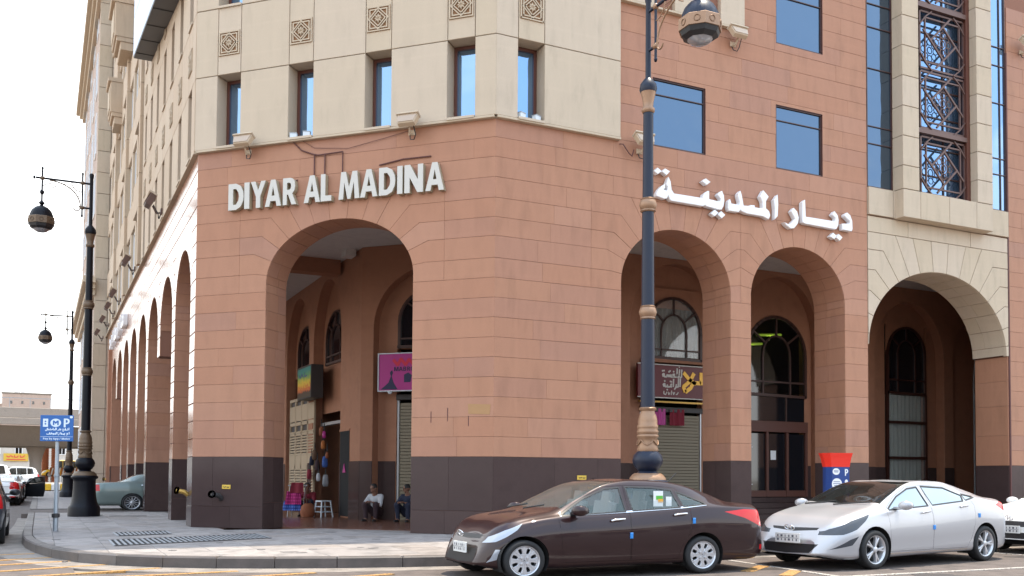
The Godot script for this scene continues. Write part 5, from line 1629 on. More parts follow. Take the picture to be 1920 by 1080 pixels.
func build_writing() -> void:
	var g := group("hotel_sign", null, face_cut)
	tag(g, "beige raised letters DIYAR AL MADINA over the corner arch", "sign")
	var word := "DIYARALMADINA"
	var ends := [1.01, 1.44, 1.46, 1.6, 1.64, 2.05, 2.04, 2.48, 2.53, 2.89, 3.1, 3.53, 3.55, 3.83, 4.02, 4.56, 4.58, 5.02, 5.06, 5.47, 5.52, 5.65, 5.7, 6.16, 6.22, 6.67]
	for i in word.length():
		var b := mb(); var f := mb()
		for q in GLYPHS[word[i]]:
			var p := PackedVector2Array()
			for v in pts(q):
				p.append(Vector2(lerpf(ends[2 * i], ends[2 * i + 1], v.x), 7.67 + v.y * 0.64))
			b.prism(p, 0.02, 0.13); f.prism(p, 0.131, 0.15)
		var l := obj("letter", b, mats["letter_side"], g)
		obj("face", f, mats["letter_front"], l)
	var a := thing("hotel_sign", "white raised Arabic letters over the two street arches", "sign")
	var shapes := [
		[4.51, 8.49, 4.57, 8.39, 4.6, 8.19, 4.67, 8.11, 5.51, 8.11, 5.53, 8.21, 5.67, 8.31, 5.71, 8.31, 5.71, 8.11, 6.04, 8.09, 6.06, 8.16, 5.96, 8.25, 5.99, 8.3, 6.1, 8.37, 6.16, 8.26, 6.17, 8.13, 6.15, 8.0, 6.09, 7.9, 5.99, 7.89, 5.62, 7.92, 5.59, 7.95, 5.53, 7.91, 4.59, 7.92, 4.54, 7.95, 4.5, 8.04, 4.46, 7.96, 4.39, 7.94, 4.17, 7.98, 4.16, 8.04, 4.22, 8.15, 4.32, 8.25, 4.40, 8.30, 4.42, 8.21, 4.37, 8.17, 4.47, 8.15, 4.48, 8.24, 4.44, 8.32, 4.48, 8.42],
		[6.29, 8.13, 6.35, 8.2, 6.39, 8.09, 6.63, 8.09, 6.64, 8.16, 6.59, 8.3, 6.59, 8.36, 6.67, 8.45, 6.71, 8.36, 6.77, 8.09, 6.98, 8.1, 6.98, 8.13, 7.12, 8.14, 7.12, 8.09, 7.35, 8.09, 7.38, 8.11, 7.37, 8.25, 7.29, 8.39, 7.4, 8.56, 7.57, 8.42, 7.48, 8.29, 7.48, 8.11, 7.58, 8.05, 7.62, 7.95, 7.57, 7.84, 7.52, 7.85, 7.39, 7.89, 6.86, 7.9, 6.69, 7.94, 6.67, 7.97, 6.61, 7.9, 6.31, 7.9, 6.28, 7.97],
		[7.86, 8.51, 7.88, 8.27, 7.86, 7.96, 7.76, 7.86, 7.77, 8.13, 7.74, 8.36],
		[8.39, 8.24, 8.5, 8.16, 8.56, 8.01, 8.53, 7.86, 8.4, 7.71, 8.28, 7.69, 8.15, 7.75, 8.06, 7.83, 8.22, 7.79, 8.31, 7.84, 8.43, 7.96, 8.3, 8.14],
		[8.77, 8.5, 8.79, 8.06, 9.79, 8.06, 9.81, 8.15, 9.69, 8.23, 9.78, 8.33, 9.89, 8.23, 9.92, 8.11, 9.9, 7.96, 9.84, 7.86, 9.74, 7.85, 8.77, 7.87, 8.68, 7.9, 8.67, 8.42],
		[10.23, 8.35, 10.33, 8.29, 10.4, 8.15, 10.41, 7.93, 10.38, 7.86, 10.05, 7.87, 10.04, 8.03, 10.31, 8.06, 10.32, 8.12, 10.13, 8.24, 10.14, 8.3]]
	for q in shapes:
		var l := obj("letter", mb().prism(pts(q), 0.02, 0.15, 0.012), mats["letter_white"], a)
	for q in [[4.2, 8.67, 4.31, 8.6, 4.2, 8.51, 4.09, 8.57], [4.41, 8.68, 4.55, 8.63, 4.45, 8.52, 4.32, 8.59], [5.61, 8.61, 5.75, 8.54, 5.63, 8.45, 5.49, 8.52], [5.88, 7.87, 5.99, 7.81, 5.87, 7.7, 5.75, 7.76], [6.08, 7.86, 6.2, 7.78, 6.09, 7.68, 5.97, 7.76], [9.73, 7.75, 9.85, 7.68, 9.76, 7.58, 9.61, 7.64], [9.92, 7.74, 10.05, 7.66, 9.95, 7.56, 9.83, 7.63]]:
		obj("dot", mb().prism(pts(q), 0.02, 0.15, 0.01), mats["letter_white"], a)
	# raised sign on the side street, seen almost edge on
	var s := group("shop_letters", null, face_side)
	tag(s, "white raised lettering on the side facade, seen almost edge on", "sign")
	for i in 9:
		var x := -30.5 + i * 1.15
		var p: Array = [shapes[5], shapes[3], shapes[2], shapes[4]][i % 4]
		var c := pts(p)
		var lo := c[0]
		for v in c: lo = lo.min(v)
		var q := PackedVector2Array()
		for v in c: q.append((v - lo) * Vector2(0.8, 1.1) + Vector2(x, 7.85))
		obj("letter", mb().prism(q, 0.02, 0.2, 0.01), mats["letter_white"], s)

func shop_signs() -> void:
	# maroon sign over the shutter in the first street arch
	var g := thing("shop_sign", "maroon shop sign with gold and white Arabic lettering in first street arch", "sign", Vector3(8.63, 4.2, -5.2), 0, "shop signs inside the arcade")
	var p := obj("panel", mb().box(Vector3(0, 0, 0.06), Vector3(3.1, 1.02, 0.1), Transform3D.IDENTITY, 0.01), mats["maroon"], g)
	var b := mb()
	for y in [-0.5, 0.5]:
		b.box(Vector3(0, y, 0.12), Vector3(3.14, 0.03, 0.03))
	obj("trim", b, mats["letter_front"], g)
	b = mb()
	strokes(b, [[1.5, 1, 1.45, 0.1, 1.2, 0.05], [1.2, 1.0, 1.1, 0.1, 0.9, 0.05, 0.8, 0.4], [0.85, 1.1, 0.8, 0.1, 0.5, 0.05, 0.45, 0.4, 0.25, 0.35, 0.3, 0.05], [0.4, 0.05, 0.0, 0.05, 0.0, 0.35, -0.15, 0.05, -0.3, 0.3, -0.4, 0.05, -0.55, 0.3, -0.65, 0.05], [-0.6, 0.05, -0.95, 0.05, -1.0, 0.4, -1.2, 0.3, -1.1, 0.02], [-0.3, 0.65, -0.3, 0.65], [-0.15, 0.75, -0.15, 0.75], [-1.0, 0.75, -1.0, 0.75], [-1.2, 0.72, -1.2, 0.72], [0.35, 0.7, 0.35, 0.7], [1.1, 1.25, 1.2, 1.3]], 0.024, 0.111, 0.118, -0.36, 0.13, 0.26)
	strokes(b, [[1.3, 1.1, 1.25, 0.1], [1.05, 1.1, 1.0, 0.1, 0.75, 0.05], [0.75, 0.4, 0.65, 0.0, 0.45, -0.25], [0.35, 1.0, 0.3, 0.05], [0.1, 0.4, -0.05, 0.3, 0.0, 0.05, 0.1, 0.1, -0.5, 0.02, -0.55, 0.3], [-0.5, 0.05, -0.85, 0.05, -0.9, 0.4, -1.1, 0.3, -1.0, 0.02], [0.05, 0.65, 0.05, 0.65], [-0.1, 0.68, -0.1, 0.68], [-0.55, -0.3, -0.55, -0.3], [-0.9, 0.7, -0.9, 0.7]], 0.024, 0.111, 0.118, -0.36, -0.17, 0.26)
	strokes(b, [[1.2, 0.4, 1.0, 0.1, 0.8, 0.1], [0.6, 0.4, 0.4, 0.05, 0.3, 0.4], [0.1, 0.6, 0.0, 0.0], [-0.2, 0.3, -0.4, 0.0, -0.5, 0.4], [-0.7, 0.4, -0.9, 0.0, -1.2, 0.1, -1.2, 0.5]], 0.015, 0.111, 0.118, -0.36, -0.4, 0.22)
	obj("lettering", b, mats["letter_front"], p)
	b = mb()
	strokes(b, [[-1.4, 0.9, -0.7, 0.25, 0.0, -0.1], [-1.2, -0.9, -1.4, -0.4, -0.7, 0.1, -0.2, 0.9], [-1.2, -0.9, -0.6, -0.5, -0.3, 0.0, 0.6, 0.0], [0.6, 1.0, 0.6, 0.0, 1.3, 0.0, 1.5, 0.5, 1.2, 0.8, 1.0, 0.5, 1.5, 0.1, 2.2, 0.0, 2.2, 1.0]], 0.06, 0.111, 0.13, 0.55, 0.0, 0.33)
	obj("lettering", b, mats["gold_letter"], p)
	var rail := mb()
	rail.box(Vector3(0, -0.62, 0.02), Vector3(2.9, 0.05, 0.12))
	obj("rail", rail, mats["brass"], g)
	# pink sign behind the corner arch
	var fc := Transform3D(face_cut.basis, Vector3(-0.5, 0, -8.2))
	var k := group("shop_sign", null, fc * at(2.2, 4.27, 0.0))
	tag(k, "pink shop sign reading MABROOK behind the corner arch", "sign", "shop signs inside the arcade")
	p = obj("panel", mb().box(Vector3(0, 0, 0.06), Vector3(3.1, 1.06, 0.12), Transform3D.IDENTITY, 0.01), mats["sign_pink"], k)
	b = mb()
	b.box(Vector3(0, 0.54, 0.07), Vector3(3.16, 0.03, 0.15)); b.box(Vector3(0, -0.54, 0.07), Vector3(3.16, 0.03, 0.15)); b.box(Vector3(-1.565, 0, 0.07), Vector3(0.03, 1.05, 0.15)); b.box(Vector3(1.565, 0, 0.07), Vector3(0.03, 1.05, 0.15))
	obj("frame", b, mats["white_plastic"], k)
	b = mb()
	strokes(b, [[-1.1, 0.36, -0.95, 0.2, -0.85, 0.38, -0.7, 0.2, -0.6, 0.36, -0.45, 0.2], [-0.35, 0.42, -0.35, 0.2, -0.1, 0.2], [0.05, 0.36, 0.0, 0.2, 0.3, 0.2, 0.35, 0.42], [0.5, 0.4, 0.5, 0.2, 0.8, 0.22, 0.9, 0.4]], 0.045, 0.121, 0.13)
	b.prism(pts([-0.4, -0.52, 1.5, -0.52, 1.5, -0.36, 0.9, -0.3, 0.2, -0.38]), 0.121, 0.124)
	obj("lettering", b, mats["sign_red"], p)
	text("lettering", "MABROOK", 0.17, 0.006, mats["sign_navy"], p, at(-0.62, 0.085, 0.124), true, 1.1)
	b = mb()
	b.prism(pts([-1.5, -0.5, -0.95, -0.5, -1.08, -0.3, -1.14, -0.12, -1.1, -0.02, -1.13, 0.06, -1.17, 0.03, -1.2, -0.02, -1.17, -0.12, -1.24, -0.3]), 0.121, 0.124)
	b.prism(pts([-0.75, -0.3, -0.55, -0.3, -0.5, -0.1, -0.62, -0.02, -0.75, -0.08]), 0.121, 0.124)
	strokes(b, [[-0.3, -0.1, -0.15, -0.28, -0.05, -0.08], [0.05, -0.28, 0.05, -0.06, 0.25, -0.1, 0.25, -0.28, 0.08, -0.28], [0.4, -0.06, 0.4, -0.28]], 0.05, 0.121, 0.125)
	obj("print", b, mats["sign_navy"], p)
	for x in [-1.2, -0.4]:
		obj("lamp_foot", mb().ball(Vector3(x, -0.58, 0.1), Vector3(0.07, 0.05, 0.07), 10), mats["white_plastic"], k)
	# landscape light box over the first side shop
	var y := group("shop_sign", null, Transform3D(face_side.basis, Vector3(-0.5, 4.42, -13.35)))
	tag(y, "yellow and turquoise landscape light box jutting out above the souvenir shop", "sign", "shop signs inside the arcade")
	obj("box", mb().box(Vector3(0, 0, 0.2), Vector3(1.85, 1.1, 0.42), Transform3D.IDENTITY, 0.01), mats["dark_metal"], y)
	var im := Image.create(96, 64, false, Image.FORMAT_RGB8)
	var nz := FastNoiseLite.new(); nz.seed = 4; nz.frequency = 0.06
	for v in 64:
		for u in 96:
			var t := v / 63.0
			var c := Color(0.10, 0.50, 0.48).lerp(Color(0.85, 0.72, 0.15), smoothstep(0.05, 0.55, t + nz.get_noise_2d(u, v) * 0.12)).lerp(Color(0.75, 0.30, 0.05), smoothstep(0.5, 0.8, t + nz.get_noise_2d(u * 2, v * 2) * 0.25))
			if t > 0.82 + nz.get_noise_2d(u * 3, 9) * 0.1: c = Color(0.22, 0.16, 0.05)
			im.set_pixel(u, v, c)
	var pm := plain("landscape_print", Color.WHITE, 0.4)
	pm.albedo_texture = ImageTexture.create_from_image(im)
	var q := QuadMesh.new(); q.size = Vector2(1.76, 1.0); q.material = pm
	inst("print", q, y, at(0, 0, 0.415))
	b = mb()
	strokes(b, [[-0.7, 0.3, -0.5, 0.2, -0.3, 0.32, -0.1, 0.2], [0.1, 0.35, 0.1, 0.2, 0.4, 0.22]], 0.03, 0.416, 0.42)
	obj("lettering", b, mats["kiosk_blue"], y)

func arcade_goods() -> void:
	var fs := Transform3D(face_side.basis, Vector3(-0.5, 0, -8.2))
	# louvred cream folding doors
	var g := group("louvred_cabinet", null, fs * at(-7.1, 0, -0.02))
	tag(g, "cream louvred folding doors beside the souvenir shop", "cabinet")
	for i in 4:
		var x := -1.35 + i * 0.9
		var b := mb()
		for e in [[0.12, 0.3], [1.35, 0.1], [2.55, 0.1], [2.9, 0.12], [3.78, 0.1]]:
			b.box(Vector3(x, 0.25 + e[0], 0), Vector3(0.86, e[1], 0.06))
		for s in [-0.4, 0.4]:
			b.box(Vector3(x + s, 2.1, 0), Vector3(0.07, 3.9, 0.06))
		var leaf := obj("door_leaf", b, mats["louvre_cream"], g)
		obj("leaf_back", mb().box(Vector3(x, 2.1, -0.03), Vector3(0.84, 3.9, 0.01)), mats["dark_metal"], leaf)
		for e in [[0.12, 0.42], [1.45, 0.56], [3.2, 0.56]]:
			obj("leaf_panel", mb().box(Vector3(x, 0.25 + e[0] + e[1] / 2 - 0.2, 0.012), Vector3(0.74, e[1], 0.03)), mats["louvre_cream"], leaf)
		for k in 2:
			for j in 9:
				obj("slat", mb().box(Vector3.ZERO, Vector3(0.73, 0.075, 0.014), Transform3D(Basis(Vector3.RIGHT, -0.5), Vector3(x, [0.72, 2.05][k] + j * 0.1, 0.02))), mats["louvre_cream"], leaf)
	# plastic stool
	var st := thing("plastic_stool", "pale grey plastic stool standing in front of souvenir shop", "stool", Vector3(-1.0, 0.006, -10.3), 0.3)
	obj("seat", mb().box(Vector3(0, 0.49, 0), Vector3(0.36, 0.04, 0.36), Transform3D.IDENTITY, 0.015), mats["white_plastic"], st)
	for sx in [-1, 1]:
		for sz in [-1, 1]:
			obj("leg", mb().tube([Vector3(sx * 0.155, 0.48, sz * 0.155), Vector3(sx * 0.21, 0, sz * 0.21)], 0.028, 4), mats["white_plastic"], st)
	for y in [0.16, 0.32]:
		var b := mb(); var r: float = 0.165 + (0.48 - y) * 0.11
		for e in [[-1, -1, 1, -1], [1, -1, 1, 1], [1, 1, -1, 1], [-1, 1, -1, -1]]:
			b.tube([Vector3(e[0] * r, y, e[1] * r), Vector3(e[2] * r, y, e[3] * r)], 0.016, 4)
		obj("rung", b, mats["white_plastic"], st)
	# garments on a stand
	var ga := thing("clothes_rack", "checked pink and blue garments on a low rack at the arcade corner", "clothes rack", Vector3(-1.66, 0, -10.9), -0.6)
	ga.scale = Vector3(0.62, 0.95, 0.8)
	var b2 := mb()
	for s in [-0.4, 0.4]:
		b2.tube([Vector3(s, 0, 0.25), Vector3(s, 1.02, 0), Vector3(s, 0, -0.25)], 0.018, 6)
	b2.tube([Vector3(-0.5, 1.02, 0), Vector3(0.5, 1.02, 0)], 0.016, 6)
	obj("stand", b2, mats["steel"], ga)
	for q in [["pink_check", -0.12, 0.62, 0.36, 0.42], ["blue_check", -0.2, 0.36, 0.42, 0.3], ["red_cloth", 0.06, 0.95, 0.3, 0.34]]:
		var c := mb()
		var n := 10
		for i in n:
			var x0 := lerpf(-q[3], q[3], float(i) / n); var x1 := lerpf(-q[3], q[3], float(i + 1) / n)
			var z0 := 0.16 + sin(x0 * 15) * 0.03; var z1 := 0.16 + sin(x1 * 15) * 0.03
			c.quad(Vector3(q[1] + x0 * 1.15, q[2] - q[4] / 2, z0 + 0.07), Vector3(q[1] + x1 * 1.15, q[2] - q[4] / 2, z1 + 0.07), Vector3(q[1] + x1, q[2] + q[4] / 2, z1), Vector3(q[1] + x0, q[2] + q[4] / 2, z0))
		obj("garment", c, mats[q[0]], ga)
	# bags and toys hung round the shop door
	var bags := [["red_cloth", "red shoulder bag hanging lowest at the left of the shop door", -5.3, 1.35, 0.3], ["blue_cloth", "bright blue bag hanging halfway down the shop door", -3.3, 1.75, 0.32], ["orange_cloth", "orange toy hanging near the top of the shop door", -3.55, 2.3, 0.24], ["rust_cloth", "rust red round bag hanging highest at the shop door", -3.8, 2.75, 0.26], ["brown_cloth", "brown bag hanging at the middle of the shop door", -4.6, 2.0, 0.3], ["grey_cloth", "grey bag hanging low at the right of the shop door", -3.2, 1.15, 0.34]]
	bags.append_array([["sign_pink", "pink bag hanging second from the top at the shop door", -3.45, 2.62, 0.2], ["navy_cloth", "navy bag hanging above the red shoulder bag", -5.0, 1.8, 0.28], ["rust_cloth", "rust brown toy bag hanging right of the bright blue bag", -3.05, 1.95, 0.18], ["white_cloth", "white bag hanging low in the middle of the shop door", -4.1, 1.25, 0.24], ["dark_cloth", "black bag hanging just above the white one", -4.25, 1.65, 0.3]])
	for q in bags:
		var bg := group("hanging_bag", null, fs * at(q[2], q[3], 0.15))
		tag(bg, q[1], "bag", "bags hung at the souvenir shop door")
		obj("pouch", mb().lathe([Vector2(0.001, -0.5), Vector2(0.30, -0.48), Vector2(0.40, -0.3), Vector2(0.36, 0.1), Vector2(0.26, 0.35), Vector2(0.2, 0.38)].map(func(v): return v * q[4] * 1.3), 14, Transform3D(Basis.from_scale(Vector3(1, 1, 0.5)), Vector3.ZERO), 5, 0.06), mats[q[0]], bg)
		obj("strap", mb().tube([Vector3(-0.07, 0.12, 0), Vector3(0, 0.38, 0), Vector3(0.07, 0.12, 0)], 0.012, 5), mats["black_plastic"], bg)
	var bb := thing("floor_bag", "orange brown bag on the floor beside the plastic stool", "bag", Vector3(-1.42, 0.006, -10.5), 0.4)
	obj("pouch", mb().lathe([Vector2(0.001, 0), Vector2(0.2, 0.01), Vector2(0.24, 0.15), Vector2(0.19, 0.34), Vector2(0.1, 0.42)], 16, Transform3D(Basis.from_scale(Vector3(1.1, 1, 0.8)), Vector3.ZERO), 6, 0.08), mats["rust_cloth"], bb)
	obj("handle", mb().tube([Vector3(-0.09, 0.38, 0), Vector3(-0.05, 0.55, 0), Vector3(0.05, 0.55, 0), Vector3(0.09, 0.38, 0)], 0.014, 6), mats["brown_cloth"], bb)
	var tri := group("wall_notice", null, fs * at(-1.5, 1.5, 0.03))
	tag(tri, "small pink triangular notice hanging in the dark niche", "notice")
	obj("plate", mb().prism(pts([-0.16, -0.12, 0.16, -0.12, 0.0, 0.16]), 0, 0.012), mats["sign_pink"], tri)
	# cloth and goods in the shop behind the shutter of the first street arch
	for q in [["sign_pink", 8.05, "magenta cloth hung at the top of the first street shutter"], ["red_cloth", 8.75, "dark red cloth hung beside the magenta one on the shutter"]]:
		var c := pleats(-0.3, 0.3, -0.5, 0.0, 0.0)
		var cl := group("hung_cloth", null, at(q[1], 3.4, -5.45))
		tag(cl, q[2], "cloth", "cloths hung on the shutter")
		obj("cloth", c, mats[q[0]], cl)

func small_fittings() -> void:
	# floodlights
	var lab := ["leftmost floodlight over the corner letters, above the letter I", "floodlight over the corner letters above the word MADINA"]
	var k := 0
	for s in [1.55, 5.87]:
		floodlight(lab[k], face_cut * at(s, TOP + 0.0, 0.12)); k += 1
	floodlight("floodlight left of the blue street window, half behind the lamp post", face_street * at(3.72, 9.2, 0.05))
	floodlight("floodlight under the upper limestone panel beside the hanging lantern", face_street * at(6.5, 12.35, 0.05))
	floodlight("floodlight at the top right edge of the picture beside the glass strip", face_street * at(17.3, 14.3, 0.05))
	var names := ["nearest", "second", "third", "fourth", "fifth", "sixth"]
	var zz := [-10.1, -18.8, -25.9, -29.5, -33.7, -38.7]
	for i in 6:
		floodlight("%s brown floodlight from the corner along the side facade ledge" % names[i], face_side * at(zz[i] + W, 9.1, 0.35) * Transform3D(Basis.from_scale(Vector3(1.3, 1.3, 1.3)), Vector3.ZERO), "flood_brown", "floodlights along the side facade")
	# cables hanging from the ledge to the letters
	var c := group("loose_cable", null, face_cut)
	tag(c, "loose dark red cables looping from the ledge to the corner letters", "cable")
	for q in [[2.7, 9.22, 2.95, 8.98, 3.25, 8.86, 3.4, 8.82, 4.05, 8.84, 4.05, 8.33], [3.3, 8.85, 3.3, 8.3], [3.58, 8.83, 3.58, 8.32], [2.9, 9.25, 3.3, 9.0, 4.2, 8.9, 5.2, 9.05, 5.8, 9.15], [2.85, 8.28, 2.55, 8.22], [5.0, 8.42, 5.6, 8.5, 6.3, 8.5]]:
		var p := []
		for v in pts(q): p.append(Vector3(v.x, v.y, 0.03))
		obj("strand", mb().tube(p, 0.016 if q[0] != 2.9 else 0.006, 5), mats["cable"], c)
	var c2 := group("loose_cable", null, face_street)
	tag(c2, "short loose cable end sticking from pink wall near street floodlight", "cable")
	obj("strand", mb().tube([Vector3(3.2, 9.12, 0.02), Vector3(3.25, 9.1, 0.1), Vector3(3.4, 8.9, 0.12), Vector3(3.5, 8.85, 0.1), Vector3(3.56, 9.02, 0.08)], 0.014, 5), mats["cable"], c2)
	# boxes on the window ledges
	for q in [[face_street, 0.62, "left grey junction box on the ledge under the dark street window"], [face_street, 1.0, "right grey junction box on the ledge under the dark street window"], [face_cut, 2.72, "pale junction box on the ledge of the second corner window"], [face_cut, 3.08, "dark junction box on the ledge of the second corner window"]]:
		var b := group("junction_box", null, q[0] * at(q[1], TOP + 0.10, 0.02))
		tag(b, q[2], "junction box", "junction boxes on the window ledges")
		obj("case", mb().box(Vector3.ZERO, Vector3(0.17, 0.13, 0.13), Transform3D(Basis(Vector3.UP, 0.4), Vector3.ZERO), 0.01), mats["white_plastic"], b)
		obj("lid", mb().box(Vector3(0, 0.07, 0), Vector3(0.18, 0.015, 0.14), Transform3D(Basis(Vector3.UP, 0.4), Vector3.ZERO)), mats["galvanised"], b)
	# fire inlets with yellow tags
	for q in [[face_cut, 0.86, 0.78, "white capped pipe outlet on the dark base of the corner pier"], [face_side, -0.62, 0.85, "brass pipe outlet on the side face of the corner pier"], [face_street, 2.45, 1.12, "brass pipe outlet on the street pier just above the brown car"], [face_side, -31.6, 1.0, "far brass pipe outlet on the side facade piers"]]:
		var b := group("pipe_outlet", null, q[0] * at(q[1], q[2], 0.0))
		tag(b, q[3], "pipe outlet", "pipe outlets on the base stones")
		obj("pipe", mb().tube([Vector3(0, -0.08, 0), Vector3(0, 0, 0.1), Vector3(-0.09, 0.03, 0.26)], 0.06, 12), mats["brass"] if q[1] != 0.86 else mats["dark_metal"], b)
		obj("cap", mb().lathe([Vector2(0.04, 0), Vector2(0.09, 0.0), Vector2(0.095, 0.05), Vector2(0.06, 0.06), Vector2(0.05, 0.02)], 16, Transform3D(Basis(Vector3(1, 0, -0.4).normalized(), Vector3(-0.3, 0.15, 1).normalized(), Vector3(0, 1, 0.1).normalized()).orthonormalized(), Vector3(-0.09, 0.03, 0.24))), mats["white_paint"] if q[1] == 0.86 else mats["brass"], b)
	for q in [[face_cut, 1.0, 0.99, "yellow tag above the white capped pipe on the corner pier"], [face_street, 2.22, 1.27, "yellow tag above the brass pipe behind the brown car"]]:
		var b := group("tag_plate", null, q[0] * at(q[1], q[2], 0.0))
		tag(b, q[3], "tag plate", "yellow tag plates on the base stones")
		obj("plate", mb().box(Vector3(0, 0, 0.012), Vector3(0.24, 0.10, 0.012), Transform3D.IDENTITY, 0.004), mats["label_yellow"], b)
		var l := mb()
		strokes(l, [[-0.08, 0.01, -0.05, -0.015, -0.02, 0.012, 0.0, -0.012], [0.03, 0.015, 0.03, -0.012, 0.08, -0.01, 0.08, 0.012]], 0.008, 0.0182, 0.020)
		obj("lettering", l, mats["black_plastic"], b)
	# wall spout and conduit in the limestone bay, patch of plaster and scratches on the pier
	var co := thing("conduit", "pale conduit running up the right hand wall inside the limestone arch", "pipe")
	obj("pipe", mb().tube([Vector3(21.3, 0.0, -4.9), Vector3(21.3, 5.0, -4.9), Vector3(21.5, 6.0, -4.95), Vector3(21.9, 6.6, -5.0)], 0.035, 8), mats["galvanised"], co)
	var pa := group("patched_stone", null, face_cut)
	tag(pa, "yellowish patched stone on the corner pier right of the arch", "wall patch")
	obj("patch", mb().prism(pts([7.25, 2.66, 7.75, 2.64, 7.77, 2.86, 7.24, 2.88]), -0.01, 0.006), mats["patch_stone"], pa)
	for q in [[6.35, 2.6, 0.25], [6.75, 2.65, 0.3], [7.25, 2.5, 0.22]]:
		obj("anchor_scar", mb().box(Vector3(q[0], q[1], 0.002), Vector3(0.018, q[2], 0.006)), mats["cable"], pa)

# ---------------------------------------------------------------- people
func nets(bones: Array, cell: float, blend: float) -> MB:
	var lo := Vector3(99, 99, 99); var hi := -lo
	for b in bones:
		var r := maxf(b[2], b[3]) + cell * 2 + blend
		lo = lo.min(b[0] - Vector3.ONE * r).min(b[1] - Vector3.ONE * r); hi = hi.max(b[0] + Vector3.ONE * r).max(b[1] + Vector3.ONE * r)
	var n := Vector3i(((hi - lo) / cell).ceil()) + Vector3i.ONE
	var f := PackedFloat32Array(); f.resize(n.x * n.y * n.z); f.fill(1.0)
	for b in bones:                                        # stamp each bone where it reaches
		var a: Vector3 = b[0]; var d: Vector3 = b[1] - a
		var dd := maxf(d.length_squared(), 1e-9)
		var reach := maxf(b[2], b[3]) + blend + cell * 2
		var i0 := Vector3i(((a.min(b[1]) - Vector3.ONE * reach - lo) / cell).floor()).max(Vector3i.ZERO)
		var i1 := Vector3i(((a.max(b[1]) + Vector3.ONE * reach - lo) / cell).ceil()).min(n - Vector3i.ONE)
		for z in range(i0.z, i1.z + 1):
			for y in range(i0.y, i1.y + 1):
				var row := (z * n.y + y) * n.x
				for x in range(i0.x, i1.x + 1):
					var p := lo + Vector3(x, y, z) * cell - a
					var t := clampf(p.dot(d) / dd, 0.0, 1.0)
					var v := (p - d * t).length() - lerpf(b[2], b[3], t)
					var o := f[row + x]
					var h := maxf(blend - absf(v - o), 0.0) / blend
					f[row + x] = minf(v, o) - h * h * blend * 0.25
	var out := MB.new()
	var vert := {}
	var sx := 1; var sy := n.x; var sz := n.x * n.y
	var cv := PackedVector3Array(); var cn := PackedVector3Array()
	var offs := [0, sx, sy, sx + sy, sz, sx + sz, sy + sz, sx + sy + sz]
	var cpos := [Vector3(0, 0, 0), Vector3(1, 0, 0), Vector3(0, 1, 0), Vector3(1, 1, 0), Vector3(0, 0, 1), Vector3(1, 0, 1), Vector3(0, 1, 1), Vector3(1, 1, 1)]
	var edges := [[0, 1], [2, 3], [4, 5], [6, 7], [0, 2], [1, 3], [4, 6], [5, 7], [0, 4], [1, 5], [2, 6], [3, 7]]
	for z in n.z - 1:
		for y in n.y - 1:
			for x in n.x - 1:
				var i := (z * n.y + y) * n.x + x
				var m := 0
				for k in 8:
					if f[i + offs[k]] < 0: m |= 1 << k
				if m == 0 or m == 255: continue
				var s := Vector3.ZERO; var c := 0
				for e in edges:
					var va := f[i + offs[e[0]]]; var vb := f[i + offs[e[1]]]
					if (va < 0) != (vb < 0):
						s += (cpos[e[0]] as Vector3).lerp(cpos[e[1]], va / (va - vb)); c += 1
				vert[i] = cv.size()
				cv.append(lo + (Vector3(x, y, z) + s / c) * cell)
				cn.append(Vector3(f[i + sx] + f[i + sx + sy] + f[i + sx + sz] + f[i + sx + sy + sz] - f[i] - f[i + sy] - f[i + sz] - f[i + sy + sz], f[i + sy] + f[i + sx + sy] + f[i + sy + sz] + f[i + sx + sy + sz] - f[i] - f[i + sx] - f[i + sz] - f[i + sx + sz], f[i + sz] + f[i + sx + sz] + f[i + sy + sz] + f[i + sx + sy + sz] - f[i] - f[i + sx] - f[i + sy] - f[i + sx + sy]).normalized())
	for i in vert:
		for q in [[sx, sy, sz], [sy, sz, sx], [sz, sx, sy]]:
			if (f[i] < 0) == (f[i + q[0]] < 0): continue
			var a = vert.get(i); var b = vert.get(i - q[1]); var c = vert.get(i - q[1] - q[2]); var d = vert.get(i - q[2])
			if a == null or b == null or c == null or d == null: continue
			var l := [a, b, c, d] if f[i] < 0 else [a, d, c, b]
			out.tri_n(cv[l[0]], cv[l[1]], cv[l[2]], cn[l[0]], cn[l[1]], cn[l[2]])
			out.tri_n(cv[l[0]], cv[l[2]], cv[l[3]], cn[l[0]], cn[l[2]], cn[l[3]])
	return out

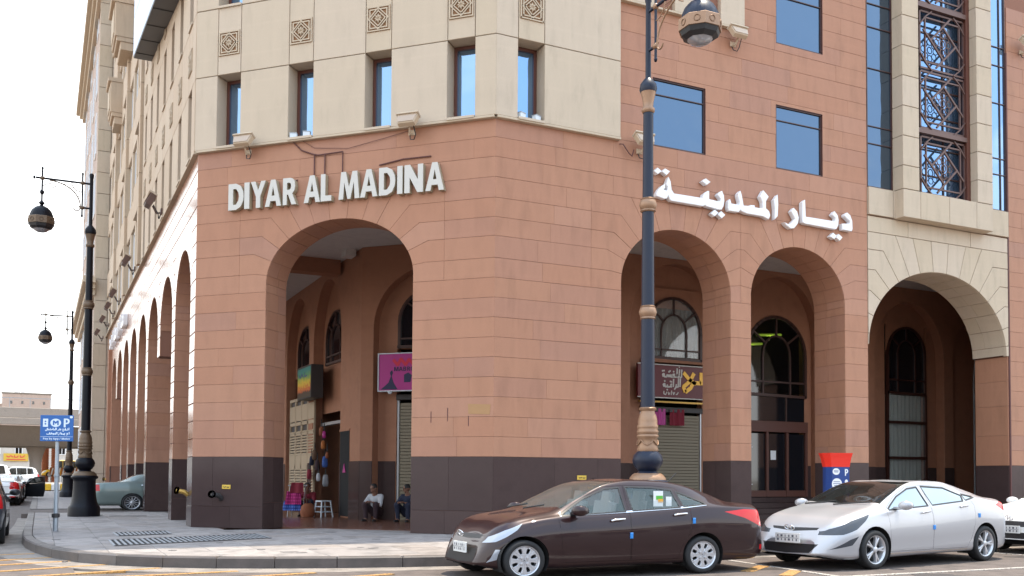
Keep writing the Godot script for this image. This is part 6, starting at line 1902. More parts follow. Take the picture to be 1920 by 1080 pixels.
var head_mb: MB
var hand_mb: MB
func make_person(label: String, t: Transform3D, shirt: String, trousers: String, lean: float, look: float) -> void:
	var v := func(x: float, y: float, z: float) -> Vector3: return Vector3(x, y, z)
	if head_mb == null:
		head_mb = nets([[v.call(0, 0.03, -0.02), v.call(0, 0.05, 0.01), 0.082, 0.08], [v.call(0, -0.03, 0.03), v.call(0, -0.075, 0.055), 0.058, 0.034], [v.call(0, 0.012, 0.09), v.call(0, -0.025, 0.108), 0.008, 0.014],
			[v.call(-0.03, 0.035, 0.082), v.call(0.03, 0.035, 0.082), 0.012, 0.012], [v.call(-0.025, -0.058, 0.087), v.call(0.025, -0.058, 0.087), 0.008, 0.008], [v.call(-0.085, 0.02, -0.01), v.call(-0.088, -0.015, -0.005), 0.014, 0.01], [v.call(0.085, 0.02, -0.01), v.call(0.088, -0.015, -0.005), 0.014, 0.01]], 0.009, 0.02)
		var hb := [[v.call(-0.025, 0, 0), v.call(-0.028, -0.005, 0.085), 0.016, 0.013], [v.call(0, 0, 0), v.call(0, 0, 0.09), 0.018, 0.014], [v.call(0.025, 0, 0), v.call(0.027, -0.004, 0.08), 0.015, 0.012]]
		for q in [[-0.032, 0.040, 0.085], [-0.011, 0.046, 0.09], [0.011, 0.043, 0.088], [0.031, 0.034, 0.08]]:
			hb.append([v.call(q[0], 0, q[2]), v.call(q[0] * 1.1, -0.012, q[2] + q[1]), 0.0095, 0.009])
			hb.append([v.call(q[0] * 1.1, -0.012, q[2] + q[1]), v.call(q[0] * 1.1, -0.045, q[2] + q[1] * 1.35), 0.009, 0.0075])
		hb.append([v.call(-0.03, -0.005, 0.02), v.call(-0.06, -0.02, 0.06), 0.013, 0.010]); hb.append([v.call(-0.06, -0.02, 0.06), v.call(-0.058, -0.035, 0.09), 0.010, 0.008])
		hand_mb = nets(hb, 0.0055, 0.008)
	var hip := v.call(0, 0.24, 0.02) as Vector3
	var chest := Vector3(0, 0.60, 0.02 + lean * 0.6); var neck := Vector3(0, 0.77, 0.05 + lean); var head := neck + Vector3(0, 0.15, 0.03 + lean * 0.2)
	var arms := []; var legs := []; var feet := []
	var wrists := []
	for s in [-1.0, 1.0]:
		var sh := chest + Vector3(s * 0.175, 0.10, 0.0)
		var el := Vector3(s * 0.25, 0.47, 0.24 + lean * 0.5); var wr := Vector3(s * 0.10, 0.54, 0.44)
		arms.append([sh, el, 0.056, 0.044]); arms.append([el, wr, 0.042, 0.030])
		wrists.append([wr, (wr - el).normalized(), s])
		var kn := Vector3(s * 0.17, 0.47, 0.40); var an := Vector3(s * 0.15, 0.09, 0.38)
		legs.append([hip + Vector3(s * 0.09, 0, 0), kn, 0.092, 0.064]); legs.append([kn, an, 0.060, 0.042])
		feet.append([an, an + Vector3(0, -0.045, -0.02), 0.042, 0.04]); feet.append([an + Vector3(0, -0.05, 0.02), an + Vector3(s * 0.02, -0.062, 0.17), 0.036, 0.028])
	var torso := [[hip + Vector3(-0.06, 0.04, 0), hip + Vector3(0.06, 0.04, 0), 0.125, 0.125], [hip + Vector3(0, 0.06, 0), chest, 0.125, 0.135], [chest + Vector3(-0.10, 0.06, 0), chest + Vector3(0.10, 0.06, 0), 0.095, 0.095]]
	var all := torso + arms + legs + feet + [[chest + Vector3(0, 0.1, 0), neck, 0.07, 0.052], [neck, head + Vector3(0, -0.06, 0), 0.052, 0.05]]
	var body := nets(all, 0.026, 0.05)
	var ht := Transform3D(Basis(Vector3.UP, look) * Basis(Vector3.RIGHT, 0.15), head)
	body.add(head_mb, ht)
	for w in wrists:
		var f: Vector3 = w[1]
		var x := Vector3.UP.cross(f).normalized()
		body.add(hand_mb if w[2] > 0 else flip_x(hand_mb), Transform3D(Basis(x, f.cross(x), f), w[0]))
	var g := group("person", null, t)
	tag(g, label, "person", "people sitting in the arcade")
	obj("body", body, mats["skin"], g)
	var grow := func(l: Array, r: float) -> Array:
		return l.map(func(b): return [b[0], b[1], b[2] + r, b[3] + r])
	obj("shirt", nets(grow.call(torso, 0.014) + grow.call([arms[0], arms[2]], 0.018), 0.026, 0.05), mats[shirt], g)
	obj("trousers", nets(grow.call([torso[0]], 0.016) + grow.call(legs, 0.018), 0.026, 0.05), mats[trousers], g)
	obj("shoes", nets(grow.call([feet[1], feet[3]], 0.008), 0.02, 0.02), mats["black_plastic"], g)
	var hair := mb().lathe([Vector2(0.001, 0.145), Vector2(0.05, 0.14), Vector2(0.082, 0.105), Vector2(0.094, 0.06), Vector2(0.092, 0.02)], 18, ht * at(0, 0.0, -0.012))
	obj("hair", hair, mats["hair"], g)
	for s in [-1.0, 1.0]:
		obj("eye", mb().ball(ht * Vector3(s * 0.032, 0.018, 0.083), Vector3.ONE * 0.011, 8), mats["black_plastic"], g)

func flip_x(b: MB) -> MB:
	var o := MB.new()
	for i in range(0, b.v.size(), 3):
		for k in [0, 2, 1]:
			o.v.append(b.v[i + k] * Vector3(-1, 1, 1)); o.n.append(b.n[i + k] * Vector3(-1, 1, 1))
	return o

# ---------------------------------------------------------------- the cars in the street
func spec_brown() -> Dictionary:
	return {"x0": -2.62, "x1": 2.64, "nose": 0.46, "tail": 0.32, "end_w": 0.66, "lean_f": 0.5, "lean_r": 0.25, "paint": "paint_brown", "wheel": "hubcap", "wr": 0.285, "wx": 1.14, "ax_f": -1.82, "ax_r": 1.20,
		"top": [[-2.62, 0.56], [-2.5, 0.68], [-2.3, 0.775], [-1.9, 0.88], [-1.35, 0.965], [-0.9, 1.16], [-0.3, 1.385], [0.1, 1.425], [0.6, 1.41], [1.1, 1.335], [1.5, 1.215], [1.9, 1.08], [2.4, 1.045], [2.58, 0.99], [2.64, 0.9]],
		"belt": [[-2.62, 0.5], [-2.45, 0.6], [-2.2, 0.70], [-1.8, 0.80], [-1.3, 0.87], [0.0, 0.935], [0.8, 0.99], [1.3, 1.02], [1.9, 1.0], [2.4, 0.96], [2.64, 0.84]],
		"low": [[-2.62, 0.18], [-2.2, 0.15], [0.0, 0.16], [2.2, 0.18], [2.64, 0.26]], "plan": [[-2.62, 0.78], [-2.4, 0.85], [-2.0, 0.91], [-1.0, 0.93], [1.0, 0.93], [2.0, 0.90], [2.4, 0.86], [2.64, 0.80]],
		"roofw": [[-2.62, 0.85], [-1.5, 0.82], [-1.2, 0.80], [-0.5, 0.72], [0.3, 0.69], [1.1, 0.69], [1.7, 0.75], [2.2, 0.84], [2.64, 0.85]],
		"windows": [[-1.2, 0.905, -0.16, 0.955, -0.18, 1.285, -0.42, 1.265, -0.8, 1.12], [-0.02, 0.965, 0.80, 1.008, 0.74, 1.25, 0.4, 1.285, -0.05, 1.295], [0.88, 1.02, 1.28, 1.05, 0.98, 1.175, 0.84, 1.22]],
		"windscreen": [-1.27, -0.25, 0.72, 0.10, 0.84, 0.06], "rear_window": [1.15, 1.9, 0.58, -0.06, 1.1, -0.12],
		"doors": [[-1.22, 0.24, -0.10, 0.24, -0.10, 1.325, -0.45, 1.31, -0.86, 1.12, -1.28, 0.89], [-0.09, 0.24, 0.74, 0.24, 0.80, 0.42, 0.95, 0.62, 0.98, 0.82, 0.98, 1.06, 0.84, 1.29, 0.4, 1.325, -0.09, 1.33]],
		"lamps": [["headlight", [-2.50, 0.525, -2.42, 0.61, -2.2, 0.70, -1.86, 0.795, -1.98, 0.71, -2.2, 0.61, -2.36, 0.545], "headlamp", 0.0, 0, -9.0, -1.8], ["fog_lamp", [-2.52, 0.26, -2.36, 0.30, -2.30, 0.44, -2.38, 0.44, -2.46, 0.31], "headlamp", 0.0, 0, -9.0, -1.8],
			["tail_light", [1.62, 0.93, 2.05, 0.965, 2.62, 0.94, 2.64, 0.69, 2.4, 0.70, 2.05, 0.83], "red_lamp", 0.0, 0, 1.0, 9.0], ["reflector", [2.42, 0.33, 2.66, 0.33, 2.66, 0.41, 2.42, 0.41], "red_lamp", 0.0, 0, 1.0, 9.0],
			["grille", [-0.01, 0.56, 0.42, 0.575, 0.44, 0.63, -0.01, 0.63], "black_plastic", 0.0, 1, -9.0, -2.2], ["lower_grille", [-0.01, 0.24, 0.5, 0.26, 0.46, 0.44, -0.01, 0.44], "black_plastic", 0.0, 1, -9.0, -2.2],
			["chrome_strip", [-1.24, 0.882, -0.1, 0.932, 0.85, 0.985, 1.3, 1.025, 1.3, 1.045, 0.85, 1.008, -0.1, 0.955, -1.24, 0.905], "chrome", 0.006, 0, -9.0, 9.0]],
		"seat_x": [-0.55, 0.55], "dash_x": -1.25, "mirror": [-1.02, 0.97], "handles": [[-0.32, 0.83, 0.92], [0.78, 0.90, 0.915]], "handle_mat": "chrome"}

func spec_silver() -> Dictionary:
	return {"x0": -2.6, "x1": 2.6, "nose": 0.46, "tail": 0.32, "end_w": 0.68, "lean_f": 0.6, "lean_r": 0.3, "paint": "paint_silver", "wheel": "alloy", "wr": 0.315, "wx": 1.12, "ax_f": -1.6, "ax_r": 1.585, "glass": "car_mirror",
		"top": [[-2.6, 0.55], [-2.48, 0.70], [-2.2, 0.835], [-1.8, 0.94], [-1.4, 1.02], [-0.9, 1.22], [-0.3, 1.405], [0.05, 1.44], [0.6, 1.43], [1.0, 1.375], [1.5, 1.26], [1.95, 1.145], [2.4, 1.10], [2.54, 1.04], [2.6, 0.95]],
		"belt": [[-2.6, 0.5], [-2.4, 0.64], [-2.0, 0.79], [-1.5, 0.89], [-1.2, 0.925], [0.0, 1.0], [0.9, 1.08], [1.4, 1.12], [1.95, 1.07], [2.4, 1.02], [2.6, 0.88]],
		"low": [[-2.6, 0.20], [-2.2, 0.16], [0.0, 0.18], [2.2, 0.2], [2.6, 0.3]], "plan": [[-2.6, 0.74], [-2.4, 0.84], [-2.0, 0.92], [-1.0, 0.94], [1.0, 0.95], [2.0, 0.92], [2.4, 0.86], [2.6, 0.76]],
		"roofw": [[-2.6, 0.85], [-1.5, 0.82], [-1.2, 0.80], [-0.5, 0.72], [0.3, 0.69], [1.1, 0.69], [1.7, 0.74], [2.2, 0.82], [2.6, 0.85]],
		"windows": [[-1.14, 0.955, -0.09, 1.012, -0.16, 1.305, -0.42, 1.28, -0.78, 1.15], [0.05, 1.022, 0.93, 1.085, 1.0, 1.17, 0.6, 1.295, -0.02, 1.32], [1.03, 1.10, 1.3, 1.145, 1.06, 1.185]],
		"windscreen": [-1.36, -0.28, 0.74, 0.12, 0.82, 0.06], "rear_window": [1.05, 1.92, 0.58, -0.06, 1.1, -0.12], "dark_screen": true,
		"doors": [[-1.2, 0.27, -0.03, 0.27, -0.03, 1.345, -0.45, 1.325, -0.88, 1.15, -1.24, 0.94], [-0.02, 0.27, 1.0, 0.27, 1.14, 0.45, 1.24, 0.72, 1.24, 1.0, 1.04, 1.24, 0.6, 1.335, -0.02, 1.35]],
		"lamps": [["headlight", [-2.53, 0.55, -2.4, 0.655, -2.1, 0.78, -1.66, 0.88, -1.82, 0.77, -2.05, 0.645, -2.3, 0.565], "headlamp_dark", 0.0, 0, -9.0, -1.6], ["headlight_lens", [-2.36, 0.60, -2.15, 0.715, -1.98, 0.775, -1.90, 0.775, -2.02, 0.69, -2.18, 0.615], "headlamp", 0.004, 0, -9.0, -1.6], ["fog_lamp", [-2.5, 0.33, -2.16, 0.40, -2.02, 0.54, -2.2, 0.49, -2.42, 0.37], "headlamp_dark", 0.0, 0, -9.0, -1.6],
			["tail_light", [2.0, 1.0, 2.2, 1.06, 2.58, 1.02, 2.62, 0.86, 2.4, 0.855, 2.2, 0.92], "red_lamp", 0.0, 0, 1.0, 9.0],
			["grille", [-0.01, 0.595, 0.44, 0.625, 0.47, 0.665, -0.01, 0.655], "black_plastic", 0.0, 1, -9.0, -2.0], ["lower_grille", [-0.01, 0.25, 0.44, 0.27, 0.56, 0.41, -0.01, 0.40], "black_plastic", 0.0, 1, -9.0, -2.0],
			["sunroof", [0.0, -0.01, 0.72, -0.01, 0.72, 0.40, 0.0, 0.42], "black_glass", 0.004, 2, -9.0, 9.0], ["sill_strip", [-1.2, 0.235, 1.0, 0.235, 1.0, 0.252, -1.2, 0.252], "chrome", 0.005, 0, -9.0, 9.0]],
		"seat_x": [-0.5, 0.6], "dash_x": -1.2, "mirror": [-0.98, 1.02], "handles": [[-0.22, 0.90, 0.93], [0.92, 0.985, 0.92]]}

func spec_tall(paint: String, h: float, wheel_kind := "alloy") -> Dictionary:
	return {"x0": -2.35, "x1": 2.25, "nose": 0.35, "tail": 0.25, "end_w": 0.82, "lean_f": 0.3, "lean_r": 0.22, "paint": paint, "wheel": wheel_kind, "wr": 0.32, "wx": 1.05, "ax_f": -1.5, "ax_r": 1.42, "glass": "car_pane_dark",
		"top": [[-2.35, 0.62], [-2.2, 0.8], [-1.9, 0.92], [-1.2, 1.02], [-0.5, h - 0.08], [0.0, h], [1.3, h - 0.02], [1.75, h - 0.12], [2.1, 1.1], [2.25, 0.95]],
		"belt": [[-2.35, 0.55], [-2.1, 0.72], [-1.6, 0.88], [-1.0, 0.95], [1.2, 1.02], [2.0, 1.04], [2.25, 0.9]],
		"low": [[-2.35, 0.24], [0, 0.22], [2.25, 0.3]], "plan": [[-2.35, 0.78], [-2.0, 0.90], [-1.0, 0.95], [1.3, 0.95], [2.0, 0.90], [2.25, 0.84]],
		"roofw": [[-2.35, 0.85], [-1.1, 0.80], [-0.3, 0.74], [1.5, 0.76], [2.25, 0.84]],
		"windows": [[-1.0, 0.98, 0.0, 1.01, 0.0, h - 0.14, -0.45, h - 0.16], [0.1, 1.02, 0.95, 1.06, 0.95, h - 0.14, 0.1, h - 0.13], [1.05, 1.07, 1.6, 1.12, 1.5, h - 0.18, 1.05, h - 0.14]],
		"windscreen": [-1.12, -0.45, 0.74, 0.1, 0.88, 0.05], "rear_window": [1.72, 2.08, 0.66, 0.0, 1.02, 0.04],
		"doors": [[-1.0, 0.3, 0.05, 0.3, 0.05, h - 0.1, -0.45, h - 0.12, -1.05, 0.97], [0.06, 0.3, 0.85, 0.3, 1.05, 0.7, 1.0, h - 0.1, 0.06, h - 0.1]],
		"lamps": [["headlight", [-2.3, 0.62, -1.95, 0.85, -1.8, 0.85, -2.0, 0.7, -2.2, 0.58], "headlamp", 0.0, 0, -9.0, -1.6], ["tail_light", [1.95, 0.74, 2.3, 0.74, 2.3, 1.02, 1.92, 1.12], "red_lamp", 0.0, 0, 1.0, 9.0], ["reflector", [0.5, 0.38, 0.75, 0.38, 0.75, 0.44, 0.5, 0.44], "red_lamp", 0.0, 1, 1.5, 9.0],
			["grille", [-0.01, 0.52, 0.5, 0.54, 0.48, 0.64, -0.01, 0.64], "black_plastic", 0.0, 1, -9.0, -2.0], ["lower_grille", [-0.01, 0.30, 0.5, 0.30, 0.46, 0.42, -0.01, 0.42], "black_plastic", 0.0, 1, -9.0, -2.0], ["bumper_strip", [-0.01, 0.3, 0.85, 0.3, 0.85, 0.42, -0.01, 0.42], "black_plastic", 0.0, 1, 1.9, 9.0]],
		"seat_x": [-0.4, 0.6], "mirror": [-0.85, 1.02], "handles": [[-0.1, 0.9, 0.94], [0.75, 0.93, 0.94]]}

func plate(car: Node3D, at_: Vector3, w: float, front: bool) -> void:
	var p := obj("number_plate", mb().box(at_, Vector3(0.02, 0.15, w), Transform3D.IDENTITY, 0.005), mats["plate_white"], car)
	var b := mb()
	for i in 6:
		var z := at_.z - w * 0.38 + i * w * 0.15
		for j in 2:
			b.box(at_ + Vector3(-0.0115 if front else 0.0115, 0.03 - j * 0.06, z - at_.z), Vector3(0.002, 0.035, w * [0.05, 0.08, 0.03][(i + j) % 3]))
	b.box(at_ + Vector3(-0.0115 if front else 0.0115, 0, 0), Vector3(0.002, 0.006, w * 0.9))
	obj("plate_print", b, mats["plate_ink"], p)

func emblem(car: Node3D, at_: Vector3, s: float, tilt: float) -> void:
	var b := mb(); var ring := []
	for i in 21:
		ring.append(Vector3(0, sin(TAU * i / 20) * 0.55, cos(TAU * i / 20)) * s)
	b.tube(ring, s * 0.09, 6)
	for z in [-0.32, 0.32]:
		b.tube([Vector3(0, -0.42, z - 0.12) * s, Vector3(0, 0.0, z) * s, Vector3(0, 0.42, z + 0.12) * s], s * 0.10, 5)
	b.tube([Vector3(0, -0.1, -0.4) * s, Vector3(0, 0.1, 0.4) * s], s * 0.1, 5)
	obj("emblem", b, mats["chrome"], car).transform = Transform3D(Basis(Vector3.BACK, tilt), at_)

func car_materials() -> void:
	for k in [["paint_brown", [0.022, 0.008, 0.009], 0.2], ["paint_silver", [0.42, 0.42, 0.44], 0.5], ["paint_white", [0.74, 0.74, 0.73], 0.0], ["paint_slate", [0.045, 0.055, 0.07], 0.4], ["paint_black", [0.012, 0.012, 0.014], 0.1], ["paint_sage", [0.16, 0.20, 0.19], 0.45], ["paint_teal", [0.24, 0.33, 0.33], 0.3], ["paint_yellow", [0.70, 0.42, 0.03], 0.0]]:
		var m := plain(k[0], lin(k[1][0], k[1][1], k[1][2]), 0.38, k[2], 0.3)
		m.clearcoat_enabled = true; m.clearcoat = 0.7; m.clearcoat_roughness = 0.03
	plain("wheel_silver", lin(0.52, 0.52, 0.54), 0.32, 0.6)
	plain("headlamp", lin(0.34, 0.37, 0.42), 0.15, 0.4)
	plain("headlamp_dark", lin(0.05, 0.055, 0.065), 0.12, 0.1)
	plain("red_lamp", lin(0.50, 0.012, 0.015), 0.12)
	plain("black_glass", lin(0.03, 0.02, 0.02), 0.05)
	plain("car_mirror", lin(0.36, 0.42, 0.45), 0.03, 0.8)
	plain("seat_grey", lin(0.16, 0.15, 0.14), 0.9)
	plain("seat_pale", lin(0.30, 0.28, 0.25), 0.9)
	plain("plate_white", lin(0.62, 0.62, 0.60), 0.5)
	plain("plate_ink", lin(0.10, 0.10, 0.12), 0.6)
	plain("tag_blue", lin(0.02, 0.22, 0.62), 0.45)
	plain("sticker_green", lin(0.10, 0.42, 0.05), 0.5)
	plain("sticker_orange", lin(0.75, 0.35, 0.04), 0.5)

func build_cars() -> void:
	# the brown saloon
	var c := build_car("parked_car", "dark brown saloon car parked along the kerb in front of the lamp post", overhang(spec_brown(), -1.75, 0.74, 1.7, 0.9), at(-1.03, ROAD, 6.34), "cars parked at the kerb")
	plate(c, Vector3(-2.41, 0.44, 0.0), 0.46, true)
	emblem(c, Vector3(-2.40, 0.635, 0.0), 0.085, 0.5)
	for q in [[-0.10, 0.60, 0.935], [1.02, 0.80, 0.925]]:
		obj("door_guard", mb().box(Vector3(q[0], q[1], q[2]), Vector3(0.05, 0.085, 0.02), Transform3D.IDENTITY, 0.006), mats["tag_blue"], c)
	var ant := mb().tube([Vector3(1.02, 1.36, 0.2), Vector3(1.2, 1.52, 0.2)], 0.008, 5)
	obj("aerial", ant, mats["black_plastic"], c)
	obj("sticker", mb().box(Vector3(0.47, 1.13, 0.775), Vector3(0.17, 0.23, 0.004), Transform3D(Basis(Vector3.RIGHT, -0.0), Vector3.ZERO)), mats["white_paint"], c)
	obj("sticker", mb().box(Vector3(0.49, 1.145, 0.779), Vector3(0.12, 0.06, 0.004)), mats["sticker_green"], c)
	obj("sticker", mb().box(Vector3(0.51, 1.10, 0.781), Vector3(0.09, 0.05, 0.004)), mats["sticker_orange"], c)
	obj("sticker", mb().box(Vector3(0.66, 1.09, 0.775), Vector3(0.10, 0.14, 0.004)), mats["white_paint"], c)
	for s in [[-1.5, 0.985, 0.1, 0.55], [-1.47, 0.985, -0.5, -0.05]]:
		obj("wiper", mb().tube([Vector3(s[0] + 0.05, s[1], s[2]), Vector3(s[0] + 0.16, s[1] + 0.06, s[3])], 0.012, 5), mats["black_plastic"], c)
	# the silver saloon, turned slightly towards the street
	c = build_car("parked_car", "silver saloon car with sunroof parked behind the brown one", spec_silver(), Transform3D(Basis(Vector3.UP, deg_to_rad(8.4)), Vector3(4.64, ROAD, 6.60)), "cars parked at the kerb")
	plate(c, Vector3(-2.62, 0.49, 0.0), 0.5, true)
	emblem(c, Vector3(-2.575, 0.655, 0.0), 0.095, 0.6)
	for q in [[-0.02, 0.64, 0.95], [1.36, 0.82, 0.945]]:
		obj("door_guard", mb().box(Vector3(q[0], q[1], q[2]), Vector3(0.06, 0.075, 0.025), Transform3D.IDENTITY, 0.006), mats["tag_blue"], c)
	for s in [[-1.5, 1.02, 0.0, 0.62], [-1.46, 1.02, -0.62, -0.1]]:
		obj("wiper", mb().tube([Vector3(s[0] + 0.04, s[1], s[2]), Vector3(s[0] + 0.2, s[1] + 0.05, s[3])], 0.012, 5), mats["black_plastic"], c)
	# a white hatchback at the right edge
	c = build_car("parked_car", "white hatchback parked behind the silver car, cut by the right edge", spec_tall("paint_white", 1.46, "alloy"), at(10.75, ROAD, 6.2), "cars parked at the kerb")
	plate(c, Vector3(-2.37, 0.48, 0.0), 0.5, true)
	emblem(c, Vector3(-2.36, 0.7, 0.0), 0.09, 0.4)
	# cars down the side street, seen from behind
	var away := deg_to_rad(-90.0)
	c = build_car("parked_car", "dark slate off-roader at the left edge, seen from behind", spec_tall("paint_slate", 1.68, "spoked"), Transform3D(Basis(Vector3.UP, away), Vector3(-10.44, ROAD, -4.75)), "cars parked down the side street")
	plate(c, Vector3(2.27, 0.72, 0.0), 0.5, false)
	c = build_car("parked_car", "white hatchback seen from behind, next beyond the dark off-roader", spec_tall("paint_white", 1.28, "spoked"), Transform3D(Basis(Vector3.UP, away), Vector3(-10.6, ROAD, -32.4)), "cars parked down the side street")
	plate(c, Vector3(2.27, 0.62, 0.0), 0.5, false)
	var dk := spec_brown()
	dk.paint = "paint_black"; dk.wheel = "spoked"; dk.lamps = dk.lamps.slice(0, 4)
	c = build_car("parked_car", "black saloon car with its right door open over the pavement", dk, Transform3D(Basis(Vector3.UP, away), Vector3(-10.5, ROAD, -36.8)), "cars parked down the side street")
	var door := mb()
	door.prism(pts([0, 0.26, 0.95, 0.26, 1.0, 0.6, 1.0, 1.3, 0.9, 1.33, 0.9, 0.95, 0.2, 0.90, 0.9, 1.33, 0.55, 1.30, 0.0, 0.92]), -0.05, 0.0, 0.01)
	door = mb()
	door.prism(pts([0, 0.26, 0.95, 0.26, 1.02, 0.6, 1.02, 0.98, 0.0, 0.92]), -0.06, 0.0, 0.015)
	for e in [[Vector3(0.05, 0.92, -0.03), Vector3(0.5, 1.28, -0.03)], [Vector3(0.5, 1.28, -0.03), Vector3(1.0, 1.32, -0.03)], [Vector3(1.0, 1.32, -0.03), Vector3(1.0, 0.95, -0.03)]]:
		door.tube([e[0], e[1]], 0.025, 6)
	var od := obj("open_door", door, mats["paint_black"], c)
	od.transform = Transform3D(Basis(Vector3.UP, 1.15), Vector3(-1.15, 0.0, -0.93))
	obj("door_pane", mb().prism(pts([0.1, 0.94, 0.98, 0.97, 0.98, 1.3, 0.52, 1.26]), -0.035, -0.03), mats["car_pane_dark"], od)
	var tl := spec_brown()
	tl.paint = "paint_teal"; tl.wheel = "spoked"; tl.lamps = tl.lamps.slice(0, 4)
	build_car("parked_car", "pale teal saloon car farthest up the kerb, ahead of the black one", tl, Transform3D(Basis(Vector3.UP, away), Vector3(-10.5, ROAD, -46.0)), "cars parked down the side street")
	var sg := spec_brown()
	sg.paint = "paint_sage"; sg.wheel = "spoked"; sg.lamps = sg.lamps.slice(0, 4)
	sg.top = [[-2.62, 0.56], [-2.5, 0.68], [-2.3, 0.775], [-1.9, 0.88], [-1.35, 0.95], [-0.95, 1.16], [-0.5, 1.33], [-0.1, 1.36], [0.5, 1.345], [1.05, 1.28], [1.5, 1.09], [1.72, 0.99], [2.4, 0.955], [2.58, 0.90], [2.64, 0.82]]
	sg.rear_window = [1.05, 1.62, 0.58, -0.04, 1.1, -0.06]
	sg.windows = [sg.windows[0], [-0.02, 0.965, 0.70, 1.0, 0.6, 1.22, 0.4, 1.25, -0.05, 1.25]]
	sg.doors = [sg.doors[0]]
	sg.lamps[2][1] = [2.28, 0.70, 2.66, 0.70, 2.66, 0.93, 2.3, 0.93]
	build_car("parked_car", "grey green saloon nosed into the arcade, half behind the side piers", sg, Transform3D(Basis(Vector3.UP, PI), Vector3(-4.66, -0.02, -19.32)), "cars parked down the side street")
	for q in [["white delivery van far down the side street, left of the bridge column", -13.4, -78.0, 1.95], ["second white van, farther and right of the first one", -11.2, -88.0, 1.8]]:
		var v := spec_tall("paint_white", q[3], "hubcap")
		build_car("far_van", q[1 - 1], v, Transform3D(Basis(Vector3.UP, 0.3), Vector3(q[1], 0.2, q[2])), "vans beyond the crossing")
	var yt := spec_tall("paint_yellow", 2.2, "hubcap")
	build_car("far_truck", "yellow truck far off under the bridge", yt, Transform3D(Basis(Vector3.UP, 0.1), Vector3(-6.4, 0.9, -117.0)))

